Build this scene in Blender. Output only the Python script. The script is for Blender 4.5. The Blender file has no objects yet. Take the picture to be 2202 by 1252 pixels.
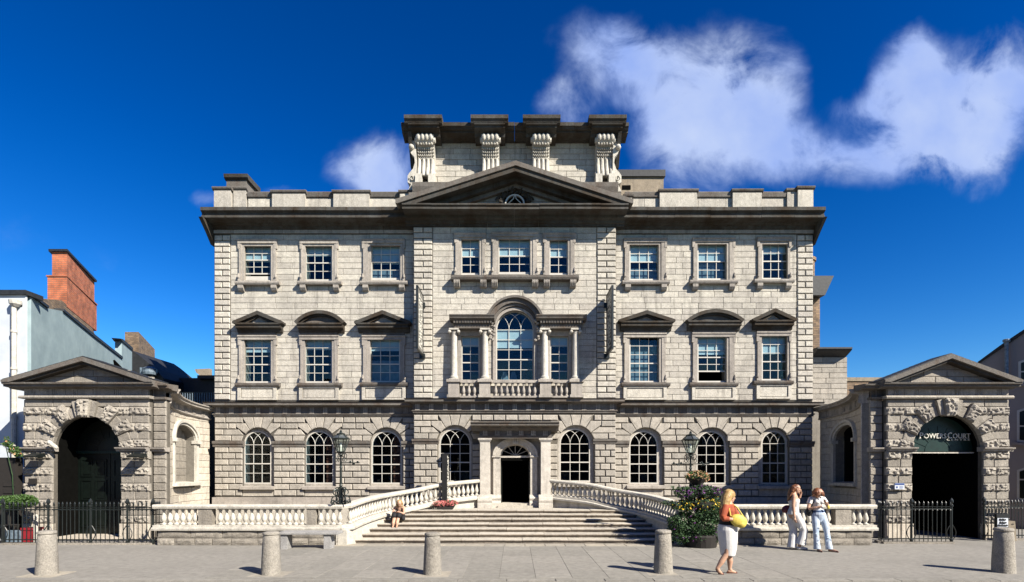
import bpy, bmesh, math, random
from mathutils import Vector, Matrix, noise
random.seed(7)
sc = bpy.context.scene
COL = sc.collection
PI = math.pi

# ------------------------------------------------------------------ camera
F, U0, V0, H = 1200.0, 1107.0, 1015.0, 2.0
cam_d = bpy.data.cameras.new('camera')
cam = bpy.data.objects.new('camera', cam_d); COL.objects.link(cam)
cam.location = (0, 0, H); cam.rotation_euler = (PI/2, 0, 0)
cam_d.sensor_width = 36.0; cam_d.sensor_fit = 'HORIZONTAL'
cam_d.lens = 36.0*F/2202.0
cam_d.shift_x = -(U0-1101.0)/2202.0
cam_d.shift_y = (V0-626.0)/2202.0
cam_d.clip_start = 0.1; cam_d.clip_end = 3000
sc.camera = cam

# ------------------------------------------------------------------ sun, sky
TO_SUN = Vector((1.0, -0.86, 1.0)).normalized()
sun_d = bpy.data.lights.new('sun', 'SUN'); sun_d.energy = 5.0
sun_d.angle = math.radians(0.5); sun_d.color = (1.0, 0.935, 0.82)
sun = bpy.data.objects.new('sun', sun_d); COL.objects.link(sun)
sun.rotation_euler = TO_SUN.to_track_quat('Z', 'Y').to_euler()
sun.location = (30, -25, 40)

world = bpy.data.worlds.new('World'); sc.world = world; world.use_nodes = True
wt = world.node_tree; wn = wt.nodes; wl = wt.links
for n_ in list(wn): wn.remove(n_)
def WN(t, **k):
    n_ = wn.new(t)
    for a, b in k.items(): setattr(n_, a, b)
    return n_
def wmath(op, a, b=None, clamp=False):
    n_ = WN('ShaderNodeMath', operation=op); n_.use_clamp = clamp
    for i, s in enumerate((a, b)):
        if s is None: continue
        if isinstance(s, (int, float)): n_.inputs[i].default_value = s
        else: wl.new(s, n_.inputs[i])
    return n_.outputs[0]
sky = WN('ShaderNodeTexSky'); sky.sky_type = 'NISHITA'; sky.sun_disc = False
sky.sun_elevation = math.asin(TO_SUN.z); sky.sun_rotation = math.atan2(TO_SUN.x, TO_SUN.y)
sky.air_density = 1.0; sky.dust_density = 0.3; sky.ozone_density = 3.0; sky.altitude = 200
hs = WN('ShaderNodeHueSaturation'); hs.inputs['Hue'].default_value = 0.503
hs.inputs['Saturation'].default_value = 1.44; hs.inputs['Value'].default_value = 0.745
wl.new(sky.outputs[0], hs.inputs['Color'])
gm = WN('ShaderNodeGamma'); gm.inputs[1].default_value = 1.36; wl.new(hs.outputs[0], gm.inputs[0])
cl = WN('ShaderNodeVectorMath', operation='MINIMUM'); wl.new(gm.outputs[0], cl.inputs[0]); cl.inputs[1].default_value = (4.2, 7.2, 10.2)
tc = WN('ShaderNodeTexCoord'); sp = WN('ShaderNodeSeparateXYZ'); wl.new(tc.outputs['Generated'], sp.inputs[0])
ysafe = wmath('MAXIMUM', sp.outputs[1], 0.05)
gx = wmath('DIVIDE', sp.outputs[0], ysafe); gz = wmath('DIVIDE', sp.outputs[2], ysafe)
cb = WN('ShaderNodeCombineXYZ'); wl.new(gx, cb.inputs[0]); wl.new(gz, cb.inputs[1])
# warp
nz0 = WN('ShaderNodeTexNoise'); nz0.inputs['Scale'].default_value = 5.0; nz0.inputs['Detail'].default_value = 6
wl.new(cb.outputs[0], nz0.inputs['Vector'])
wv = WN('ShaderNodeVectorMath', operation='MULTIPLY_ADD')
wl.new(nz0.outputs['Color'], wv.inputs[0]); wv.inputs[1].default_value = (0.16, 0.16, 0); wl.new(cb.outputs[0], wv.inputs[2])
wo = WN('ShaderNodeVectorMath', operation='SUBTRACT'); wl.new(wv.outputs[0], wo.inputs[0]); wo.inputs[1].default_value = (0.08, 0.08, 0)
CLOUDS = [(1395,110,100,65,.75),(1345,150,60,60,.4),(1615,150,70,85,.75),(1490,215,120,75,.75),(1570,285,135,70,.65),(1500,330,90,50,.3),
          (1710,325,100,48,.6),(1815,340,50,25,.25),(2085,215,120,90,.75),(1985,120,35,45,.6),(1960,255,110,80,.75),(2180,150,80,70,.75),
          (1950,325,130,45,.6),(2100,305,100,50,.6),(1870,215,60,28,.5),(1240,200,50,80,.30),(1200,230,40,28,.5),(815,350,85,55,.75),(850,385,60,50,.6),
          (440,405,24,16,.30),(590,397,45,14,.32),(1900,385,190,35,.35),(1500,380,120,30,.3),(1260,90,60,60,.3),(230,545,70,40,.18),(20,500,100,60,.2)]
acc = None
for (cu, cv, ru, rv, wgt) in CLOUDS:
    s1 = WN('ShaderNodeVectorMath', operation='SUBTRACT'); wl.new(wo.outputs[0], s1.inputs[0])
    s1.inputs[1].default_value = ((cu-U0)/F, (V0-cv)/F, 0)
    s2 = WN('ShaderNodeVectorMath', operation='MULTIPLY'); wl.new(s1.outputs[0], s2.inputs[0])
    s2.inputs[1].default_value = (F/ru/1.42, F/rv/1.42, 0)
    s3 = WN('ShaderNodeVectorMath', operation='DOT_PRODUCT'); wl.new(s2.outputs[0], s3.inputs[0]); wl.new(s2.outputs[0], s3.inputs[1])
    e = wmath('MULTIPLY', wmath('EXPONENT', wmath('MULTIPLY', wmath('POWER', s3.outputs['Value'], 1.25), -1.35)), wgt)
    acc = e if acc is None else wmath('ADD', acc, e)
nz = WN('ShaderNodeTexNoise'); nz.inputs['Scale'].default_value = 7.5; nz.inputs['Detail'].default_value = 9
nz.inputs['Roughness'].default_value = 0.6; nz.inputs['Distortion'].default_value = 0.4
wl.new(cb.outputs[0], nz.inputs['Vector'])
nr = WN('ShaderNodeMapRange'); wl.new(nz.outputs['Fac'], nr.inputs[0]); nr.inputs[1].default_value = .30; nr.inputs[2].default_value = .68; nr.inputs[3].default_value = .25; nr.inputs[4].default_value = 1.75
nd = wmath('MULTIPLY', acc, nr.outputs[0])
front = WN('ShaderNodeMapRange', interpolation_type='SMOOTHSTEP'); wl.new(nd, front.inputs[0])
front.inputs[1].default_value = 0.12; front.inputs[2].default_value = 1.25
yg = WN('ShaderNodeMapRange'); wl.new(sp.outputs[1], yg.inputs[0]); yg.inputs[1].default_value = 0.1; yg.inputs[2].default_value = 0.3
mask1 = wmath('MULTIPLY', front.outputs[0], yg.outputs[0])
nzb = WN('ShaderNodeTexNoise'); nzb.inputs['Scale'].default_value = 2.6; nzb.inputs['Detail'].default_value = 8
wl.new(tc.outputs['Generated'], nzb.inputs['Vector'])
bk = WN('ShaderNodeMapRange', interpolation_type='SMOOTHSTEP'); wl.new(nzb.outputs['Fac'], bk.inputs[0])
bk.inputs[1].default_value = 0.62; bk.inputs[2].default_value = 0.80
mask2 = wmath('MULTIPLY', bk.outputs[0], wmath('SUBTRACT', 1.0, yg.outputs[0]))
mask = wmath('MULTIPLY', wmath('ADD', mask1, mask2, True), 0.93)
cr = WN('ShaderNodeMix', data_type='RGBA'); 
nzc = WN('ShaderNodeTexNoise'); nzc.inputs['Scale'].default_value = 4.0; nzc.inputs['Detail'].default_value = 5
wl.new(cb.outputs[0], nzc.inputs['Vector'])
cm = WN('ShaderNodeMapRange'); wl.new(nzc.outputs['Fac'], cm.inputs[0]); cm.inputs[1].default_value = 0.35; cm.inputs[2].default_value = 0.65
wl.new(cm.outputs[0], cr.inputs[0])
CLOUD_A, CLOUD_B = (2.5, 3.7, 7.6, 1), (4.8, 5.7, 8.0, 1)
cr.inputs[6].default_value = CLOUD_A; cr.inputs[7].default_value = CLOUD_B
mx = WN('ShaderNodeMix', data_type='RGBA'); wl.new(mask, mx.inputs[0]); wl.new(cl.outputs[0], mx.inputs[6]); wl.new(cr.outputs[2], mx.inputs[7])
bg = WN('ShaderNodeBackground'); wl.new(mx.outputs[2], bg.inputs[0]); bg.inputs[1].default_value = 0.05
ow = WN('ShaderNodeOutputWorld'); wl.new(bg.outputs[0], ow.inputs[0])

sc.view_settings.view_transform = 'Standard'; sc.view_settings.look = 'None'
sc.view_settings.gamma = 1.0; sc.view_settings.exposure = 1.32
try: sc.view_settings.use_curve_mapping = False
except Exception: pass
sc.cycles.max_bounces = 6; sc.cycles.transparent_max_bounces = 12

# ------------------------------------------------------------------ helpers
def X(u, Y): return (u-U0)*Y/F
def Z(v, Y): return H+(V0-v)*Y/F

def tag(o, label=None, cat=None, group=None, kind=None):
    if label: o['label'] = label
    if cat: o['category'] = cat
    if group: o['group'] = group
    if kind: o['kind'] = kind
    return o
def empty(name, loc=(0,0,0), rz=0, parent=None):
    o = bpy.data.objects.new(name, None); COL.objects.link(o)
    o.location = loc; o.rotation_euler = (0,0,rz); o.empty_display_size = 0.3
    if parent: setp(o, parent)
    return o
def setp(o, parent):
    """parent while keeping coordinates authored in the world (parent chains here are pure transforms)"""
    o.parent = parent
    o.matrix_parent_inverse = wm(parent).inverted()
WMC = {}
def wm(o):
    m = Matrix.LocRotScale(o.location, o.rotation_euler, o.scale)
    if o.parent: return wm(o.parent) @ o.matrix_parent_inverse @ m
    return m

class MB:
    def __init__(s): s.v = []; s.f = []; s.r = []; s.m = []; s.cr = 0.0; s.cm = 0
    def add(s, vs, fs):
        b = len(s.v); s.v.extend([tuple(p) for p in vs])
        for f in fs: s.f.append(tuple(b+i for i in f)); s.r.append(s.cr); s.m.append(s.cm)
        return s
    def box(s, x0, x1, y0, y1, z0, z1):
        if x0 > x1: x0, x1 = x1, x0
        if y0 > y1: y0, y1 = y1, y0
        if z0 > z1: z0, z1 = z1, z0
        return s.add([(x0,y0,z0),(x1,y0,z0),(x1,y1,z0),(x0,y1,z0),(x0,y0,z1),(x1,y0,z1),(x1,y1,z1),(x0,y1,z1)],
              [(0,3,2,1),(4,5,6,7),(0,1,5,4),(1,2,6,5),(2,3,7,6),(3,0,4,7)])
    def prism(s, poly, y0, y1):
        """poly in (x,z), extruded from y0 (front) to y1 (back)"""
        n = len(poly)
        vs = [(p[0], y0, p[1]) for p in poly]+[(p[0], y1, p[1]) for p in poly]
        fs = [tuple(range(n)), tuple(range(2*n-1, n-1, -1))]
        for i in range(n): j = (i+1) % n; fs.append((i, j, n+j, n+i)[::-1])
        return s.add(vs, fs)
    def prism_x(s, poly, x0, x1):
        """poly in (y,z), extruded along x"""
        n = len(poly)
        vs = [(x0, p[0], p[1]) for p in poly]+[(x1, p[0], p[1]) for p in poly]
        fs = [tuple(range(n)), tuple(range(2*n-1, n-1, -1))]
        for i in range(n): j = (i+1) % n; fs.append((i, n+i, n+j, j))
        return s.add(vs, fs)
    def prism_z(s, poly, z0, z1):
        n = len(poly)
        vs = [(p[0], p[1], z0) for p in poly]+[(p[0], p[1], z1) for p in poly]
        fs = [tuple(range(n-1,-1,-1)), tuple(range(n, 2*n))]
        for i in range(n): j = (i+1) % n; fs.append((i, j, n+j, n+i))
        return s.add(vs, fs)
    def lathe(s, prof, c=(0,0,0), seg=12, flute=0):
        vs = []; fs = []; n = len(prof)
        for (r, z) in prof:
            for k in range(seg):
                a = 2*PI*k/seg; rr = r*(1-flute*(k % 2))
                vs.append((c[0]+rr*math.cos(a), c[1]+rr*math.sin(a), c[2]+z))
        for i in range(n-1):
            for k in range(seg):
                k2 = (k+1) % seg
                fs.append((i*seg+k, i*seg+k2, (i+1)*seg+k2, (i+1)*seg+k))
        fs.append(tuple(range(seg-1,-1,-1))); fs.append(tuple((n-1)*seg+k for k in range(seg)))
        return s.add(vs, fs)
    def ell(s, c, r, rot=None, seg=10, ring=7):
        vs = []; fs = []
        for i in range(1, ring):
            th = PI*i/ring
            for k in range(seg):
                a = 2*PI*k/seg
                p = Vector((r[0]*math.sin(th)*math.cos(a), r[1]*math.sin(th)*math.sin(a), r[2]*math.cos(th)))
                if rot is not None: p = rot @ p
                vs.append((c[0]+p.x, c[1]+p.y, c[2]+p.z))
        t = Vector((0,0,r[2])); b = Vector((0,0,-r[2]))
        if rot is not None: t = rot @ t; b = rot @ b
        vs.append((c[0]+t.x,c[1]+t.y,c[2]+t.z)); vs.append((c[0]+b.x,c[1]+b.y,c[2]+b.z))
        T = len(vs)-2; B = T+1
        for i in range(ring-2):
            for k in range(seg):
                k2 = (k+1) % seg
                fs.append((i*seg+k, (i+1)*seg+k, (i+1)*seg+k2, i*seg+k2))
        for k in range(seg):
            k2 = (k+1) % seg
            fs.append((T, k, k2)); fs.append((B, (ring-2)*seg+k2, (ring-2)*seg+k))
        return s.add(vs, fs)
    def limb(s, pts, rad, seg=10, flat=1.0, round_ends=True):
        """lofted tube through pts with radii; ends closed"""
        P = [Vector(p) for p in pts]; R = list(rad) if hasattr(rad, '__len__') else [rad]*len(P)
        if round_ends:
            d0 = (P[0]-P[1]).normalized(); d1 = (P[-1]-P[-2]).normalized()
            P = [P[0]+d0*R[0]*.95, P[0]+d0*R[0]*.7]+P+[P[-1]+d1*R[-1]*.7, P[-1]+d1*R[-1]*.95]
            R = [R[0]*.25, R[0]*.7]+R+[R[-1]*.7, R[-1]*.25]
        n = len(P); vs = []; fs = []
        up = None
        for i in range(n):
            if i == 0: t = P[1]-P[0]
            elif i == n-1: t = P[-1]-P[-2]
            else: t = (P[i+1]-P[i-1])
            t.normalize()
            if up is None:
                a = Vector((0,1,0)) if abs(t.y) < .9 else Vector((1,0,0))
                up = (a-t*a.dot(t)).normalized()
            else:
                up = (up-t*up.dot(t))
                up = up.normalized() if up.length > 1e-5 else t.orthogonal().normalized()
            w = t.cross(up)
            for k in range(seg):
                a = 2*PI*k/seg
                p = P[i]+w*math.cos(a)*R[i]+up*math.sin(a)*R[i]*flat
                vs.append(tuple(p))
        for i in range(n-1):
            for k in range(seg):
                k2 = (k+1) % seg
                fs.append((i*seg+k, i*seg+k2, (i+1)*seg+k2, (i+1)*seg+k))
        fs.append(tuple(range(seg-1,-1,-1))); fs.append(tuple((n-1)*seg+k for k in range(seg)))
        return s.add(vs, fs)
    def tube(s, pts, r, seg=6): return s.limb(pts, r, seg, round_ends=False)
    def sweep(s, path, prof, closed=True):
        """path: list of (x,y,z); prof: list of (out, dz) polygon; out is to the right-hand side (-y when going +x)"""
        n = len(path); m = len(prof); vs = []; fs = []
        dirs = []
        for i in range(n-1):
            d = Vector((path[i+1][0]-path[i][0], path[i+1][1]-path[i][1])); dirs.append(d.normalized())
        for i in range(n):
            if i == 0: nn = Vector((dirs[0].y, -dirs[0].x)); k = 1
            elif i == n-1: nn = Vector((dirs[-1].y, -dirs[-1].x)); k = 1
            else:
                a = Vector((dirs[i-1].y, -dirs[i-1].x)); b = Vector((dirs[i].y, -dirs[i].x))
                nn = (a+b).normalized(); k = 1/max(.3, nn.dot(a))
            for (o, dz) in prof:
                vs.append((path[i][0]+nn.x*o*k, path[i][1]+nn.y*o*k, path[i][2]+dz))
        for i in range(n-1):
            for j in range(m):
                j2 = (j+1) % m
                fs.append((i*m+j, i*m+j2, (i+1)*m+j2, (i+1)*m+j))
        fs.append(tuple(range(m-1,-1,-1))); fs.append(tuple((n-1)*m+j for j in range(m)))
        return s.add(vs, fs)
    def mapv(s, fn, start=0):
        for i in range(start, len(s.v)): s.v[i] = fn(*s.v[i])
        return s
    def mesh(s, name, mat, smooth=False):
        me = bpy.data.meshes.new(name); me.from_pydata(s.v, [], s.f)
        mats = mat if isinstance(mat, (list, tuple)) else [mat]
        for q in mats: me.materials.append(q)
        bm = bmesh.new(); bm.from_mesh(me); bmesh.ops.recalc_face_normals(bm, faces=bm.faces); bm.to_mesh(me); bm.free()
        if len(mats) > 1: me.polygons.foreach_set('material_index', s.m)
        if any(s.r):
            at = me.attributes.new('rnd', 'FLOAT', 'FACE'); at.data.foreach_set('value', s.r)
        if smooth: me.polygons.foreach_set('use_smooth', [True]*len(me.polygons))
        me.update(); return me
    def build(s, name, mat, parent=None, smooth=False, loc=None):
        me = s.mesh(name, mat, smooth)
        o = bpy.data.objects.new(name, me); COL.objects.link(o)
        if loc is not None: o.location = loc
        if parent is not None:
            if loc is None: setp(o, parent)
            else: o.parent = parent
        return o

def inst(name, me, loc, parent, rot=None, scale=None):
    """instance of a shared mesh at WORLD location loc under parent"""
    o = bpy.data.objects.new(name, me); COL.objects.link(o)
    o.location = loc
    if rot: o.rotation_euler = rot
    if scale: o.scale = scale
    if parent is not None: setp(o, parent)
    return o
def smooth_by_angle(o, ang=40):
    me = o.data
    me.polygons.foreach_set('use_smooth', [True]*len(me.polygons))
    bm = bmesh.new(); bm.from_mesh(me); lim = math.radians(ang)
    for e in bm.edges:
        if len(e.link_faces) == 2 and e.calc_face_angle(0) > lim: e.smooth = False
    bm.to_mesh(me); bm.free()

# ------------------------------------------------------------------ materials
def newmat(name):
    m = bpy.data.materials.new(name); m.use_nodes = True
    nt = m.node_tree
    return m, nt, nt.nodes['Principled BSDF']
def N(nt, t, ins=None, **k):
    n_ = nt.nodes.new(t)
    for a, b in k.items(): setattr(n_, a, b)
    if ins:
        for a, b in ins.items():
            if hasattr(b, 'is_linked'): nt.links.new(b, n_.inputs[a])
            else: n_.inputs[a].default_value = b
    return n_
K_ = .67
def stone(name, c1, c2, dark=(.05,.045,.04), stain=.35, stain_lo=.5, bump=.5, rough=.9, grain=1.0, stain_scale=.9, speck=.35, bscale=1.0):
    c1 = tuple(x*K_ for x in c1); c2 = tuple(x*K_ for x in c2)
    m, nt, b = newmat(name)
    g = N(nt, 'ShaderNodeNewGeometry'); oi = N(nt, 'ShaderNodeObjectInfo'); at = N(nt, 'ShaderNodeAttribute', attribute_name='rnd')
    ad = N(nt, 'ShaderNodeMath', {0: oi.outputs['Random'], 1: at.outputs['Fac']}, operation='ADD')
    fr = N(nt, 'ShaderNodeMath', {0: ad.outputs[0]}, operation='FRACT')
    mp = N(nt, 'ShaderNodeVectorMath', {0: g.outputs['Position'], 1: (1, 1, .38)}, operation='MULTIPLY')
    n1 = N(nt, 'ShaderNodeTexNoise', {'Vector': mp.outputs[0], 'Scale': stain_scale, 'Detail': 8.0, 'Roughness': .62})
    n2 = N(nt, 'ShaderNodeTexNoise', {'Vector': g.outputs['Position'], 'Scale': 55.0*grain, 'Detail': 3.0, 'Roughness': .7})
    n3 = N(nt, 'ShaderNodeTexNoise', {'Vector': g.outputs['Position'], 'Scale': 7.0, 'Detail': 5.0, 'Roughness': .65})
    mixb = N(nt, 'ShaderNodeMix', {0: fr.outputs[0], 6: (*c1,1), 7: (*c2,1)}, data_type='RGBA')
    r1 = N(nt, 'ShaderNodeMapRange', {0: n1.outputs['Fac'], 1: stain_lo, 2: stain_lo+.22, 3: 0.0, 4: stain})
    mps = N(nt, 'ShaderNodeVectorMath', {0: g.outputs['Position'], 1: (3.2, 3.2, .30)}, operation='MULTIPLY')
    ns = N(nt, 'ShaderNodeTexNoise', {'Vector': mps.outputs[0], 'Scale': 1.7, 'Detail': 6.0, 'Roughness': .6})
    rs_ = N(nt, 'ShaderNodeMapRange', {0: ns.outputs['Fac'], 1: .52, 2: .72, 3: 0.0, 4: stain*1.1})
    mxs = N(nt, 'ShaderNodeMath', {0: r1.outputs[0], 1: rs_.outputs[0]}, operation='MAXIMUM')
    m2 = N(nt, 'ShaderNodeMix', {0: mxs.outputs[0], 6: mixb.outputs[2], 7: (*dark,1)}, data_type='RGBA')
    r2 = N(nt, 'ShaderNodeMapRange', {0: n2.outputs['Fac'], 1: .3, 2: .7, 3: 1-speck, 4: 1+speck})
    r3 = N(nt, 'ShaderNodeMapRange', {0: n3.outputs['Fac'], 1: .3, 2: .7, 3: .82, 4: 1.15})
    mm = N(nt, 'ShaderNodeMath', {0: r2.outputs[0], 1: r3.outputs[0]}, operation='MULTIPLY')
    fin = N(nt, 'ShaderNodeVectorMath', {0: m2.outputs[2], 3: mm.outputs[0]}, operation='SCALE')
    nt.links.new(fin.outputs[0], b.inputs['Base Color'])
    n4 = N(nt, 'ShaderNodeTexNoise', {'Vector': g.outputs['Position'], 'Scale': 22.0*bscale, 'Detail': 6.0, 'Roughness': .7})
    bp = N(nt, 'ShaderNodeBump', {'Strength': bump, 'Distance': .03, 'Height': n4.outputs['Fac']})
    nt.links.new(bp.outputs[0], b.inputs['Normal'])
    b.inputs['Roughness'].default_value = rough; b.inputs['Specular IOR Level'].default_value = .2
    return m
def plain(name, c, rough=.6, metal=0.0, var=.12, scale=6.0, bump=0.0, spec=.4, c2=None):
    c = tuple(x*K_ for x in c); c2 = tuple(x*K_ for x in c2) if c2 else None
    m, nt, b = newmat(name)
    g = N(nt, 'ShaderNodeNewGeometry'); oi = N(nt, 'ShaderNodeObjectInfo')
    n1 = N(nt, 'ShaderNodeTexNoise', {'Vector': g.outputs['Position'], 'Scale': scale, 'Detail': 5.0, 'Roughness': .65})
    if c2 is None: c2 = tuple(x*(1-var*2) for x in c); 
    r = N(nt, 'ShaderNodeMapRange', {0: n1.outputs['Fac'], 1: .35, 2: .65})
    mx_ = N(nt, 'ShaderNodeMix', {0: r.outputs[0], 6: (*c,1), 7: (*c2,1)}, data_type='RGBA')
    nt.links.new(mx_.outputs[2], b.inputs['Base Color'])
    b.inputs['Roughness'].default_value = rough; b.inputs['Metallic'].default_value = metal
    b.inputs['Specular IOR Level'].default_value = spec
    if bump:
        bp = N(nt, 'ShaderNodeBump', {'Strength': bump, 'Distance': .01, 'Height': n1.outputs['Fac']})
        nt.links.new(bp.outputs[0], b.inputs['Normal'])
    return m
def glass(name, tint=(.75,.85,.9), refl=1.0):
    m, nt, b = newmat(name)
    nt.nodes.remove(b); out = nt.nodes['Material Output']
    lw = N(nt, 'ShaderNodeLayerWeight', {'Blend': .5})
    pw = N(nt, 'ShaderNodeMath', {0: lw.outputs['Facing'], 1: 4.0}, operation='POWER')
    r = N(nt, 'ShaderNodeMath', {0: pw.outputs[0], 1: .85}, operation='MULTIPLY')
    r = N(nt, 'ShaderNodeMath', {0: r.outputs[0], 1: .022*refl}, operation='ADD'); r.use_clamp = True
    g = N(nt, 'ShaderNodeNewGeometry'); oi = N(nt, 'ShaderNodeObjectInfo')
    ofs = N(nt, 'ShaderNodeVectorMath', {0: g.outputs['Position'], 1: oi.outputs['Random']}, operation='ADD')
    nz_ = N(nt, 'ShaderNodeTexNoise', {'Vector': ofs.outputs[0], 'Scale': 2.5, 'Detail': 1.0})
    bp = N(nt, 'ShaderNodeBump', {'Strength': .25, 'Distance': .02, 'Height': nz_.outputs['Fac']})
    gl = N(nt, 'ShaderNodeBsdfGlossy', {'Roughness': .02, 'Color': (1,1,1,1), 'Normal': bp.outputs[0]})
    tr = N(nt, 'ShaderNodeBsdfTransparent', {'Color': (*tint,1)})
    ms = N(nt, 'ShaderNodeMixShader', {0: r.outputs[0], 1: tr.outputs[0], 2: gl.outputs[0]})
    nt.links.new(ms.outputs[0], out.inputs['Surface'])
    return m
def foliage(name, c1, c2, c3=None):
    c1 = tuple(x*K_ for x in c1); c2 = tuple(x*K_ for x in c2)
    m, nt, b = newmat(name)
    g = N(nt, 'ShaderNodeNewGeometry')
    n1 = N(nt, 'ShaderNodeTexNoise', {'Vector': g.outputs['Position'], 'Scale': 14.0, 'Detail': 3.0})
    r = N(nt, 'ShaderNodeMapRange', {0: n1.outputs['Fac'], 1: .38, 2: .62})
    at = N(nt, 'ShaderNodeAttribute', attribute_name='rnd')
    a = N(nt, 'ShaderNodeMath', {0: r.outputs[0], 1: at.outputs['Fac']}, operation='ADD')
    h = N(nt, 'ShaderNodeMath', {0: a.outputs[0], 1: .5}, operation='MULTIPLY')
    mx_ = N(nt, 'ShaderNodeMix', {0: h.outputs[0], 6: (*c1,1), 7: (*c2,1)}, data_type='RGBA')
    nt.links.new(mx_.outputs[2], b.inputs['Base Color'])
    b.inputs['Roughness'].default_value = .55; b.inputs['Specular IOR Level'].default_value = .3
    try:
        b.inputs['Subsurface Weight'].default_value = 0.0
    except Exception: pass
    return m
def brickmat(name, c1, c2, mortar, sx=4.6, axis='xz'):
    m, nt, b = newmat(name)
    tcn = N(nt, 'ShaderNodeTexCoord'); sep = N(nt, 'ShaderNodeSeparateXYZ', {0: tcn.outputs['Object']})
    ad = N(nt, 'ShaderNodeMath', {0: sep.outputs[0], 1: sep.outputs[1]}, operation='ADD')
    cbn = N(nt, 'ShaderNodeCombineXYZ', {0: ad.outputs[0], 1: sep.outputs[2]})
    br = N(nt, 'ShaderNodeTexBrick', {'Vector': cbn.outputs[0], 'Color1': (*c1,1), 'Color2': (*c2,1), 'Mortar': (*mortar,1), 'Scale': sx,
            'Mortar Size': .035, 'Brick Width': 1.0, 'Row Height': .36})
    n3 = N(nt, 'ShaderNodeTexNoise', {'Vector': tcn.outputs['Object'], 'Scale': 3.0, 'Detail': 6.0})
    r3 = N(nt, 'ShaderNodeMapRange', {0: n3.outputs['Fac'], 1: .3, 2: .7, 3: .6, 4: 1.25})
    fin = N(nt, 'ShaderNodeVectorMath', {0: br.outputs['Color'], 3: r3.outputs[0]}, operation='SCALE')
    nt.links.new(fin.outputs[0], b.inputs['Base Color'])
    bp = N(nt, 'ShaderNodeBump', {'Strength': .7, 'Distance': .03, 'Height': br.outputs['Fac']}); bp.invert = True
    nt.links.new(bp.outputs[0], b.inputs['Normal'])
    b.inputs['Roughness'].default_value = .9
    return m

M = {}
M['ashlar'] = stone('ashlar_granite', (.63,.585,.50), (.50,.46,.40), stain=.36, stain_lo=.53, bump=.55)
M['rustic'] = stone('rusticated_granite', (.52,.47,.40), (.40,.365,.315), stain=.28, stain_lo=.54, bump=.6)
M['joint'] = stone('joint_mortar', (.17,.15,.12), (.11,.10,.09), stain=.3, bump=.3)
M['upjoint'] = stone('ashlar_joint', (.27,.245,.21), (.22,.20,.17), stain=.3, bump=.3)
M['door'] = stone('doorcase_granite', (.62,.57,.50), (.52,.475,.41), stain=.35, stain_lo=.53, bump=.4)
M['trim'] = stone('dressed_granite', (.46,.415,.36), (.38,.34,.30), stain=.45, stain_lo=.48, bump=.4)
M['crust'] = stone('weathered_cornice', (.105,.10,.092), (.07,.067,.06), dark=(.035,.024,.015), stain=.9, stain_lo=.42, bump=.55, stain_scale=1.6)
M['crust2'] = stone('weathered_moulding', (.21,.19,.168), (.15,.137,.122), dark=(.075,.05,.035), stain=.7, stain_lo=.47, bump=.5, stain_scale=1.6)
M['gate'] = stone('gate_granite', (.40,.36,.305), (.29,.26,.22), stain=.3, stain_lo=.52, bump=.8)
M['verm'] = stone('vermiculated_granite', (.47,.425,.36), (.36,.325,.28), stain=.3, stain_lo=.52, bump=1.0, bscale=1.0)
M['curved'] = stone('curved_wall_granite', (.68,.60,.49), (.55,.49,.41), stain=.2, stain_lo=.56, bump=.5)
M['white_stone'] = stone('pale_portland_stone', (.66,.62,.54), (.58,.54,.47), stain=.3, stain_lo=.56, bump=.3)
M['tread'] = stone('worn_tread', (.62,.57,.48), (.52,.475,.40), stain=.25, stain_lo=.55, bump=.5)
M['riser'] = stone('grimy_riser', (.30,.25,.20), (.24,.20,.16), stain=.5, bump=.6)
M['pave'] = stone('paving_stone', (.325,.305,.27), (.275,.26,.23), dark=(.12,.11,.1), stain=.3, stain_lo=.5, bump=.25, speck=.12, stain_scale=.7, rough=.8)
M['pave2'] = stone('border_paving_stone', (.46,.41,.33), (.36,.33,.28), stain=.2, bump=.3, speck=.15)
M['ground'] = stone('street_surface', (.30,.282,.252), (.30,.282,.252), dark=(.12,.112,.10), stain=.45, stain_lo=.48, bump=.3, speck=.1, stain_scale=.45)
M['bollard'] = stone('bollard_granite', (.37,.34,.295), (.31,.285,.245), stain=.3, bump=.8, speck=.3, grain=.8)
M['wood'] = plain('painted_sash', (.68,.64,.57), rough=.45, var=.06)
M['glass'] = glass('window_glass')
M['glass2'] = glass('lantern_glass', (.85,.92,.9), 1.4)
M['dark'] = plain('dark_interior', (.007,.007,.0065), rough=1.0, spec=0.0)  # near black: paints deep shade into the gate passages, whose walls catch sun
M['blind'] = plain('roller_blind', (.92,.88,.80), rough=.8, var=.05)
M['net'] = plain('net_curtain', (.30,.34,.36), rough=.8, var=.2)
M['curtain'] = plain('rust_curtain', (.22,.055,.02), rough=.8, var=.3, scale=12)
M['iron'] = plain('black_iron', (.012,.016,.015), rough=.4, spec=.5, var=.2)
M['lampiron'] = plain('green_grey_iron', (.035,.045,.042), rough=.4, metal=.3, var=.2)
M['green'] = plain('gate_green_paint', (.008,.035,.028), rough=.4, var=.2)
M['blackdoor'] = plain('dark_green_door', (.004,.008,.006), rough=.4, var=.2)
M['letter'] = plain('white_lettering', (.85,.82,.72), rough=.5, var=.03)
M['board'] = plain('black_sign_board', (.02,.02,.02), rough=.4)
M['boardl'] = plain('grey_sign_board', (.22,.21,.19), rough=.5)
M['render_white'] = plain('white_render', (.68,.72,.76), rough=.85, scale=1.6, c2=(.56,.61,.67), bump=.2)
M['teal'] = plain('pale_teal_render', (.37,.475,.50), rough=.85, scale=1.3, c2=(.27,.36,.39), bump=.3)
M['pink'] = plain('pale_pink_render', (.36,.31,.29), rough=.85, scale=1.0, var=.05)
M['slate'] = plain('slate_roof', (.03,.032,.036), rough=.6, var=.25, scale=9, bump=.5)
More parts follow.
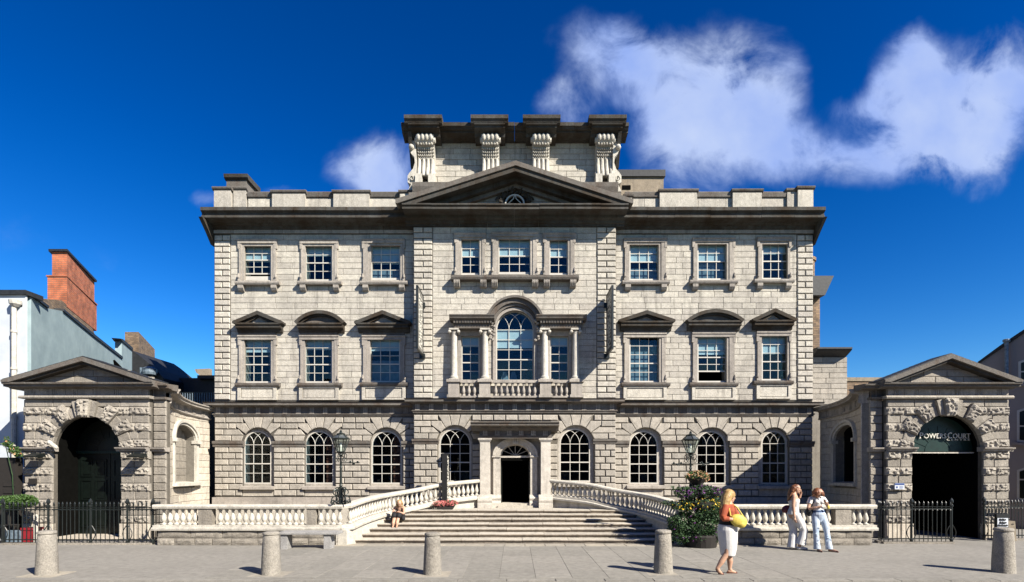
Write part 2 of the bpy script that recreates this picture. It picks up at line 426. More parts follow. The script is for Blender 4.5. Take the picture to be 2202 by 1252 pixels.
M['brick'] = brickmat('red_brick', (.44,.13,.055), (.33,.095,.045), (.24,.13,.085))
M['brickb'] = brickmat('brown_brick', (.24,.16,.095), (.13,.09,.06), (.09,.07,.055))
M['concrete'] = stone('roughcast_render', (.34,.28,.21), (.32,.27,.2), stain=.3, bump=.6)
M['notice'] = plain('notice_white', (.7,.74,.8), rough=.4, var=.03)
M['blue'] = plain('notice_blue', (.03,.08,.3), rough=.4)
M['red'] = plain('red_planter', (.35,.02,.03), rough=.5)
M['greybin'] = plain('grey_planter', (.25,.32,.38), rough=.5, scale=14, c2=(.10,.14,.18))
M['leaf'] = foliage('leaf_green', (.025,.06,.015), (.09,.17,.035))
M['leafd'] = foliage('leaf_dark', (.016,.045,.016), (.05,.11,.03))
M['yellowf'] = foliage('yellow_blossom', (.75,.45,.02), (.8,.6,.05))
M['purplef'] = foliage('purple_blossom', (.13,.025,.17), (.22,.05,.26))
M['pinkf'] = foliage('pink_blossom', (.7,.12,.16), (.8,.3,.25))
M['creamf'] = foliage('cream_blossom', (.6,.45,.25), (.65,.25,.12))
M['brownp'] = plain('dark_planter', (.02,.016,.013), rough=.8)

# ------------------------------------------------------------------ wall machinery
def solid_wall(mb, x0, x1, z0, z1, y0, y1, opens=(), cuts=()):
    """wall prism with openings. opening = (ox0, ox1, oz0, oz_spring, rz)  (rz=0 -> square head at oz_spring)"""
    xs = {x0, x1}
    for o in opens:
        xs.add(o[0]); xs.add(o[1])
        if o[4] > 0:
            c = (o[0]+o[1])/2; r = (o[1]-o[0])/2
            for k in range(1, 12): xs.add(c-r*math.cos(PI*k/12))
    for c in cuts: xs.add(c)
    xs = sorted(x for x in xs if x0-1e-6 <= x <= x1+1e-6)
    for a, b in zip(xs, xs[1:]):
        if b-a < 1e-5: continue
        mid = (a+b)/2
        segs = [(z0, z0, z1, z1)]
        for o in opens:
            if not (o[0] < mid < o[1]): continue
            c = (o[0]+o[1])/2; r = (o[1]-o[0])/2
            def top(x):
                if o[4] <= 0: return o[3]
                t = max(0, 1-((x-c)/r)**2); return o[3]+o[4]*math.sqrt(t)
            ta, tb = top(a), top(b)
            new = []
            for (la, lb, ha, hb) in segs:
                if o[2] > la+1e-4 and o[2] < ha: new.append((la, lb, o[2], o[2]))
                elif o[2] >= ha: new.append((la, lb, ha, hb)); continue
                if max(ta, tb) < min(ha, hb)-1e-4 and max(ta,tb) > la: new.append((ta, tb, ha, hb))
                elif max(ta, tb) <= la: new.append((la, lb, ha, hb))
            segs = new
        for (la, lb, ha, hb) in segs:
            mb.prism([(a, la), (b, lb), (b, hb), (a, ha)], y0, y1)

BCACHE = {}
def block_mesh(w, h, proud, bev, mat):
    key = (round(w, 2), round(h, 3), proud, bev, mat.name)
    if key in BCACHE: return BCACHE[key]
    w, h = key[0], key[1]
    mb = MB(); blk(mb, -w/2, w/2, -h/2, h/2, 0, proud, bev)
    me = mb.mesh('stone_block', mat); BCACHE[key] = me; return me
def blk(mb, x0, x1, z0, z1, yf, proud, bev):
    """bevelled stone: back at yf+proud, front at yf"""
    p = [(x0,z0),(x1,z0),(x1,z1),(x0,z1)]; q = [(x0+bev,z0+bev),(x1-bev,z0+bev),(x1-bev,z1-bev),(x0+bev,z1-bev)]
    vs = [(a, yf, b) for a, b in q]+[(a, yf+bev, b) for a, b in p]+[(a, yf+proud, b) for a, b in p]
    fs = [(0,1,2,3)]
    for i in range(4):
        j = (i+1) % 4
        fs.append((i, 4+i, 4+j, j)); fs.append((4+i, 8+i, 8+j, 4+j))
    fs.append((11,10,9,8))
    mb.add(vs, fs)
def polyblk(mb, poly, yf, proud, bev):
    n = len(poly); cx = sum(p[0] for p in poly)/n; cz = sum(p[1] for p in poly)/n
    sz = max(max(abs(p[0]-cx), abs(p[1]-cz)) for p in poly); k = 1-bev/max(sz, .05)*1.2
    q = [(cx+(p[0]-cx)*k, cz+(p[1]-cz)*k) for p in poly]
    vs = [(a, yf, b) for a, b in q]+[(a, yf+bev, b) for a, b in poly]+[(a, yf+proud, b) for a, b in poly]
    fs = [tuple(range(n))]
    for i in range(n):
        j = (i+1) % n
        fs.append((i, n+i, n+j, j)); fs.append((n+i, 2*n+i, 2*n+j, n+j))
    fs.append(tuple(range(3*n-1, 2*n-1, -1)))
    mb.add(vs, fs)
def course(a, b, avg, opens, z0, z1, off=0.0, jit=.25):
    """block x-ranges for one course between a and b, minus openings overlapping z0..z1"""
    iv = [(a, b)]
    for o in opens:
        top = o[3]+o[4]
        if o[2] < z1-.02 and top > z0+.02:
            zz = max(z0, min(z1, o[3])) if z0 < o[3] else z0
            c = (o[0]+o[1])/2; r = (o[1]-o[0])/2
            if zz > o[3] and o[4] > 0: hw = r*math.sqrt(max(0, 1-((zz-o[3])/o[4])**2))
            else: hw = r
            lo, hi = c-hw, c+hw
            new = []
            for (p, q) in iv:
                if hi <= p or lo >= q: new.append((p, q)); continue
                if lo-p > .06: new.append((p, lo))
                if q-hi > .06: new.append((hi, q))
            iv = new
    res = []
    for (p, q) in iv:
        L = q-p
        n = max(1, round(L/avg))
        if n == 1: res.append((p, q)); continue
        st = L/n; cutp = [p]; o_ = (off-.5)*st*.5
        for k in range(1, n): cutp.append(p+st*k+o_+random.uniform(-jit, jit)*st*.5)
        cutp.append(q)
        res += list(zip(cutp, cutp[1:]))
    return res

def emit_blocks(blocks, name, mat, parent, proud, bev, gap, limit=300, jit=.006, maker=None):
    """blocks: (x0,x1,z0,z1,yf). the largest `limit` become parts; the rest one 'stuff' part"""
    bl = sorted(blocks, key=lambda b: -(b[1]-b[0])*(b[3]-b[2]))
    for b in bl[:limit]:
        w = b[1]-b[0]-gap; h = b[3]-b[2]-gap
        me = block_mesh(w, h, proud, bev, mat)
        inst(name, me, ((b[0]+b[1])/2, b[4]+random.uniform(-jit, jit), (b[2]+b[3])/2), parent)
    rest = bl[limit:]
    if rest:
        mb = MB()
        for b in rest:
            mb.cr = random.uniform(.01, .99)
            blk(mb, b[0]+gap/2, b[1]-gap/2, b[2]+gap/2, b[3]-gap/2, b[4]+random.uniform(-jit, jit), proud, bev)
        o = mb.build(name, mat, parent); o['kind'] = 'stuff'
# ================================================================== GROUND
T = 0.74
g = MB(); g.box(-150, 150, -60, 300, -.5, 0); tag(g.build('ground', M['ground']), kind='structure')
pv = MB(); pv.box(-14.5, 14.5, 10.42, 15.42, 0.0, .004)
pave = tag(pv.build('pavement', M['ground']), kind='structure')
sw = .69
slab_m = {}
for iy, (ya, yb) in enumerate([(10.46,11.3),(11.3,12.25),(12.25,13.2),(13.2,14.15),(14.15,14.93)]):
    for ix in range(-8, 9):
        w = sw-.003; h = yb-ya-.003
        key = (round(h,3))
        if key not in slab_m:
            mb = MB(); b = .003
            mb.add([(-w/2+b,-h/2+b,.006),(w/2-b,-h/2+b,.006),(w/2-b,h/2-b,.006),(-w/2+b,h/2-b,.006),(-w/2,-h/2,0),(w/2,-h/2,0),(w/2,h/2,0),(-w/2,h/2,0)],
                   [(0,1,2,3),(0,4,5,1),(1,5,6,2),(2,6,7,3),(3,7,4,0)])
            slab_m[key] = mb.mesh('paving_slab', M['pave'])
        inst('paving_slab', slab_m[key], (ix*sw+.05, (ya+yb)/2, .006+random.uniform(0,.002)), pave)
for ix in range(-10, 12):
    w = .545+random.uniform(-.0,.0); mb = slab_m.get('b')
    if mb is None:
        m_ = MB(); b = .006; h = .46; w = .537
        m_.add([(-w/2+b,-h/2+b,.01),(w/2-b,-h/2+b,.01),(w/2-b,h/2-b,.01),(-w/2+b,h/2-b,.01),(-w/2,-h/2,0),(w/2,-h/2,0),(w/2,h/2,0),(-w/2,h/2,0)],
               [(0,1,2,3),(0,4,5,1),(1,5,6,2),(2,6,7,3),(3,7,4,0)])
        mb = slab_m['b'] = m_.mesh('border_stone', M['pave2'])
    inst('border_stone', mb, (ix*.545, 15.18+random.uniform(-.01,.01), .006+random.uniform(0,.003)), pave)
# kerb-like flush strip towards the street
kb = tag(MB().box(-14.5, 14.5, 10.16, 10.40, 0, .003).build('kerb', M['ground']), kind='structure')
km = MB().box(-.44,.44,-.11,.11,0,.014).mesh('kerb_stone', M['pave'])
for ix in range(-14, 15): inst('kerb_stone', km, (ix*.9+.3, 10.28, .004), kb)

# ================================================================== MAIN HOUSE
YW, YC, YA = 20.69, 20.34, 21.0
house = empty('georgian_mansion', (0, YW, 0))
tag(house, 'grand grey granite mansion with central pediment, attic block and three rows of windows', 'building')
XL, XR = X(461, YW), X(1748, YW)
CL, CR = X(889, YC), X(1324.5, YC)

def zw(v): return Z(v, YW)
def zc(v): return Z(v, YC)
def xw(u): return X(u, YW)
def xc(u): return X(u, YC)

# ---- window openings (x0,x1,z0,zs,rz)
def rop(uL, uR, vT, vB, Y): return (X(uL,Y), X(uR,Y), Z(vB,Y), Z(vT,Y), 0)
topw = [(527,583,531,600,510.5,594.5,513.5),(658,714,531,603,644,727,514),(799,860.5,530,600,778,870.5,513),
        (1354,1415,528,602,1342,1434.6,511),(1500,1561,527,601,1489.5,1582,510),(1639,1692,527,600,1629,1702.6,509)]
firw = [(527,583,729,822,510.5,594.5,499,607,668,'tri'),(657,714,729,822,643,728,632,741,667,'seg'),(797,860,728,821,778,872,761.5,883,667,'tri'),
        (1354,1416,724,821,1341,1434,1331,1452.5,667,'tri'),(1500,1561,723,821,1488.5,1582.5,1477,1601.6,664.5,'seg'),(1638,1691,721,817,1627.5,1702.5,1619.5,1715,662.5,'tri')]
grw = [(521.5,588,1040),(654.7,720.5,1040),(795,866,1039.5),(1350.5,1427,1038),(1492,1571,1038),(1632,1698,1038.5)]
ctop = [(992,1031.5,516,590,977,1045,500),(1072,1140.5,515,588,1057,1157.6,498.5),(1181.5,1221,517,590,1168,1238,500)]
def arch_open(u0, u1, vB, Y, vtop):
    r = (X(u1,Y)-X(u0,Y))/2
    return (X(u0,Y), X(u1,Y), Z(vB,Y), Z(vtop,Y)-r, r)
op_top = [rop(a[0]-2, a[1]+2, a[2]-2, a[3]+2, YW) for a in topw]
op_fir = [rop(a[0]-2, a[1]+2, a[2]-2, a[3]+1, YW) for a in firw]
op_gr = [arch_open(a[0], a[1], a[2]+6, YW, 919.5) for a in grw]
op_ctop = [rop(a[0]-1, a[1]+1, a[2]-1, a[3]+1, YC) for a in ctop]
op_cgr = [arch_open(941, 1015.5, 1040, YC, 914.5), arch_open(1199, 1278, 1040, YC, 914.5)]
ven_c = arch_open(1066, 1148.5, 819, YC, 668)
ven_s = [rop(992, 1031, 723, 819, YC), rop(1183.5, 1222, 723, 819, YC)]
door_op = (X(1073,20.0), X(1144,20.0), T, Z(980,20.0), .34)
ZB = Z(862, YW)      # top of the ground storey entablature
ZT = 10.81           # top of plain upper wall

TH = .5
def backing(name, x0, x1, z0, z1, yf, opens, mat):
    mb = MB(); solid_wall(mb, x0, x1, z0, z1, yf, yf+TH, opens); return mb.build(name, mat, house)
wu1 = backing('upper_wall', XL, CL, ZB, 11.4, YW+.02, op_top[:3]+op_fir[:3], M['upjoint'])
wu2 = backing('upper_wall', CR, XR, ZB, 11.4, YW+.02, op_top[3:]+op_fir[3:], M['upjoint'])
wuc = backing('upper_wall', CL+.02, CR-.02, Z(858,YC), 11.2, YC+.02, op_ctop+[ven_c]+ven_s, M['upjoint'])
wg1 = backing('ground_storey_wall', XL+.02, CL, 0, ZB, YW+.04, op_gr[:3], M['joint'])
wg2 = backing('ground_storey_wall', CR, XR-.02, 0, ZB, YW+.04, op_gr[3:], M['joint'])
wgc = backing('ground_storey_wall', CL+.02, CR-.02, 0, Z(858,YC), YC+.04, op_cgr+[(X(1065,YC), X(1150,YC), 0, 2.58, .42)], M['joint'])

# ---- ashlar of the upper floors
ash = []
def ashlar(x0, x1, zlo, zhi, yf, opens, pitch=.2135, avg=.78):
    n = round((zhi-zlo)/pitch); p = (zhi-zlo)/n
    for i in range(n):
        za, zb = zlo+p*i, zlo+p*(i+1)
        for (a, b) in course(x0, x1, avg*random.uniform(.8,1.2), opens, za, zb, off=(i % 2), jit=.55):
            ash.append((a, b, za, zb, yf))
QW = X(496,YW)-XL
ashlar(XL+QW, CL, ZB+.02, ZT, YW, op_top[:3]+op_fir[:3])
ashlar(CR, XR-QW, ZB+.02, ZT, YW, op_top[3:]+op_fir[3:])
QC = xc(930.5)-CL
ashlar(CL+QC, CR-QC, Z(857,YC), zc(489), YC, op_ctop+[ven_c]+ven_s)
ashlar(CL+.02, CR-.02, zc(487.5), zc(475), YC-.01, [], pitch=.21, avg=1.0)
emit_blocks(ash, 'ashlar_block', M['ashlar'], wuc, .05, .006, .011, limit=298, jit=.004)

# ---- attic block
attic = MB(); AX0, AX1 = X(893,YA), X(1321,YA)
attic.box(AX0, AX1, YA+.02, YA+3.0, 11.2, 14.45)
at_o = attic.build('attic_block', M['upjoint'], house)
ab = []
n = 16; p = (14.40-10.95)/n
for i in range(n):
    za = 10.95+p*i
    if za < 11.4: continue
    for (a, b) in course(AX0, AX1, .85, [], za, za+p, off=i % 2, jit=.5): ab.append((a, b, za, za+p, YA))
emit_blocks(ab, 'attic_stone', M['ashlar'], at_o, .05, .006, .014, limit=200)

# ---- quoins: alternating long / two short, strongly rusticated
def quoins(x0, x1, zlo, zhi, yf, n, inner_first, back=.3):
    p = (zhi-zlo)/n
    for i in range(n):
        za = zlo+p*i
        if i % 2 == 0: segs = [(x0, x1)]
        else:
            m = (x0+x1)/2; segs = [(x0, m), (m, x1)]
        for (a, b) in segs:
            me = block_mesh(b-a-.03, p-.028, .09, .022, M['ashlar'])
            inst('quoin', me, ((a+b)/2, yf-.045+random.uniform(-.004,.004), za+p/2), house)
quoins(XL, XL+QW, ZB+.03, zw(506), YW, 28, 1)
quoins(XR-QW, XR, ZB+.03, zw(506), YW, 28, 0)
quoins(CL, CL+QC, Z(857,YC), zc(489), YC, 30, 1)
quoins(CR-QC, CR, Z(857,YC), zc(489), YC, 30, 0)
for (a, b, yf) in ((CL-.005, CL+QC, YC), (CR-QC, CR+.005, YC)):
    MB().box(a, b, yf, yf+.4, Z(857,YC), zc(489)).build('quoin_bed', M['joint'], house)
for (a, b, yf) in ((XL, XL+QW, YW), (XR-QW, XR, YW)):
    MB().box(a, b, yf+.001, yf+.4, ZB+.03, zw(506)).build('quoin_bed', M['joint'], house)

# ---- ground storey rustication
rus = []
def gap_spans(x0, x1, ops):
    s = []; c = x0
    for o in ops: s.append((c, o[0])); c = o[1]
    s.append((c, x1)); return s
def rows_between(za, zb, n): return [(zb-(zb-za)*(i+1)/n, zb-(zb-za)*i/n) for i in range(n)]   # top to bottom
vous_me = {}
def rustic_wall(x0, x1, ops, yf, z_top, z_imp_t, z_imp_b, z_pl, wall):
    up = rows_between(z_imp_t, z_top, 4); lo = rows_between(z_pl, z_imp_b, 8)
    for (a, b) in gap_spans(x0, x1, ops):
        L = b-a
        for i, (za, zb) in enumerate(lo):
            fr = [0, .5, 1] if i % 2 == (0 if L > .5 else 1) else [0, .26, .74, 1]
            if L < .55: fr = [0, 1] if i % 2 else [0, .55, 1]
            for p, q in zip(fr, fr[1:]): rus.append((a+L*p, a+L*q, za, zb, yf))
    for k, o in enumerate(ops):
        c = (o[0]+o[1])/2; R = o[4]; zs = o[3]
        def bound(z):      # half width of the arch zone at height z above the springing, joint line at 54 deg
            if z <= R*math.cos(math.radians(54)): return math.sqrt(max(0, R*R-z*z)) if z > 0 else R
            return z*math.tan(math.radians(54))
        # voussoirs
        rt = [z_top, up[0][0], up[1][0]]
        def ray(deg, r): return (c+r*math.sin(math.radians(deg)), zs+r*math.cos(math.radians(deg)))
        def hit(deg, z): return (c+(z-zs)*math.tan(math.radians(deg)), z)
        g_ = .6
        ztop = rt[0]-.012
        poly = [ray(-11+g_, R), ray(0, R), ray(11-g_, R), hit(11-g_, ztop), hit(-11+g_, ztop)]
        m_ = MB(); polyblk(m_, poly, yf-.012, .07, .02); m_.build('voussoir', M['rustic'], house)
        for s in (-1, 1):
            lim1 = .53*R/.57*1.05
            t = hit(11+g_, ztop)
            e1 = ray(32-g_, R); w1 = lim1
            zc1 = zs+w1/math.tan(math.radians(32-g_))
            poly = [ray(11+g_, R), t, (c+w1, ztop), (c+w1, zc1), e1, ray(21, R)]
            poly = [(c+s*(p_[0]-c), p_[1]) for p_ in poly]
            m_ = MB(); polyblk(m_, poly, yf-.012, .07, .02); m_.build('voussoir', M['rustic'], house)
            w2 = lim1+.26; z2 = up[1][1]-.012
            zc2 = zs+w2/math.tan(math.radians(54-g_))
            s32 = hit(32+g_, z2)
            if zc2 > z2: zc2 = z2-.02
            poly = [ray(32+g_, R), s32 if s32[0] < c+w2 else (c+w2, z2), (c+w2, z2), (c+w2, zc2), ray(54-g_, R), ray(43, R)]
            poly = [(c+s*(p_[0]-c), p_[1]) for p_ in poly]
            m_ = MB(); polyblk(m_, poly, yf-.012, .07, .02); m_.build('voussoir', M['rustic'], house)
        o_b = bound; o_lim = (lim1, w2)
        ops[k] = o+(o_b, o_lim)
    # upper rows
    for i, (za, zb) in enumerate(up):
        cuts = []
        for o in ops:
            c = (o[0]+o[1])/2; zs = o[3]; bd = o[5]
            if i == 0: w = (o[6][0], o[6][0])
            elif i == 1: w = (o[6][1], o[6][1])
            else: w = (min(bd(za-zs), o[6][1]), min(bd(zb-zs), o[6][1]))
            cuts.append((c, w, bd, zs))
        edges = [(x0, x0)]
        for (c, w, bd, zs) in cuts: edges.append((c-w[0], c-w[1])); edges.append((c+w[0], c+w[1]))
        edges.append((x1, x1))
        for e in range(0, len(edges), 2):
            A, B = edges[e], edges[e+1]
            L = min(B)-max(A)
            if L < .08: continue
            nb = max(1, round(L/.48)); base = max(A)
            offs = .5 if i % 2 else 0
            pts = [A]
            for q in range(1, nb): xx = base+L*(q/nb)+(.12*(1 if i % 2 else -1) if nb > 1 else 0); pts.append((xx, xx))
            pts.append(B)
            for P, Q in zip(pts, pts[1:]):
                g_ = .014
                if abs(P[0]-P[1]) < 1e-6 and abs(Q[0]-Q[1]) < 1e-6: rus.append((P[0], Q[0], za, zb, yf))
                else:
                    poly = [(P[0]+g_, za+g_), (Q[0]-g_, za+g_), (Q[1]-g_, zb-g_), (P[1]+g_, zb-g_)]
                    m_ = MB(); polyblk(m_, poly, yf-.012, .07, .02); m_.build('arch_block', M['rustic'], house)
opsL, opsR, opsC = list(op_gr[:3]), list(op_gr[3:]), list(op_cgr)
ZI1, ZI0 = zw(949), zw(961); ZP = zw(1067)
rustic_wall(XL, CL, opsL, YW, zw(897), ZI1, ZI0, ZP, wg1)
rustic_wall(CR, XR, opsR, YW, zw(897), ZI1, ZI0, ZP, wg2)
CI1, CI0 = zc(944.6), zc(954.5)
# centre: the doorcase stands in front of the middle
rustic_wall(CL, CR, opsC, YC, zc(891.5), CI1, CI0, zc(1067), wgc)
mid = [b for b in rus if abs(b[4]-YC) < .01 and b[0] < X(1183,YC) and b[1] > X(1030,YC) and b[2] < zc(915)]
rus2 = []
for b in rus:
    if b in mid:
        if b[0] < X(1028,YC): rus2.append((b[0], X(1033,YC), *b[2:]))
        if b[1] > X(1188,YC): rus2.append((X(1182,YC), b[1], *b[2:]))
    else: rus2.append(b)
emit_blocks([(b[0], b[1], b[2], b[3], b[4]-.012) for b in rus2], 'rusticated_block', M['rustic'], wg1, .07, .02, .03, limit=298, jit=.004)

# impost bands, plinths, sills, recessed aprons
mb = MB()
for ops, yf, a, b, z0, z1 in ((op_gr[:3], YW, XL, CL, ZI0, ZI1), (op_gr[3:], YW, CR, XR, ZI0, ZI1), (op_cgr, YC, CL, CR, CI0, CI1)):
    for (p, q) in gap_spans(a, b, ops):
        if yf == YC and p < 0 < q: continue
        pr = [(0, z0), (yf, z0)]
        h = z1-z0
        mb = MB(); mb.prism_x([(yf+.1, z0), (yf-.03, z0), (yf-.035, z0+h*.35), (yf-.075, z0+h*.55), (yf-.085, z0+h*.95), (yf-.07, z1), (yf+.1, z1)], p-.05, q+.04)
        mb.build('impost_band', M['crust2'], house)
for a_ in ((XL-.05, CL, YW-.07, YW+.2, 0, zw(1069.5)), (CR, XR+.05, YW-.07, YW+.2, 0, zw(1069.5)), (CL-.05, xc(1033), YC-.07, YC+.2, 0, zc(1069)), (xc(1182), CR+.05, YC-.07, YC+.2, 0, zc(1069))):
    MB().box(*a_).build('plinth', M['trim'], house)
for i, o in enumerate(list(op_gr)+list(op_cgr)):
    yf = YW if i < 6 else YC
    mb = MB(); z1 = o[2]; 
    mb.prism_x([(yf+.45, z1+.05), (yf-.10, z1-.01), (yf-.11, z1-.02), (yf-.11, z1-.115), (yf-.08, z1-.12), (yf+.45, z1-.12)], o[0]-.06, o[1]+.06)
    mb.build('window_sill', M['trim'], house)
    mb = MB(); mb.box(o[0]+.01, o[1]-.01, yf+.015, yf+.1, (ZP if i < 6 else zc(1067)), z1-.12); mb.build('window_apron', M['rustic'], house)

# ---- ground storey entablature (cornice, triglyph frieze)
ZE = Z(864.5, YW-.3)
ent = [(0,-.50),(.02,-.50),(.02,-.44),(.05,-.44),(.06,-.40),(.02,-.39),(.02,-.17),(.08,-.15),(.10,-.12),(.27,-.11),(.27,-.03),(.31,0),(.0,.03)]
zf0 = ZE
def ent_run(path_l, x0, x1, yf, z, path_r):
    if path_l: MB().sweep(path_l, ent).build('storey_cornice', M['crust2'], house)
    if path_r: MB().sweep(path_r, ent).build('storey_cornice', M['crust2'], house)
    n = round((x1-x0)/1.1)
    for k in range(n):
        j = random.uniform(-.005,.005); m_ = MB(); m_.prism_x([(yf-(o+j if o > .1 else o), z+dz) for o, dz in ent], x0+(x1-x0)*k/n+.004, x0+(x1-x0)*(k+1)/n-.002); m_.build('storey_cornice', M['crust2'], house)
ent_run([(XL, YW+.6, ZE), (XL, YW, ZE), (XL+.6, YW, ZE)], XL+.6, CL, YW, ZE, None)
ent_run(None, CR, XR-.6, YW, ZE, [(XR-.6, YW, ZE), (XR, YW, ZE), (XR, YW+.6, ZE)])
ZEC = Z(856.5, YC-.3)
ent_run([(CL, YW+.1, ZEC), (CL, YC, ZEC), (CL+.5, YC, ZEC)], CL+.5, CR-.5, YC, ZEC, [(CR-.5, YC, ZEC), (CR, YC, ZEC), (CR, YW+.1, ZEC)])
tri = MB()
for k in range(3): tri.box(-.07+k*.055, -.07+k*.055+.032, -.012, .03, -.1, .1)
tri.box(-.085, .085, -.022, .03, -.125, -.105)
for k in range(5): tri.box(-.08+k*.036, -.08+k*.036+.018, -.02, .03, -.15, -.125)
trim = tri.mesh('triglyph', M['trim'])
def trig(x0, x1, n, yf, zt):
    for k in range(n): inst('triglyph', trim, (x0+(x1-x0)*k/(n-1), yf-.02, zt-.27), house)
trig(XL+.15, CL-.35, 15, YW, ZE); trig(CR+.3, XR-.15, 15, YW, ZE); trig(CL+.15, CR-.15, 15, YC, ZEC)

# ---- main cornice of the wings
mc = [(0,10.81),(.06,10.81),(.06,10.95),(.12,10.98),(.14,11.05),(.24,11.08),(.27,11.12),(.64,11.15),(.64,11.22),(.59,11.24),(.60,11.32),(.66,11.36),(.70,11.38),(.70,11.50),(0,11.53)]
XLc, XRc = X(430, 19.99), X(1776, 19.99)
def corn(x0, x1, yf, prof, mat, name):
    n = max(1, round((x1-x0)/1.05)); xs = [x0]+[x0+(x1-x0)*k/n+random.uniform(-.16,.16) for k in range(1, n)]+[x1]
    for a, b in zip(xs, xs[1:]):
        j = random.uniform(-.006,.006); mb = MB(); mb.prism_x([(yf-(o+j if o > .1 else o), z+(j*.6 if o > .1 else 0)) for o, z in prof], a+.004, b-.004); mb.build(name, mat, house)
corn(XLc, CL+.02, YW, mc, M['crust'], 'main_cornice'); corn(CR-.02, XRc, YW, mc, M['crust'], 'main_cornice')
for s in (-1, 1):      # end moulding of the cornice where it meets the flank
    x0 = XLc if s < 0 else XR; x1 = XL if s < 0 else XRc
    mb = MB(); mb.prism_x([(YW-.8, 11.1), (YW+3, 11.1), (YW+3, 10.43), (YW, 10.43), (YW-.35, 10.75)], x0, x1); mb.build('cornice_return', M['crust'], house)
# blocks of the frieze below the cornice
fz = MB()
for (a, b) in course(XL, CL, .9, [], 10.815, 10.945): fz.cr = random.random(); blk(fz, a+.005, b-.005, 10.815, 10.945, YW-.075, .05, .004)
for (a, b) in course(CR, XR, .9, [], 10.815, 10.945): fz.cr = random.random(); blk(fz, a+.005, b-.005, 10.815, 10.945, YW-.075, .05, .004)
fz.build('frieze_course', M['trim'], house)

# ---- centre cornice and pediment
pc = [(0,10.93),(.05,10.93),(.05,11.0),(.12,11.02),(.14,11.10),(.28,11.14),(.30,11.23),(.76,11.23),(.76,11.30),(.71,11.32),(.80,11.36),(.80,11.41),(0,11.44)]
YP = YC-.8
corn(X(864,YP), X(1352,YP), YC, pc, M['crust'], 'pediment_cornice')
ax, az = X(1109, YP), Z(345, YP); lx, lz = X(850, YP), Z(428, YP); rx = X(1362, YP)
slope = (az-lz)/(ax-lx)
def rake(name, t0, t1, y0, y1, mat, zcut=11.415, inset=0):
    """two raking members between vertical offsets t0 (top) and t1 (bottom) below the outer line"""
    mb = MB()
    for s in (-1, 1):
        ex = (lx if s < 0 else rx); sl = (az-lz)/abs(ax-ex)
        zt = lambda x, t: az-sl*abs(x-ax)-t
        xe = ex-s*inset
        # where lower line meets zcut
        xb = ax+s*(az-t1-zcut)/sl
        xt = ax+s*min(abs(xe-ax), (az-t0-zcut)/sl)
        if abs(xb-ax) > abs(xe-ax): xb = xe
        poly = [(ax, az-t0), (xt, zt(xt, t0)), (xt, max(zcut, zt(xt, t1))), (xb, zt(xb, t1)), (ax, az-t1)]
        if abs(xb-xt) < 1e-4: poly = [poly[0], poly[1], (xb, zt(xb, t1)), poly[4]]
        mb.prism(poly, y0, y1)
    return mb.build(name, mat, house)
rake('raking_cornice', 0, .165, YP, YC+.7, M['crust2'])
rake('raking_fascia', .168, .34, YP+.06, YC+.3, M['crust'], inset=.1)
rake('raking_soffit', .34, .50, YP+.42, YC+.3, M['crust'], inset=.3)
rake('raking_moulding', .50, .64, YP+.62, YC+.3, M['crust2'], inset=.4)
mb = MB(); Rl = .36; lc = (X(1107,YC), 11.70)
tz = az-.55; 
solid_wall(mb, lx+.5, rx-.5, 11.2, 11.45, YC, YC+.3)
mb.prism([(lx+.7, 11.4), (rx-.7, 11.4), (ax, az-.3)], YC+.02, YC+.3)
ty = mb.build('tympanum', M['trim'], house)
tb = MB()
zrow = 11.42
while zrow < az-.6:
    hw = (az-.60-zrow)/slope
    if hw > .5:
        for (a, b) in course(ax-hw, ax+hw, .9, [(ax-.42, ax+.42, 11.4, 11.8, .3)], zrow, zrow+.215, off=0, jit=.5):
            tb.cr = random.random(); blk(tb, a+.005, b-.005, zrow+.005, zrow+.21, YC-.012, .04, .005)
    zrow += .215
o = tb.build('tympanum_stone', M['trim'], house); o['kind'] = 'stuff'
# lunette and carved cartouche
mb = MB()
def ring(mb, c, r0, r1, y0, y1, a0=0, a1=PI, n=16, rz=1.0):
    for k in range(n):
        p, q = a0+(a1-a0)*k/n, a0+(a1-a0)*(k+1)/n
        mb.prism([(c[0]+r0*math.cos(p), c[1]+r0*rz*math.sin(p)), (c[0]+r1*math.cos(p), c[1]+r1*rz*math.sin(p)),
                  (c[0]+r1*math.cos(q), c[1]+r1*rz*math.sin(q)), (c[0]+r0*math.cos(q), c[1]+r0*rz*math.sin(q))], y0, y1)
mb = MB(); ring(mb, lc, Rl-.05, Rl, YC-.14, YC-.05)
mb.tube([(lc[0], YC-.12, lc[1]+Rl), (lc[0]-.05, YC-.12, lc[1]+.2), (lc[0]-.22, YC-.12, lc[1]+.04)], .018)
mb.tube([(lc[0], YC-.12, lc[1]+Rl), (lc[0]+.05, YC-.12, lc[1]+.2), (lc[0]+.22, YC-.12, lc[1]+.04)], .018)
mb.box(lc[0]-Rl, lc[0]+Rl, YC-.12, YC-.06, lc[1]-.03, lc[1]+.02)
lun = mb.build('lunette', M['wood'], house)
mb = MB(); mb.prism([(lc[0]+(Rl-.03)*math.cos(PI*k/14), lc[1]+(Rl-.03)*math.sin(PI*k/14)) for k in range(15)], YC-.05, YC-.045); mb.build('pane', M['dark'], lun)
mb = MB(); rnd = random.Random(5)
for k in range(60):
    a = rnd.uniform(.15, PI-.15); r = Rl+.06+rnd.uniform(0, .24)*(math.sin(a)**1.5+.15)
    c = (lc[0]+r*math.cos(a)*1.15, YC-.10+rnd.uniform(-.06,.02), lc[1]+r*math.sin(a))
    q = Matrix.Rotation(rnd.uniform(0,PI), 3, 'Y') @ Matrix.Rotation(rnd.uniform(-.6,.6), 3, 'X')
    mb.ell(c, (rnd.uniform(.03,.05), .05, rnd.uniform(.06,.11)), q, 6, 5)
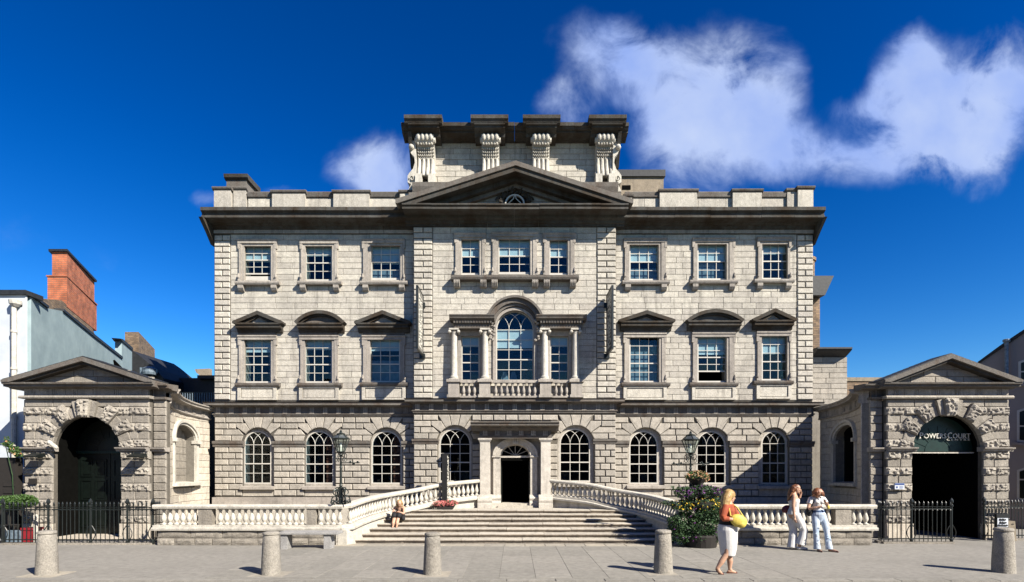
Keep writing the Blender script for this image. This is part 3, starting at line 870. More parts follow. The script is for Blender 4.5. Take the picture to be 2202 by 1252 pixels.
for s in (-1, 1):
    pts = []
    for k in range(16):
        t = k/15*1.6*PI; r = .14*(1-.5*k/15)
        pts.append((lc[0]+s*(Rl+.18)+s*r*math.cos(t), YC-.10, lc[1]+.16+r*math.sin(t)))
    mb.tube(pts, .035, 6)
mb.build('carved_cartouche', M['crust'], house)

# ---- parapet of the wings
par = MB(); cop = MB(); YPp = 20.55
def pier(u0, u1, vt, Yf, dz=.12, flare=.05, zb=11.4):
    x0, x1, zt = X(u0, Yf), X(u1, Yf), Z(vt, Yf)
    m_ = MB(); m_.box(x0+flare, x1-flare, Yf, Yf+.5, zb, zt-dz); m_.build('parapet_pier', M['ashlar'], house)
    m_ = MB(); m_.prism_x([(Yf-.0, zt-dz), (Yf-flare, zt-dz*.6), (Yf-flare*1.3, zt-.02), (Yf-flare, zt), (Yf+.5, zt), (Yf+.5, zt-dz)], x0, x1); m_.build('pier_coping', M['crust2'], house)
def parapet(x0, x1):
    Yf = YPp+.12; zt = Z(414, Yf)
    m_ = MB()
    for (a, b) in course(x0, x1, 1.1, [], 11.4, zt): m_.cr = random.random(); blk(m_, a+.005, b-.005, 11.42, zt-.2, Yf, .3, .005)
    o = m_.build('parapet_wall', M['ashlar'], house)
    m_ = MB(); m_.prism_x([(Yf, zt-.22), (Yf-.05, zt-.18), (Yf-.08, zt-.03), (Yf-.06, zt), (Yf+.35, zt), (Yf+.35, zt-.22)], x0, x1); m_.build('parapet_coping', M['crust2'], house)
parapet(X(530,YPp), X(870,YPp)); parapet(X(1345,YPp), X(1700,YPp))
for u0, u1, vt in ((582,659,409.5),(714,797,409.5),(857,890,409.5),(1416,1502,407),(1573,1641,407)): pier(u0, u1, vt, YPp)
pier(457, 499, 402.5, YPp-.05); pier(499, 532, 402.5, YPp+.06); pier(1690, 1717, 406, YPp+.03); pier(1713, 1752, 401, YPp-.06)
pier(1340, 1362, 418, YPp)
mb = MB(); Yk = 21.6; mb.box(X(487,Yk), X(530,Yk), Yk, Yk+.9, 11.4, Z(384,Yk)); 
o = mb.build('stone_stack', M['crust2'], house)
mb = MB(); mb.prism_x([(Yk, Z(388,Yk)), (Yk-.1, Z(384,Yk)), (Yk-.12, Z(377,Yk)), (Yk+1, Z(377,Yk)), (Yk+1, Z(388,Yk))], X(484,Yk), X(535,Yk)); mb.build('stack_coping', M['crust'], o)

# ---- attic cornice, ressauts, plinth
apf = [(0,14.36),(.06,14.36),(.08,14.39),(.16,14.40),(.20,14.42),(.52,14.45),(.52,14.51),(.60,14.52),(.64,14.58),(.69,14.60),(.70,14.72),(0,14.80)]
corn(X(862,YA-.7), X(1353,YA-.7), YA, apf, M['crust'], 'attic_cornice')
for u0, u1 in ((868.5,950),(1012,1093),(1124.5,1205.5),(1267,1348)):
    mb = MB(); YR = YA-.97
    x0, x1 = X(u0,YR), X(u1,YR)
    pr = [(.0,14.26),(.50,14.30),(.55,14.40),(.80,14.47),(.80,14.53),(.87,14.55)]
    mb.prism_x([(YA-o, z) for o, z in pr]+[(YA-.87, 14.58), (YA, 14.58)], x0+.12, x1-.12)
    mb.prism_x([(YA-.6, 14.58), (YA-.88, 14.58), (YA-.94, 14.68), (YA-.97, 14.70), (YA-.97, 14.83), (YA-.6, 14.86)], x0, x1)
    mb.prism_x([(YA-.6, 14.582), (YA-.6, 14.858), (YA, 14.86), (YA, 14.582)], x0+.002, x1-.002)
    mb.build('cornice_ressaut', M['crust'], house)
mb = MB(); Yb = 20.28
mb.prism_x([(YA+.2, 12.1), (Yb+.12, 12.1), (Yb+.02, Z(400,Yb)), (Yb, Z(391.5,Yb)), (Yb+.1, Z(390,Yb)), (YA+.2, Z(389,YA))], X(886,Yb), X(1330,Yb))
mb.box(X(878,Yb), X(1337,Yb), Yb+.08, YA+.3, 11.6, 12.2)
mb.build('attic_plinth', M['crust2'], house)

def console_mesh():
    mb = MB(); w = .32
    # side profile (y out negative, z) relative to wall y=0, top z=0
    prof = [(0,0),(-.56,0),(-.62,-.06),(-.62,-.20),(-.55,-.29),(-.44,-.31),(-.36,-.42),(-.28,-.60),(-.24,-.80),(-.25,-1.0),(-.31,-1.2),(-.40,-1.36),(-.40,-1.42),(0,-1.42)]
    mb.prism_x(prof, -w, w)
    fl = [(-.26,-.78),(-.26,-.95),(-.30,-1.12),(-.38,-1.30),(-.42,-1.42)]
    for k in range(4):
        x = -w+.08+k*(2*w-.16)/3
        mb.limb([(x, y-.015, z) for y, z in fl], [.05,.062,.066,.066,.055], 8)
    rnd = random.Random(3)
    for row in range(4):
        for k in range(8):
            x = -w+.05+k*(2*w-.1)/7; z = -.42-row*.095; y = -.40+row*.045
            q = Matrix.Rotation((k-3.5)*.22, 3, 'Y') @ Matrix.Rotation(-.4, 3, 'X')
            mb.ell((x, y, z-.02), (.024, .05, .065), q, 6, 4)
    for k in range(4):
        x = -w+.09+k*(2*w-.18)/3
        mb.ell((x, -.60, -.12), (.075,.08,.13), None, 8, 6)
    for k in range(6):
        x = -w+.07+k*(2*w-.14)/5; mb.ell((x, -.52, -.325), (.045,.055,.05), None, 6, 5)
    for s in (-1, 1):
        mb.limb([(s*(w-.02), -.46, -.17), (s*(w+.06), -.46, -.17)], [.12,.09], 10, round_ends=False)
        mb.limb([(s*(w-.02), -.30, -1.33), (s*(w+.04), -.30, -1.33)], [.09,.07], 10, round_ends=False)
    return mb.mesh('scroll_console', M['white_stone'])
cm_ = console_mesh()
for u in (914.5, 1054.5, 1163.5, 1301.5):
    xx = X(u, YA-.45)
    inst('scroll_console', cm_, (xx, YA, 14.37), house)
    for s in (-1, 1):
        m_ = MB(); m_.box(xx+s*.12, xx+s*.36, YA-.55, YA, 12.52, 12.94); m_.build('console_base', M['white_stone'], house)
for s in (-1, 1):      # scrolls standing against the flanks of the attic
    uu = [(1320,300),(1330,306),(1334,318),(1330,330),(1323,338),(1322,350),(1326,363),(1334,372),(1337.5,378),(1337.5,392),(1330,396),(1338,412),(1318,412)]
    ys = 20.55; poly = [(s*(X(u,ys)-.02), Z(v,ys)) for u, v in uu]
    if s < 0: poly = [(a-.02, b) for a, b in poly]
    mb = MB(); mb.prism(poly, ys, ys+.4)
    cx = s*X(1329,ys); mb.limb([(cx, ys-.06, Z(318,ys)), (cx, ys+.45, Z(318,ys))], .1, 12); 
    pts = [(s*X(1328,ys)+.09*(1-k/20)*math.cos(k*.45)*s, ys-.03, Z(385,ys)+.12*(1-k/20)*math.sin(k*.45)) for k in range(18)]
    mb.tube(pts, .022, 6)
    mb.build('flank_scroll', M['white_stone'], house)
    mb = MB(); mb.prism_x([(20.3, 14.4), (YA+2, 14.4), (YA+2, 13.4), (20.9, 13.4), (20.6, 13.9)], s*(X(1321,YA)+.02), s*X(1334,20.6)); mb.build('cornice_return', M['crust'], house)

# ---- body behind the facades
mb = MB()
mb.box(XL+.02, XL+.5, YW+TH+.02, 32, 0, 11.3); mb.box(XR-.5, XR-.02, YW+TH+.02, 32, 0, 11.3); mb.box(XL+.02, XR-.02, 31.5, 32.02, 0, 11.3)
mb.box(XL+.5, XR-.5, YW+TH, 31.5, 11.2, 11.3)
mb.build('side_wall', M['trim'], house)
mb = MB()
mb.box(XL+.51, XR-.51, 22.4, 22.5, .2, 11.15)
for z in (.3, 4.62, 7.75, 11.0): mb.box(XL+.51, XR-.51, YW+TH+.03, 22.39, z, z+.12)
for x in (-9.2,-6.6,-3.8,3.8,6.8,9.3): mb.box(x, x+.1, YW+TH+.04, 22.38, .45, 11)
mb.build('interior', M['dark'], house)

# ================================================================== WINDOWS
def sash_window(uL, uR, vT, vB, Yg, cols, rows, wallY, op, meet=None, blind=0, curtain=False, net=0, arch=0, slide=0.0, name='window'):
    """uL..vB: glazed rectangle in the picture at depth Yg; op: opening it stands in"""
    x0, x1, z0, z1 = X(uL,Yg), X(uR,Yg), Z(vB,Yg), Z(vT,Yg)
    w = empty(name, ((x0+x1)/2, Yg, z0), parent=None); w.parent = None
    setp(w, house)
    ww = x1-x0
    fr = MB()
    if arch:
        R = ww/2; zs = z1-R; c = (x0+x1)/2; Ro = (op[1]-op[0])/2+.05
        f_ = .042
        solid_wall(fr, x0-f_, x1+f_, z0-f_, z1+f_, Yg-.03, Yg+.05, [(x0, x1, z0, zs, R)])
        rv = MB(); solid_wall(rv, min(op[0]-.02, x0-.07), max(op[1]+.02, x1+.07), op[2]-.02, op[3]+op[4]+.07, Yg-.034, Yg+.06, [(x0-f_*.9, x1+f_*.9, z0-f_*.9, zs, R+f_*.9)])
        rv.build('reveal_stone', M['rustic'] if not blind else M['trim'], w)
    else:
        solid_wall(fr, min(op[0]-.02, x0-.04), max(op[1]+.02, x1+.04), op[2]-.02, op[3]+.04, Yg-.03, Yg+.05, [(x0, x1, z0, z1, 0)])
        zs = z1
    fr.build('sash_frame', M['wood'], w)
    br = MB(); t = .0105
    rowz = [z0+(zs-z0)*k/rows for k in range(rows+1)] if not slide else [z0+slide+(zs-z0-slide)*k/rows for k in range(rows+1)]
    for k in range(1, cols):
        x = x0+ww*k/cols; br.box(x-t, x+t, Yg-.012, Yg+.012, rowz[0], zs)
    mi = meet if meet is not None else rows//2
    for k in range(0 if slide else 1, rows+(1 if arch else 0)):
        th = .020 if k == mi else (.024 if (k == 0) else t)
        br.box(x0, x1, Yg-.016 if k != mi else Yg-.03, Yg+.014, rowz[k]-th, rowz[k]+th)
    if arch:
        for dc in (ww/3, 2*ww/3):
            for s in (-1, 1):
                pts = []
                cc = c+s*dc
                for k in range(25):
                    a = PI/2+s*PI/2*(1-k/24.0)      # left arch side for s=+1
                    p = (cc+R*math.cos(a), zs+R*math.sin(a))
                    if (p[0]-c)**2+(p[1]-zs)**2 <= R*R*1.01: pts.append((p[0], Yg, p[1]))
                if len(pts) > 1: br.tube(pts, .0105, 4)
    br.build('glazing_bars', M['wood'], w)
    for r in range(rows):
        for k in range(cols):
            pw, ph = ww/cols-2*t+.004, rowz[r+1]-rowz[r]-2*t+.004
            key = ('pane', round(pw,3), round(ph,3))
            if key not in BCACHE:
                m_ = MB(); m_.box(-pw/2, pw/2, -.002, .002, -ph/2, ph/2); BCACHE[key] = m_.mesh('pane', M['glass'])
            inst('pane', BCACHE[key], (x0+ww*(k+.5)/cols, Yg, (rowz[r]+rowz[r+1])/2), w, rot=(random.uniform(-.03,.03), 0, random.uniform(-.04,.04)))
    if arch:
        for k in range(cols):
            a, b = x0+ww*k/cols+.008, x0+ww*(k+1)/cols-.008
            xs = [a+(b-a)*j/6 for j in range(7)]
            top = [(x, zs+math.sqrt(max(0, R*R-(x-c)**2))) for x in xs]
            m_ = MB(); m_.prism([(a, zs+.01), (b, zs+.01)]+[p for p in reversed(top) if p[1] > zs+.012], Yg-.002, Yg+.002); m_.build('pane', M['glass'], w)
    if blind: m_ = MB(); m_.box(x0-.03, x1+.03, Yg+.04, Yg+.05, zs-(zs-z0)*blind, zs+.02); m_.build('roller_blind', M['blind'], w)
    if net: 
        m_ = MB(); m_.box(x0-.03, x1+.03, Yg+.13, Yg+.14, z0, z0+(zs-z0)*net); m_.build('net_curtain', M['net'], w)
    if curtain:
        m_ = MB(); cw = .26*ww
        for k in range(6): m_.limb([(x1-cw+cw*k/5, Yg+.2, z0), (x1-cw+cw*k/5, Yg+.2, zs+.3)], [.05,.045], 6)
        m_.build('curtain', M['curtain'], w)
    return w

for i, a in enumerate(topw):
    op = op_top[i]
    sash_window(a[0]+1.5, a[1]-1.5, a[2], a[3]-(5 if i == 0 else 1.5), YW+.14, 3, 4, YW, op, meet=2, blind=(.5,.28,.55,.5,.5,.28)[i], net=(0,.0,.3,.35,0.5,0)[i], slide=.1 if i == 0 else 0)
for i, a in enumerate(firw):
    op = op_fir[i]
    sash_window(a[0]+1.5, a[1]-1.5, a[2]+1.5, a[3]-1.5, YW+.14, 3, 5, YW, op, meet=2, blind=(.30,.24,.28,0,.4,.42)[i], net=(0,0,.5,.85,.0,0)[i], slide=.36 if i == 4 else 0)
for i, a in enumerate(grw):
    u0, u1 = ((526,583.5),(657,717),(800,863),(1353.8,1413.6),(1498,1559),(1637.4,1690))[i]
    sash_window(u0+1.5, u1-1.5, 929.5, 1038, YW+.17, 3, 4, YW, op_gr[i], meet=2, curtain=i in (1, 2), arch=1)
for i, (u0, u1) in enumerate(((946,1011.5),(1204,1268))):
    sash_window(u0+1.5, u1-1.5, 924.5, 1033.5, YC+.17, 3, 4, YC, op_cgr[i], meet=2, arch=1)
for i, a in enumerate(ctop):
    sash_window(a[0]+2, a[1]-2, a[2]+2, a[3]-2, YC+.14, (2,3,2)[i], 4, YC, op_ctop[i], meet=2, blind=(.5,.52,.5)[i])
sash_window(1069, 1145.5, 671.5, 817, YC+.16, 3, 5, YC, ven_c, meet=2, arch=1, blind=.36)
for i, (u0, u1) in enumerate(((994.5,1029),(1185,1220))):
    sash_window(u0, u1, 725.5, 817, YC+.14, 2, 5, YC, ven_s[i], meet=2, blind=.22)
# small items seen through the big window: hanging clothes
for k, (u, c_) in enumerate(((1085,'net'),(1104,'net'),(1128,'curtain'))):
    Yq = YC+.75; m_ = MB(); xx = X(u, Yq); m_.prism([(xx-.06, Z(800,Yq)), (xx+.06, Z(800,Yq)), (xx+.18, Z(822,Yq)), (xx-.16, Z(822,Yq))], Yq, Yq+.1)
    m_.build('display_garment', M[c_], house)

# ---- window surrounds: eared architraves, sills, pediments
def architrave(u0, u1, vt, vb, iu0, iu1, ivt, Y, mat='trim'):
    yf = Y-.09
    ox0, ox1, oz1, oz0 = X(u0,yf), X(u1,yf), Z(vt,yf), Z(vb,yf)
    ix0, ix1, iz1 = X(iu0,Y), X(iu1,Y), Z(ivt,Y)
    w1 = (ix0-ox0); mb = MB()
    ear = .04
    # outer band, inner band stepped back
    solid_wall(mb, ox0+ear, ox1-ear, oz0, oz1-.06, yf+.02, Y+.03, [(ix0-.09, ix1+.09, oz0-1, iz1+.09, 0)])
    solid_wall(mb, ix0-.09, ix1+.09, oz0, iz1+.09, yf+.045, Y+.03, [(ix0, ix1, oz0-1, iz1, 0)])
    mb.prism_x([(Y+.03, oz1-.16), (yf, oz1-.16), (yf-.0, oz1-.07), (yf-.03, oz1-.05), (yf-.03, oz1), (Y+.03, oz1+.01)], ox0, ox1)
    for s, xx in ((1, ox0), (-1, ox1)):
        mb.box(xx, xx+s*(ear+.05), yf+.01, Y+.03, oz1-.36, oz1-.16)
        mb.box(xx+s*.005, xx+s*(ear+.04), yf+.005, Y+.03, oz0, oz0+.12)
        mb.limb([(xx+s*.035, yf+.0, oz0+.14), (xx+s*.035, yf+.0, oz0+.26)], [.045,.02], 6)
    return mb
def ssill(u0, u1, v0, v1, Y, proj=.2, brackets=(), bh=14):
    mb = MB(); yf = Y-proj; z1, z0 = Z(v0,yf), Z(v1,yf)
    mb.prism_x([(Y+.03, z0), (yf+.03, z0), (yf, z0+(z1-z0)*.45), (yf, z1-.01), (yf+.02, z1), (Y+.1, z1+.02)], X(u0,yf), X(u1,yf))
    for u in brackets:
        xx = X(u, yf+.03); hb = bh/60
        mb.prism_x([(Y+.03, z0), (yf+.04, z0), (yf+.04, z0-hb*.5), (yf+.10, z0-hb*.85), (Y-.04, z0-hb), (Y+.03, z0-hb)], xx-.10, xx+.10)
    return mb
for i, a in enumerate(topw):
    s_ = architrave(a[4], a[5], a[6], 604 if i < 3 else 602, a[0]-1, a[1]+1, a[2]-1, YW)
    s_.build('window_surround', M['trim'], house)
    sx0, sx1 = ((504,599.5),(638,733.5),(773,875.5),(1339,1441),(1484.5,1587.5),(1623.7,1709.7))[i]
    v0 = (604,603.5,603.5,602.5,601.5,599.5)[i]
    ssill(sx0, sx1, v0, v0+7, YW, .2, (sx0+12, sx1-12)).build('bracketed_sill', M['trim'], house)
for i, a in enumerate(firw):
    fb = a[3]; top = (721,721,721,716,715,713)[i]
    architrave(a[4], a[5], top, fb+1, a[0]-1, a[1]+1, a[2]-1, YW).build('window_surround', M['trim'], house)
    # frieze and cornice
    Yf = YW-.32; p0, p1, pa = a[6], a[7], a[8]
    dv = (0,0,0,-4,-5,-6)[i]
    mb = MB()
    mb.prism_x([(YW+.02, Z(721+dv,YW)), (YW-.08, Z(721+dv,YW)), (YW-.08, Z(714+dv,YW)), (YW-.12, Z(711+dv,YW-.1)), (YW+.02, Z(700+dv,YW))], X(a[4]+2,YW-.08), X(a[5]-2,YW-.08))
    mb.build('window_frieze', M['crust2'], house)
    mb = MB(); x0, x1 = X(p0,Yf), X(p1,Yf); zb, zt = Z(703+dv,Yf), Z(692+dv,Yf)
    mb.prism_x([(YW+.02, zb-.16), (YW-.1, zb-.15), (YW-.15, zb-.04), (Yf+.05, zb-.01), (Yf+.05, zb+.07), (Yf, zb+.10), (Yf, zt-.03), (YW+.02, zt-.01)], x0+.09, x1-.09)
    za = Z(pa, Yf); cxx = (x0+x1)/2
    if a[9] == 'tri':
        th = .14
        for s in (-1, 1):
            e = x0 if s < 0 else x1
            mb.prism([(cxx, za), (e, zt+.02), (e, zt-.05), (e-s*.1, zt-.07), (cxx, za-th)], Yf-.01, YW+.02)
            mb.prism([(cxx, za-th+.01), (e-s*.2, zt-.07), (e-s*.42, zt-.07), (cxx, za-th-.06)], Yf+.09, YW+.02)
        mb.build('window_pediment', M['crust'], house)
        m2 = MB(); m2.prism([(x0+.3, zt-.08), (x1-.3, zt-.08), (cxx, za-th)], YW-.14, YW-.10); m2.build('pediment_panel', M['trim'], house)
    else:
        hw = (x1-x0)/2; rise = za-zt; Rr = (hw*hw+rise*rise)/(2*rise); zc_ = za-Rr; A = math.asin(hw/Rr)
        for k in range(16):
            p, q = -A+2*A*k/16, -A+2*A*(k+1)/16
            for r0, r1, yy in ((Rr-.12, Rr, Yf-.01), (Rr-.19, Rr-.12, Yf+.09)):
                mb.prism([(cxx+r0*math.sin(p), zc_+r0*math.cos(p)), (cxx+r1*math.sin(p), zc_+r1*math.cos(p)),
                          (cxx+r1*math.sin(q), zc_+r1*math.cos(q)), (cxx+r0*math.sin(q), zc_+r0*math.cos(q))], yy, YW+.02)
        mb.build('window_pediment', M['crust'], house)
        m2 = MB(); m2.prism([(cxx+(Rr-.1)*math.sin(-A*.86+2*A*.86*k/12), max(zt-.06, zc_+(Rr-.1)*math.cos(-A*.86+2*A*.86*k/12))) for k in range(13)]+[(x1-.15, zt-.08), (x0+.15, zt-.08)], YW-.14, YW-.10); m2.build('pediment_panel', M['crust2'], house)
    # sill and panelled apron
    su0, su1 = ((504,600),(638,734),(773,876),(1337,1442),(1484,1588.5),(1622,1707.5))[i]
    ssill(su0, su1, fb+1.5, fb+9, YW, .17).build('apron_sill', M['crust2'], house)
    mb = MB(); yy = YW-.10; q0, q1 = X(a[4],yy), X(a[5],yy); z1, z0 = Z(fb+9,yy), Z(860+(fb-822)*.5,yy)
    solid_wall(mb, q0, q1, z0, z1, yy, YW+.02, [(q0+.12, q1-.12, z0+.07, z1-.07, 0)])
    mb.box(q0+.14, q1-.14, YW-.065, YW+.02, z0+.09, z1-.09)
    mb.build('window_apron', M['ashlar'], house)
for i, a in enumerate(ctop):
    architrave(a[4], a[5], a[6], 591, a[0], a[1], a[2]-0, YC).build('window_surround', M['trim'], house)
mb = ssill(969, 1245, 591, 600, YC, .3)
mb.build('balcony_sill', M['crust2'], house)
bm_ = MB()
bm_.prism_x([(0,0),(-.26,0),(-.27,-.08),(-.2,-.16),(-.16,-.24),(0,-.25)], -.11, .11)
for k in range(4): bm_.limb([(-.085+k*.057, -.26, -.03), (-.085+k*.057, -.25, -.11), (-.085+k*.057, -.18, -.21)], .022, 6)
bme = bm_.mesh('sill_bracket', M['trim'])
for u in (982.5, 1039.5, 1063.5, 1150.5, 1175.5, 1232): inst('sill_bracket', bme, (X(u,YC-.15), YC+.0, Z(600,YC-.3)+.005), house)

# ================================================================== VENETIAN WINDOW
def column(x, yc, z0, z1, r):
    mb = MB(); h = z1-z0
    mb.lathe([(r*1.35,0),(r*1.35,.05),(r*1.2,.06),(r*1.28,.10),(r*1.05,.14),(r*1.0,.16),(r*1.0,h*.35),(r*.86,h-.2),(r*.95,h-.19),(r*.95,h-.17),(r*.86,h-.165),(r*.9,h-.14),(r*1.15,h-.10)], (x, yc, z0), 14)
    mb.box(x-r*1.45, x+r*1.45, yc-r*1.45, yc+r*1.45, z0-.02, z0+.03)
    mb.box(x-r*1.5, x+r*1.5, yc-r*1.3, yc+r*1.3, z1-.06, z1)
    for s in (-1, 1):
        for q in (-1, 1):
            mb.limb([(x+s*r*1.35, yc+q*r*1.05-.01*q, z1-.12), (x+s*r*1.35, yc+q*r*.8, z1-.12)], [.065,.065], 10)
    o = mb.build('column', M['white_stone'], house); smooth_by_angle(o, 35)
yc_ = YC-.22
zr = Z(816, YC-.35)
for (u0, u1) in ((969.7,984),(1036,1050.5),(1164,1179),(1230,1245)):
    column(X((u0+u1)/2, yc_), yc_, zr, Z(706,YC-.32), .118)
for (u0, u1) in ((965.6,1063),(1153.5,1262.6)):
    mb = MB(); Yf = YC-.55; Ye = YC-.36
    x0, x1 = X(u0,Yf), X(u1,Yf)
    mb.box(X(u0,Yf)+.16, X(u1,Yf)-.16, Ye, YC+.03, Z(706,Ye), Z(692,Ye))
    mb.box(X(u0,Yf)+.13, X(u1,Yf)-.13, Ye-.03, YC+.03, Z(696,Ye), Z(690,Ye))
    zt = Z(675.5,Yf); zb = Z(683,Yf)
    mb.prism_x([(YC+.03, Z(689,Ye)), (Ye-.04, Z(689,Ye)), (Ye-.04, zb-.06), (Yf+.05, zb), (Yf+.04, zb+.04), (Yf, zt-.03), (Yf, zt), (YC+.03, zt+.02)], x0, x1)
    k = x0+.15
    while k < x1-.15: mb.box(k, k+.05, Ye-.10, Ye-.03, zb-.16, zb-.09); k += .1
    mb.build('window_entablature', M['crust2'], house)
mb = MB(); cx = X(1107.5,YC); zs = ven_c[3]; 
for r0, r1, yy in ((.72,.82,YC-.12),(.82,1.0,YC-.20),(.98,1.06,YC-.30)):
    ring(mb, (cx, Z(676,YC)-.45+.0), r0, r1, yy, YC+.03, .12, PI-.12, 22)
mb.build('arch_hood', M['crust2'], house)
mb = MB(); ring(mb, (cx, ven_c[3]), ven_c[4], ven_c[4]+.1, YC-.06, YC+.03, 0, PI, 20); 
for s, o in ((-1, ven_c[0]), (1, ven_c[1])): mb.box(o, o+s*.1, YC-.06, YC+.03, ven_c[2], ven_c[3])
mb.build('window_surround', M['trim'], house)
rnd = random.Random(9); 
for s in (-1, 1):
    mb = MB()
    for k in range(14):
        mb.ell((cx+s*(.80+rnd.uniform(-.08,.1)), YC-.18+rnd.uniform(-.08,.05), zs+.35-k*.06), (.06,.06,.055), Matrix.Rotation(rnd.uniform(0,3),3,'Y'), 6, 5)
    mb.build('carved_drop', M['trim'], house)
for o in ven_s:
    mb = MB(); solid_wall(mb, o[0]-.12, o[1]+.12, o[2], o[3]+.2, YC-.05, YC+.03, [(o[0]-.01, o[1]+.01, o[2]-1, o[3], 0)]); mb.build('window_surround', M['trim'], house)
# balcony balustrade
BPROF = [(.052,0),(.052,.035),(.034,.05),(.030,.07),(.044,.09),(.062,.14),(.066,.18),(.052,.25),(.034,.31),(.028,.36),(.031,.385),(.043,.39),(.043,.405),(.033,.412),(.050,.43),(.050,.455)]
def baluster_mesh(h, mat, fat=1.0, seg=12):
    k = h/.455; mb = MB(); mb.lathe([(r*fat, z*k) for r, z in BPROF], (0,0,0), seg)
    mb.box(-.058*fat, .058*fat, -.058*fat, .058*fat, 0, .03*k); mb.box(-.055*fat, .055*fat, -.055*fat, .055*fat, .43*k, .455*k)
    me = mb.mesh('baluster', mat)
    me.polygons.foreach_set('use_smooth', [len(p.vertices) == 4 for p in me.polygons])
    return me
Yb = YC-.30
zt, zb_ = Z(816,Yb), Z(855,Yb)
for (u0, u1) in ((961,989),(1028,1056),(1159,1188),(1226,1255)):
    mb = MB(); x0, x1 = X(u0,Yb-.08), X(u1,Yb-.08)
    mb.box(x0, x1, Yb-.08, YC, zb_, zb_+.1); mb.box(x0+.04, x1-.04, Yb-.04, YC, zb_+.1, zt-.1)
    mb.box(x0-.02, x1+.02, Yb-.1, YC, zt-.1, zt)
    mb.build('column_pedestal', M['trim'], house)
for (u0, u1) in ((989,1028),(1056,1159),(1188,1226)):
    MB().box(X(u0,Yb)-.02, X(u1,Yb)+.02, Yb, Yb+.16, zt-.12, zt-.02).build('balcony_rail', M['trim'], house); MB().box(X(u0,Yb)-.02, X(u1,Yb)+.02, Yb+.01, Yb+.17, zb_, zb_+.06).build('baluster_base', M['trim'], house)
bme = baluster_mesh(zt-.12-zb_-.06, M['trim'], .95)
for (u0, u1, n_) in ((991,1026,3),(1060,1156,8),(1190,1224,3)):
    for k in range(n_): inst('baluster', bme, (X(u0+(u1-u0)*(k+.5)/n_, Yb+.08), Yb+.08, zb_+.06), house)

# ================================================================== DOORCASE
Yd, Ym = 19.6, 20.0
cxd = X(1108, Yd)
for s in (-1, 1):
    mb = MB(); x0, x1 = (X(1033,Yd), X(1052.5,Yd)) if s < 0 else (X(1164,Yd), X(1183,Yd))
    mb.box(x0-.02, x1+.02, Yd+.01, YC+.1, 1.18, Z(945,Yd))
    mb.box(x0-.01, x1+.01, Yd, Yd+.2, 1.2, Z(953,Yd))
    for a, b, e in ((953,949,.0),(949,946,.03),(946,942.5,.06)): mb.box(x0-.02-e, x1+.02+e, Yd-e, YC+.1, Z(a,Yd), Z(b,Yd)-.002)
    m2 = MB(); px0, px1 = x0-.09, x1+.09
    m2.prism_x([(YC+.1, T), (Yd-.16, T), (Yd-.16, T+.14), (Yd-.12, T+.16), (Yd-.15, T+.26), (Yd-.12, T+.36), (Yd-.05, T+.39), (Yd-.03, T+.46), (YC+.1, T+.46)], px0, px1)
    m2.build('pilaster_pedestal', M['door'], house); mb.build('door_pilaster', M['door'], house)
mb = MB(); Ye = Yd
ex0, ex1 = X(1031,Ye), X(1185,Ye)
mb.box(ex0-.02, ex1+.02, Ye-.02, YC+.1, Z(943,Ye), Z(936,Ye)); mb.box(ex0, ex1, Ye+.005, YC+.1, Z(936,Ye), Z(920,Ye))
Yl = 19.18; z1, z0 = Z(906,Yl), Z(914,Yl)
mb.prism_x([(YC+.1, z0-.17), (Ye-.03, z0-.17), (Ye-.08, z0-.10), (Ye-.12, z0-.04), (Yl+.05, z0-.01), (Yl+.05, z0+.05), (Yl, z1-.04), (Yl, z1), (YC+.1, z1+.05)], X(1011.5,Yl), X(1203,Yl))
for k in range(6): xx = ex0+.2+k*(ex1-ex0-.4)/5; mb.box(xx-.10, xx+.10, Ye-.16, Ye, z0-.10, z0-.03)
mb.build('door_entablature', M['crust2'], house)
for k in range(6):
    xx = ex0+.2+k*(ex1-ex0-.4)/5; inst('triglyph', trim, (xx, Ye-.012, Z(928,Ye)), house)
mb = MB(); rx_, rz_ = .53, .40; zsd = Z(980,Ym)
solid_wall(mb, X(1052,Ym), X(1166,Ym), T, Z(941,Ym), Ym, YC+.3, [(cxd+.0-rx_, cxd+rx_, T-1, zsd, rz_)])
mb.build('door_wall', M['door'], house)
mb = MB()
for r0, r1, yy in ((.0,.10,Ym-.10),(.10,.20,Ym-.14),(.19,.27,Ym-.18)):
    n_ = 20
    for k in range(n_):
        p, q = PI*k/n_, PI*(k+1)/n_
        P = lambda a, r: (cxd+(rx_+r)*math.cos(a), zsd+(rz_+r*.85)*math.sin(a))
        mb.prism([P(p,r0), P(p,r1), P(q,r1), P(q,r0)], yy, Ym+.02)
mb.build('archivolt', M['door'], house)
mb = MB(); mb.prism([(cxd-.09, zsd+rz_), (cxd+.09, zsd+rz_), (cxd+.13, Z(943,Ym-.2)), (cxd-.13, Z(943,Ym-.2))], Ym-.22, Ym); 
for k in (-1,0,1): mb.limb([(cxd+k*.07, Ym-.23, zsd+rz_+.04), (cxd+k*.08, Ym-.25, zsd+rz_+.2)], .025, 6)
mb.build('keystone', M['door'], house)
for s in (-1, 1):
    mb = MB(); x0 = cxd+s*(rx_+.01); x1 = cxd+s*(rx_+.25)
    mb.box(x0, x1, Ym-.14, Ym+.02, T+.44, zsd-.09); mb.box(x0+s*.02, x1+s*.03, Ym-.17, Ym-.0, zsd-.03, zsd)
    mb.box(x0-s*.02, x1+s*.05, Ym-.19, Ym+.02, zsd-.06, zsd-.03); mb.box(x0, x1, Ym-.16, Ym+.02, zsd-.09, zsd-.06)
    mb.prism_x([(Ym+.02, T), (Ym-.28, T), (Ym-.28, T+.16), (Ym-.24, T+.24), (Ym-.27, T+.32), (Ym-.18, T+.40), (Ym-.16, T+.45), (Ym+.02, T+.45)], min(x0-s*.03, x1+s*.04), max(x0-s*.03, x1+s*.04))
    mb.build('door_jamb_pilaster', M['door'], house)
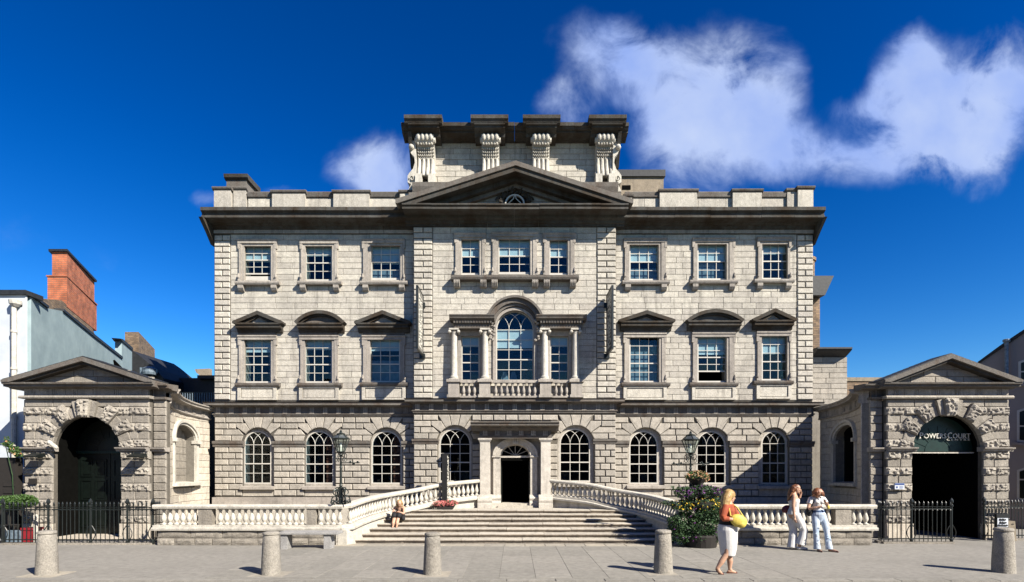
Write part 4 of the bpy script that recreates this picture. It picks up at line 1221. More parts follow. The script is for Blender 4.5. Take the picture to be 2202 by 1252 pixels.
mb = MB(); mb.box(cxd-rx_+.001, cxd+rx_-.001, Ym+.1, Ym+.2, zsd-.07, zsd-.0); mb.build('door_transom', M['door'], house)
mb = MB(); mb.prism([(cxd+(rx_-.01)*math.cos(PI*k/14), zsd+(rz_-.01)*math.sin(PI*k/14)) for k in range(15)], Ym+.18, Ym+.19); fl = mb.build('fanlight', M['glass'], house)
mb = MB(); ring(mb, (cxd, zsd), rx_-.045, rx_-.0, Ym+.13, Ym+.21, 0, PI, 16, rz=rz_/rx_)
for a in (30,60,90,120,150): mb.tube([(cxd, Ym+.17, zsd), (cxd+rx_*math.cos(math.radians(a)), Ym+.17, zsd+rz_*math.sin(math.radians(a)))], .012, 4)
mb.build('fanlight_bars', M['door'], fl)
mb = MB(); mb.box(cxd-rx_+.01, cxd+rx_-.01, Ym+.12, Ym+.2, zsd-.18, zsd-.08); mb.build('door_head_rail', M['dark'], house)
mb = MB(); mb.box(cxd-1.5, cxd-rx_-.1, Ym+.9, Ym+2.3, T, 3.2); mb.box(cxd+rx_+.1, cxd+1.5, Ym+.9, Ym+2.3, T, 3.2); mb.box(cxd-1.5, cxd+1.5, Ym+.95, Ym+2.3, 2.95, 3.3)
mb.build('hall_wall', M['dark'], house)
for s in (-1, 1): MB().box(cxd+s*(rx_+.0), cxd+s*(rx_-.045), Ym+.3, Ym+.85, T+.14, zsd-.08).build('open_door', M['blackdoor'], house)
mb = MB(); mb.box(cxd-.62, cxd+.62, 19.62, Ym+.6, T, T+.07); mb.build('door_step', M['tread'], house)
mb = MB(); mb.box(cxd-.54, cxd+.54, 19.82, Ym+.6, T+.07, T+.14); mb.build('door_step', M['tread'], house)
# ================================================================== TERRACE AND STEPS
PATH = [(-4.61,15.3,1.11),(-4.51,16.0,1.19),(-4.31,16.9,1.27),(-4.02,17.85,1.33),(-3.21,18.6,1.47),(-2.51,19.05,1.62),(-1.30,19.72,1.74)]
def smooth_path(P, n=4):
    out = []
    for i in range(len(P)-1):
        p0, p1, p2, p3 = P[max(i-1,0)], P[i], P[i+1], P[min(i+2,len(P)-1)]
        for k in range(n):
            t = k/n
            out.append(tuple(.5*((2*p1[j])+(-p0[j]+p2[j])*t+(2*p0[j]-5*p1[j]+4*p2[j]-p3[j])*t*t+(-p0[j]+3*p1[j]-3*p2[j]+p3[j])*t**3) for j in range(3)))
    out.append(P[-1]); return out
SP = smooth_path(PATH)
def pathx(y):
    for a, b in zip(SP, SP[1:]):
        if a[1] <= y <= b[1]: t = (y-a[1])/(b[1]-a[1]); return a[0]+(b[0]-a[0])*t
    return SP[0][0] if y < SP[0][1] else SP[-1][0]
steps = empty('entrance_steps', (0, 15.5, 0)); tag(steps, 'broad flight of seven worn granite steps rising from the street to the mansion door', 'steps')
rise = T/7; tread = (18.28-15.56)/6
rs = random.Random(11)
for k in range(7):
    yf = 15.56+tread*k; z1 = rise*(k+1); z0 = rise*k if k else -.03
    hx = -pathx(yf)-.02+(.0 if k else .02)
    yb = yf+tread+.08 if k < 6 else yf+.5
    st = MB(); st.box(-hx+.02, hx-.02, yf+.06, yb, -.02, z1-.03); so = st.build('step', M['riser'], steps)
    L = 2*hx; n = 5 if k % 2 else 6; xs = [-hx]+[-hx+L*(j/n)+rs.uniform(-.25,.25) for j in range(1, n)]+[hx]
    for a, b in zip(xs, xs[1:]):
        sag = rs.uniform(-.004,.006)
        m_ = MB(); nn = 5; w = b-a-.012
        prof = [(yf+.035, z0-.01), (yf+.03, z1-.055), (yf, z1-.045), (yf-.012, z1-.025), (yf, z1-.006), (yf+.02, z1), (yb, z1+.004), (yb, z0-.01)]
        for q in range(nn):
            xa, xb = a+.006+w*q/nn, a+.006+w*(q+1)/nn
            m_.cm = 0
        # slightly wavy nosing
        vs = []; fs = []
        for q in range(nn+1):
            x = a+.006+w*q/nn; wob = rs.uniform(-.007,.007); wz = rs.uniform(-.004,.002)+sag
            for (py, pz) in prof: vs.append((x, py+(wob if py < yf+.03 else 0), pz+(wz if pz > z1-.06 else 0)))
        P = len(prof)
        for q in range(nn):
            for j in range(P):
                j2 = (j+1) % P; fs.append((q*P+j, q*P+j2, (q+1)*P+j2, (q+1)*P+j))
        fs.append(tuple(range(P))); fs.append(tuple(nn*P+j for j in range(P)))
        m_.add(vs, fs)
        # material 1 = riser for the two lower faces
        m_.m = [0]*len(m_.f)
        for q in range(nn):
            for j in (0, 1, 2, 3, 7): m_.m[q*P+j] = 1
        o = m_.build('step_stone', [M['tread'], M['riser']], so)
terr = MB(); terr.box(XL+.3, XR-.3, 19.85, YW-.08, 0, T-.012); terr.box(-2.4, 2.4, 18.7, 19.85, 0, T-.012)
poly = [(p[0], p[1]) for p in SP if p[1] > 18.1]; poly = [(-4.0,18.3)]+poly+[(-1.3,19.86)]
terr.prism_z(poly+[(-x, y) for x, y in reversed(poly)], 0, T-.012) if False else None
to = terr.build('terrace', M['tread']); tag(to, kind='structure')
for j, (ya, yb) in enumerate([(18.72,19.3),(19.3,19.9)]):
    hx = -pathx(ya)-.05
    n = 7
    for k in range(n):
        a, b = -hx+2*hx*k/n, -hx+2*hx*(k+1)/n
        m_ = MB(); m_.box(a+.005, b-.005, ya+.005, yb-.005, T-.02, T-.001+rs.uniform(-.003,.001)); m_.build('terrace_slab', M['tread'], to)

# ================================================================== BALUSTRADES
def rpath(s): return [(-s*x, y, z) for x, y, z in SP]
bal_low = baluster_mesh(.435, M['white_stone'], 1.1)
def balustrade(s, label):
    b = empty('balustrade', (s*7.2, 15.3, 0)); tag(b, label, 'balustrade', 'front balustrades')
    YB = 15.3; xa, xb = s*9.72, s*4.61
    lo, hi = min(xa,xb), max(xa,xb)
    zr = 1.11
    rail = [(-.13,-.11),(.13,-.11),(.15,-.05),(.135,-.01),(.10,0),(-.10,0),(-.135,-.01),(-.15,-.05)]
    railp = [(-o, z) for o, z in rail]
    sp = rpath(s)
    front = [(s*9.85, YB, zr), (s*6.4, YB, zr)]
    path = front[:1]+[(s*4.75, YB, zr)]+[p for p in sp[1:]]
    if s > 0: path = path[::-1]
    MB().sweep(path, rail).build('handrail', M['white_stone'], b)
    base = [(-.13,-.62),(.13,-.62),(.13,-.56),(-.13,-.56)]
    cope = [(-.19,-.70),(.19,-.70),(.20,-.64),(.17,-.62),(-.17,-.62),(-.20,-.64)]
    MB().sweep(path, [(o, z+.002) for o, z in base]).build('baluster_base', M['white_stone'], b)
    MB().sweep(path, cope).build('plinth_coping', M['white_stone'], b)
    # plinth wall: front part in blocks, raked part as one masonry side
    m_ = MB(); m_.box(lo, hi, YB-.08, YB+.14, 0, zr-.69); m_.build('plinth_wall', M['joint'], b)
    z1 = zr-.70
    for (za, zb, yy, av) in ((0, .20, YB-.155, .62), (.20, z1, YB-.135, .85)):
        x = lo
        pts = [lo]
        while x < hi-.2:
            x += av*rs.uniform(.75,1.3); pts.append(min(x, hi))
        pts[-1] = hi
        for a, c in zip(pts, pts[1:]):
            if c-a < .1: continue
            m_ = MB(); nx = 6; nz_ = 3
            # rock-faced block
            vs = []; fs = []
            for iz in range(nz_+1):
                for ix in range(nx+1):
                    px, pz = a+.008+(c-a-.016)*ix/nx, za+.008+(zb-za-.016)*iz/nz_
                    ed = ix in (0,nx) or iz in (0,nz_)
                    vs.append((px, yy+(.02 if ed else rs.uniform(-.012,.008)), pz))
            for iz in range(nz_):
                for ix in range(nx):
                    i0 = iz*(nx+1)+ix; fs.append((i0, i0+1, i0+nx+2, i0+nx+1))
            m_.add(vs, fs)
            m_.add([(a+.008,yy+.02,za+.008),(c-.008,yy+.02,za+.008),(c-.008,yy+.02,zb-.008),(a+.008,yy+.02,zb-.008),(a+.008,YB,za+.008),(c-.008,YB,za+.008),(c-.008,YB,zb-.008),(a+.008,YB,zb-.008)],
                   [(0,1,5,4),(1,2,6,5),(2,3,7,6),(3,0,4,7)])
            m_.build('plinth_stone', M['gate'], b)
    vs = []; fs = []; pp = [(s*4.70, YB-.16, zr)]+[p for p in sp[1:]]
    m_ = MB()
    for i, (x, y, z) in enumerate(pp):
        for o in (-.15, .13):
            vs += [(x+s*(.0)-s*o*1.0 if True else 0, y, -.01), (x-s*o, y, z-.69)]
    for i in range(len(pp)-1):
        a = i*4; c = a+4
        fs += [(a, a+1, c+1, c), (a+2, a+3, c+3, c+2), (a+1, a+3, c+3, c+1)]
    fs += [(0,1,3,2)]; e = (len(pp)-1)*4; fs += [(e,e+1,e+3,e+2)]
    m_.add(vs, fs); m_.build('raking_plinth', M['white_stone'], b)
    m_ = MB(); m_.box(s*4.56, s*4.80, YB-.17, YB+.3, -.01, zr-.70); m_.build('end_pier', M['white_stone'], b)
    # dies
    dies = [(426,455),(659,679)] if s < 0 else [(1797,1831),(1572,1592)]
    blocked = []
    for u0, u1 in dies:
        x0, x1 = X(u0,YB-.1), X(u1,YB-.1); blocked.append((x0, x1))
        m_ = MB(); m_.box(x0, x1, YB-.10, YB+.12, zr-.62, zr-.11); m_.build('die', M['gate'], b)
    x = 4.80
    while x < 9.68:
        xx = s*x
        if not any(p-.06 < xx < q+.06 for p, q in blocked): inst('baluster', bal_low, (xx, YB, zr-.555), b)
        x += .172
    # raked balusters by arc length
    acc_ = .1; 
    for p, q in zip(sp[1:], sp[2:]):
        L = math.hypot(q[0]-p[0], q[1]-p[1]); 
        while acc_ < L:
            t = acc_/L; inst('baluster', bal_low, (p[0]+(q[0]-p[0])*t, p[1]+(q[1]-p[1])*t, p[2]+(q[2]-p[2])*t-.555), b); acc_ += .172
        acc_ -= L
    return b
balustrade(-1, 'pale stone balustrade left of the entrance steps, fully lit, with the bench in front')
balustrade(1, 'pale stone balustrade right of the entrance steps, behind the flower tower and two standing women')

# ================================================================== GATE PAVILIONS
def verm_block(mb, x0, x1, z0, z1, yf, proud, sd=0, poly=None):
    """block with a deeply pitted face"""
    nx = max(3, int((x1-x0)/.036)); nz_ = max(3, int((z1-z0)/.036))
    vs = []; fs = []
    for iz in range(nz_+1):
        for ix in range(nx+1):
            px, pz = x0+(x1-x0)*ix/nx, z0+(z1-z0)*iz/nz_
            ed = ix in (0,nx) or iz in (0,nz_)
            nval = noise.noise(Vector((px*13+sd, pz*15, sd*.7)))
            d = (.028 if nval < -.05 else -.016*max(0, nval)*2)
            vs.append((px, yf+(.05 if ed else d+rs.uniform(-.006,.006)), pz))
    for iz in range(nz_):
        for ix in range(nx):
            i0 = iz*(nx+1)+ix; fs.append((i0, i0+1, i0+nx+2, i0+nx+1))
    mb.add(vs, fs)
    mb.add([(x0,yf+.05,z0),(x1,yf+.05,z0),(x1,yf+.05,z1),(x0,yf+.05,z1),(x0,yf+proud,z0),(x1,yf+proud,z0),(x1,yf+proud,z1),(x0,yf+proud,z1)],
           [(0,1,5,4),(1,2,6,5),(2,3,7,6),(3,0,4,7)])

def gate_pavilion(ucen, s, label):
    YG = 16.67; cx = X(ucen, YG)
    gp = empty('gate_pavilion', (cx, YG, 0)); tag(gp, label, 'gatehouse', 'pedimented gate pavilions')
    hw = 1.85 if s < 0 else 1.80
    DB = .42; xi = -s          # inner side direction (towards the mansion)
    R = 1.02 if s < 0 else 1.06; zs = 2.66
    w = MB(); solid_wall(w, cx-hw, cx+hw, 0, 4.45, YG+.03, YG+.16, [(cx-R, cx+R, 0, zs, R)])
    a, b = cx+xi*hw, cx+xi*(hw+.36); w.box(a, b, YG+.22, YG+.42, 0, 4.4)
    a2, b2 = cx-xi*hw, cx-xi*(hw+.19); w.box(a2, b2, YG+.22, YG+.42, 0, 4.4)
    wo_ = w.build('gate_wall', M['joint'], gp)
    # rows
    rows = []
    up = rows_between(2.73, 4.18, 6)          # top to bottom: s v s v s v
    for i, (za, zb) in enumerate(up): rows.append((za, zb, i % 2 == 1))
    lo = rows_between(.46, 2.62, 9)
    for i, (za, zb) in enumerate(lo): rows.append((za, zb, i % 2 == 0))
    rows.append((0, .46, None))
    sd = 3.1*(1 if s < 0 else 2)
    for (za, zb, v) in rows:
        mid = (za+zb)/2
        for side in (-1, 1):
            if za >= zs-.05:
                dz = za-zs; Ro = R+.36
                dz2 = max(0, zb-zs)
                wi = math.sqrt(max(0, Ro*Ro-dz2*dz2)) if dz2 < Ro else .26
                wi = max(wi, .28)
            else: wi = R+.0
            x0, x1 = wi, hw
            if v is None: wi = R; x0 = R-.03; x1 = hw+.03
            L = x1-x0
            if L < .06: continue
            n = 2 if (L > .75 or (L > .5 and not v)) else 1
            if v: n = 2 if L > .6 else 1
            fr = [0]+[q/n+rs.uniform(-.08,.08) for q in range(1, n)]+[1]
            for p, q in zip(fr, fr[1:]):
                A, B = x0+L*p, x0+L*q
                if v and q == 1: B += .035
                xa, xb = (cx+A, cx+B) if side > 0 else (cx-B, cx-A)
                m_ = MB()
                if v: sd += 1.7; verm_block(m_, xa+.005, xb-.005, za+.005, zb-.005, YG-.09, .14, sd); m_.build('vermiculated_stone', M['verm'], gp)
                elif v is None: blk(m_, xa+.004, xb-.004, za, zb-.004, YG-.07, .11, .01); m_.build('plinth_stone', M['curved'], gp)
                else: blk(m_, xa+.005, xb-.005, za+.005, zb-.005, YG-.035, .08, .014); m_.build('gate_stone', M['gate'], gp)
        # recessed outer strips
        for (p, q) in ((a, b), (a2, b2)):
            m_ = MB(); p, q = min(p,q), max(p,q); k = .06
            blk(m_, p+(.0 if p > cx else -.02), q+(.02 if p > cx else 0), za+.006, zb-.006, YG+.17, .07, .02); m_.build('gate_stone', M['gate'], gp)
    # voussoirs
    def vz(a0, a1, r0, r1, yf, mat, nm, rough=False, top=None):
        m_ = MB()
        P = lambda a, r: (cx+r*math.sin(math.radians(a)), zs+r*math.cos(math.radians(a)))
        n0 = 3
        poly = [P(a0+(a1-a0)*k/n0, r0) for k in range(n0+1)]+[P(a1-(a1-a0)*k/n0, r1) for k in range(n0+1)]
        if rough:
            nx, nr = 7, 10; vs = []; fs = []
            for ir in range(nr+1):
                for ia in range(nx+1):
                    p = P(a0+(a1-a0)*ia/nx, r0+(r1-r0)*ir/nr); ed = ia in (0,nx) or ir in (0,nr)
                    nv = noise.noise(Vector((p[0]*13+a0, p[1]*15, 2.0)))
                    vs.append((p[0], yf+(.05 if ed else (.035 if nv < -.05 else -.04*max(0,nv))), p[1]))
            for ir in range(nr):
                for ia in range(nx):
                    i0 = ir*(nx+1)+ia; fs.append((i0, i0+1, i0+nx+2, i0+nx+1))
            m_.add(vs, fs); m_.prism(poly, yf+.05, YG+.06)
        else: polyblk(m_, poly, yf, YG+.06-yf, .012)
        m_.build(nm, mat, gp)
    for side in (-1, 1):
        for (a0, a1, r1, yf, rg) in ((8.5,15,.45,-.13,0),(15.5,26,.30,-.05,0),(26.5,41,.48,-.17,1),(41.5,52,.33,-.06,0),(52.5,66,.50,-.15,1),(66.5,77,.33,-.06,0),(77.5,89,.42,-.14,1)):
            e0, e1 = (a0, a1) if side > 0 else (-a1, -a0)
            vz(e0, e1, R-.01, R+r1, YG+yf, M['verm'] if rg else M['gate'], 'voussoir', rg)
    vz(-8, 8, R-.05, R+.47, YG-.25, M['verm'], 'keystone', True)
    # impost moulding
    for side in (-1, 1):
        x0, x1 = (cx+R-.08, cx+hw) if side > 0 else (cx-hw, cx-R+.08)
        m_ = MB(); pr = [(YG+.1, 2.61), (YG-.12, 2.61), (YG-.14, 2.66), (YG-.20, 2.69), (YG-.21, 2.73), (YG+.1, 2.745)]
        m_.prism_x(pr, x0, x1); m_.build('impost', M['trim'], gp)
    for (p, q) in ((a, b), (a2, b2)):
        m_ = MB(); m_.prism_x([(y+.2, z) for y, z in pr], min(p,q)-.05, max(p,q)+.07); m_.build('impost', M['trim'], gp)
    # entablature
    m_ = MB(); x0, x1 = cx-hw-.04, cx+hw+.04
    m_.prism_x([(YG+.1, 4.18), (YG-.14, 4.18), (YG-.16, 4.22), (YG-.12, 4.265), (YG+.1, 4.27)], x0-.05, x1+.05)
    m_.build('architrave_band', M['verm'], gp)
    m_ = MB()
    for (p, q) in course(x0+.04, x1-.04, .8, [], 4.27, 4.47): m_.cr = rs.random(); blk(m_, p+.004, q-.004, 4.272, 4.47, YG-.06, .12, .006)
    fo = m_.build('frieze', M['trim'], gp)
    for k in range(6): inst('triglyph', trim, (x0+.3+k*(x1-x0-.6)/5, YG-.065, 4.40), gp)
    YL = YG-.37
    cprof = [(YG+DB, 4.47), (YG-.08, 4.47), (YG-.12, 4.50), (YG-.30, 4.51), (YG-.30, 4.56), (YG-.36, 4.58), (YG-.37, 4.625), (YG+DB, 4.66)]
    if s < 0: c0, c1 = X(2, YL), X(327, YL)
    else: c0, c1 = X(1903, YL), X(2200, YL)
    m_ = MB(); m_.prism_x(cprof, c0, c1); m_.build('cornice', M['crust2'], gp)
    m_ = MB(); e0, e1 = (c1-.02, c1+.27) if s < 0 else (c0-.42, c0+.02)
    m_.prism_x([(min(y+.22, YG+.45), z-.01) for y, z in cprof], e0, e1); m_.prism_x([(YG+.42, 4.18), (YG+.08, 4.18), (YG+.06, 4.25), (YG+.42, 4.26)], min(a,b)-.04, max(a,b)+.06); m_.box(min(a,b), max(a,b), YG+.16, YG+.42, 4.26, 4.47)
    m_.build('cornice_return', M['crust2'], gp)
    # pediment
    ap = (X(176 if s < 0 else 2047, YL), Z(767 if s < 0 else 761, YL)); pz = 4.63
    for t0, t1, yy, mat, nm in ((0,.13,YL-.02,'crust2','raking_cornice'),(.132,.21,YL+.07,'crust','raking_fascia')):
        m_ = MB()
        for q in (-1, 1):
            ex = c0 if q < 0 else c1; sl = (ap[1]-pz-.06)/abs(ex-ap[0])
            f = lambda x, t: ap[1]-sl*abs(x-ap[0])-t
            xb = ap[0]+q*min(abs(ex-ap[0]), (ap[1]-t1-pz)/sl)
            xt = ap[0]+q*min(abs(ex-ap[0]), (ap[1]-t0-pz)/sl)
            m_.prism([(ap[0], ap[1]-t0), (xt, f(xt,t0)), (xt, max(pz, f(xt,t1))), (xb, f(xb,t1)), (ap[0], ap[1]-t1)], yy, YG+DB)
        m_.build(nm, M[mat], gp)
    # roof edge stones along the rake
    m_ = MB()
    for q in (-1, 1):
        ex = c0 if q < 0 else c1; n = 11; sl = (ap[1]-pz-.06)/abs(ex-ap[0])
        for k in range(n):
            xa, xb = ap[0]+(ex-ap[0])*k/n, ap[0]+(ex-ap[0])*(k+.96)/n
            m_.prism([(xa, ap[1]-sl*abs(xa-ap[0])), (xb, ap[1]-sl*abs(xb-ap[0])), (xb, ap[1]-sl*abs(xb-ap[0])+.035), (xa, ap[1]-sl*abs(xa-ap[0])+.03)], YL+.03, YG+DB)
    m_.build('roof_slates', M['slate'], gp)
    m_ = MB(); m_.prism([(c0+.4, pz), (c1-.4, pz), (ap[0], ap[1]-.15)], YG-.02, YG+.3); tm = m_.build('tympanum', M['joint'], gp)
    z = pz; 
    while z < ap[1]-.3:
        sl = (ap[1]-pz-.06)/abs(c0-ap[0]); hw2 = (ap[1]-.2-z)/sl
        for (p, q) in course(ap[0]-hw2, ap[0]+hw2, .75, [], z, z+.2):
            m_ = MB(); blk(m_, p+.004, q-.004, z+.004, z+.2, YG-.07, .09, .012); m_.build('tympanum_stone', M['gate'], tm)
        z += .205
    return gp, cx, YG, R, zs

gl, gcx, YG, GR, Gz = gate_pavilion(188, -1, 'left pedimented stone gate pavilion with closed dark double doors under an arch')
# dark double doors with panels and fanlight
yd_ = YG+.95
for s in (-1, 1):
    m_ = MB(); x0, x1 = (gcx-GR, gcx-.01) if s < 0 else (gcx+.01, gcx+GR)
    m_.box(x0, x1, yd_, yd_+.08, .02, 2.58); d = m_.build('gate_door', M['blackdoor'], gl)
    for (za, zb) in ((.25,.95),(1.1,1.75),(1.85,2.4)):
        for k in range(2):
            pa = x0+.1+(x1-x0-.1)*k/2; pb = pa+(x1-x0-.3)/2
            m_ = MB(); solid_wall(m_, pa, pb, za, zb, yd_-.025, yd_-.001, [(pa+.035, pb-.035, za+.035, zb-.035, 0)]); m_.box(pa+.07, pb-.07, yd_-.02, yd_-.001, za+.07, zb-.07); m_.build('door_panel', M['blackdoor'], d)
def fan_panel(parent, cx, R, zs, yy, mat='green'):
    m_ = MB(); m_.prism([(cx+R*math.cos(PI*k/20), zs+R*math.sin(PI*k/20)) for k in range(21)], yy, yy+.06)
    f = m_.build('fanlight_panel', M[mat], parent)
    m_ = MB(); ring(m_, (cx, zs), .38, .40, yy-.012, yy-.001, 0, PI, 16); ring(m_, (cx, zs), .78, .80, yy-.012, yy-.001, 0, PI, 18)
    for k in range(1, 8):
        a = PI*k/8; r0, r1 = .40, .78
        m_.prism([(cx+r0*math.cos(a-.012), zs+r0*math.sin(a-.012)), (cx+r1*math.cos(a-.008), zs+r1*math.sin(a-.008)), (cx+r1*math.cos(a+.008), zs+r1*math.sin(a+.008)), (cx+r0*math.cos(a+.012), zs+r0*math.sin(a+.012))], yy-.012, yy-.001)
    m_.build('moulding', M[mat], f)
    return f
fan_panel(gl, gcx, GR, 2.66, YG+.90, 'blackdoor')
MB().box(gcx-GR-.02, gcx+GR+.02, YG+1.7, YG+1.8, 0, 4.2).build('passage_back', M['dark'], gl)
for x_ in (gcx-GR-.07, gcx+GR+.01): MB().box(x_, x_+.06, YG+.165, YG+1.7, 0, 3.9).build('passage_wall', M['dark'], gl)  # shade put into the colour: sides stay black where sun enters the arch
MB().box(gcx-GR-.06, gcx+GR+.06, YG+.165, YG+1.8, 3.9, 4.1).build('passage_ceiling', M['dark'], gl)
MB().box(gcx-GR, gcx+GR, YG+.86, YG+1.0, 2.58, 2.655).build('transom', M['green'], gl)
MB().box(gcx-GR, gcx+GR, YG-.1, YG+.9, 0, .05).build('threshold', M['curved'], gl)

gr_, grx, YG, GR2, Gz = gate_pavilion(2036, 1, 'right pedimented stone gate pavilion with green lettered fanlight over an open dark passage')
fz_ = fan_panel(gr_, grx, GR2+.01, 2.62, YG+.36)
MB().box(grx-GR2, grx+GR2-.0, YG+.30, YG+.42, 2.565, 2.60).build('transom', M['white_stone'], gr_)
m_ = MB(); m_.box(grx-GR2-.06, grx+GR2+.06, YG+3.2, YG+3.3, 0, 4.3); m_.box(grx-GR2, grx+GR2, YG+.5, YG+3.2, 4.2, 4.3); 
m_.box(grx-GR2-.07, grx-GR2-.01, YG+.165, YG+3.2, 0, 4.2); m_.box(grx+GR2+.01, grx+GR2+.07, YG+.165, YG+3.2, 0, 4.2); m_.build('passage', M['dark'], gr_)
for k in range(3):
    m_ = MB(); solid_wall(m_, grx-.98+k*.66, grx-.98+k*.66+.6, .1, 2.4, YG+3.1, YG+3.18, [(grx-.9+k*.66, grx-.9+k*.66+.44, 1.3, 2.2, 0)]); m_.build('passage_door', M['brownp'], gr_)

def text(body, size, mat, parent, loc, rot, name='lettering', ext=.01, align='LEFT', sx=1.0, space=1.0, bold=.0):
    c = bpy.data.curves.new('lettering', 'FONT'); c.body = body; c.size = size; c.extrude = ext; c.align_x = align
    c.space_character = space; c.offset = bold; c.resolution_u = 2
    t = bpy.data.objects.new('tmp', c); COL.objects.link(t)
    dg = bpy.context.evaluated_depsgraph_get(); dg.update()
    me = bpy.data.meshes.new_from_object(t.evaluated_get(dg))
    bpy.data.objects.remove(t); me.materials.clear(); me.materials.append(mat)
    o = bpy.data.objects.new(name, me); COL.objects.link(o); o.location = loc; o.rotation_euler = rot; o.scale = (sx, 1, 1)
    if parent: setp(o, parent)
    return o
ys = YG+.34
def fit_text(body, u0, u1, v0, v1, Y, mat, parent, bold=.0, space=1.0):
    w, h = X(u1,Y)-X(u0,Y), Z(v0,Y)-Z(v1,Y)
    size = h/.70
    o = text(body, size, mat, parent, (X(u0,Y), Y, Z(v1,Y)), (PI/2,0,0), bold=bold, space=space)
    xs = [v.co.x for v in o.data.vertices]; k = w/(max(xs)-min(xs))
    o.scale = (k, 1, 1); return o
fit_text('P', 1976.5, 1984, 930, 942.8, ys-.02, M['letter'], fz_, bold=0)
fit_text('OWERS', 1986, 2034, 932.2, 942.8, ys-.02, M['letter'], fz_, bold=0)
fit_text('C', 2037, 2046, 930, 942.8, ys-.02, M['letter'], fz_, bold=0)
fit_text('OURT', 2048, 2086, 932.2, 942.8, ys-.02, M['letter'], fz_, bold=0)
# serifs on the sign capitals
sf = MB()
for (u, v) in ((1978.2,942.6),(2071.5,942.6),(2080.5,942.6)):
    Yq = ys-.02; xx, zz = X(u,Yq), Z(v,Yq); sf.box(xx-.03, xx+.03, Yq-.012, Yq+.005, zz-.005, zz+.005)
sf.build('lettering_serif', M['letter'], fz_)
fit_text('C E N T R E', 2035, 2085, 943.8, 947.6, ys-.02, M['letter'], fz_, bold=0)
# notice plate on the pier
m_ = MB(); Yn = YG-.16; m_.box(X(1924.5,Yn), X(1945,Yn), Yn, Yn+.05, Z(1052.5,Yn), Z(1039,Yn))
npl = m_.build('notice_plate', M['notice']); tag(npl, 'small white notice with a blue heading fixed to the left pier of the right gate', 'sign')
MB().box(X(1924.5,Yn)+.004, X(1945,Yn)-.004, Yn-.004, Yn-.001, Z(1043,Yn), Z(1039.5,Yn)).build('notice_heading', M['blue'], npl)
m_ = MB()
for k in range(4): m_.box(X(1934,Yn), X(1943-k % 2*2,Yn), Yn-.003, Yn-.001, Z(1045.6+k*1.6,Yn)-.004, Z(1045.6+k*1.6,Yn)+.004)
m_.box(X(1927,Yn), X(1930.5,Yn), Yn-.003, Yn-.001, Z(1050,Yn), Z(1046,Yn)); m_.build('notice_print', M['blue'], npl)
# dark plate on the left gate
m_ = MB(); m_.box(X(61,Yn), X(77,Yn), Yn, Yn+.05, Z(1041,Yn), Z(1029,Yn)); tag(m_.build('name_plate', M['brownp']), 'small dark plate fixed to the outer pier of the left gate', 'plaque')
# flood lights beside the left gate
for (u0, u1, lab) in ((50,77,'dark flat lamp box on the outer pier of the left gate'),(272,300,'dark flat lamp box on the inner pier of the left gate')):
    Yq = 16.15; t = empty('wall_lamp', (X((u0+u1)/2,Yq), 16.5, Z(980,Yq))); tag(t, lab, 'lamp', 'flat lamps on the left gate')
    m_ = MB(); m_.prism_x([(Yq, Z(984,Yq)), (Yq-.02, Z(980,Yq)), (Yq+.3, Z(976,Yq)+.03), (Yq+.36, Z(982,Yq))], X(u0,Yq), X(u1,Yq)); m_.build('lamp_housing', M['iron'], t)
    m_ = MB(); xx = X((u0+u1)/2,Yq); m_.box(xx-.03, xx+.03, Yq+.3, Yq+.55, Z(984,Yq), Z(980,Yq)); m_.build('bracket', M['iron'], t)
m_ = MB(); Yq = YG-.3; m_.limb([(X(106,Yq), Yq, Z(951,Yq)), (X(114,Yq), Yq+.1, Z(962,Yq))], .06, 10); t = m_.build('security_camera', M['white_stone']); tag(t, 'small white camera box at the springing of the left gate arch', 'camera')

# ================================================================== CURVED WALLS
def circ(A, B, C):
    ax_, ay = A; bx, by = B; cx_, cy = C
    d = 2*(ax_*(by-cy)+bx*(cy-ay)+cx_*(ay-by))
    ux = ((ax_**2+ay**2)*(by-cy)+(bx**2+by**2)*(cy-ay)+(cx_**2+cy**2)*(ay-by))/d
    uy = ((ax_**2+ay**2)*(cx_-bx)+(bx**2+by**2)*(ax_-cx_)+(cx_**2+cy**2)*(bx-ax_))/d
    return ux, uy
CA, CM_, CB = (-10.57,17.05), (-11.42,18.95), (-11.45,20.95)
ccx, ccy = circ(CA, CM_, CB); cR = math.hypot(CA[0]-ccx, CA[1]-ccy)
a0_ = math.atan2(CA[1]-ccy, CA[0]-ccx); a1_ = math.atan2(CB[1]-ccy, CB[0]-ccx)
if a0_ < 0: a0_ += 2*PI
if a1_ < 0: a1_ += 2*PI
LA = abs(a1_-a0_)*cR
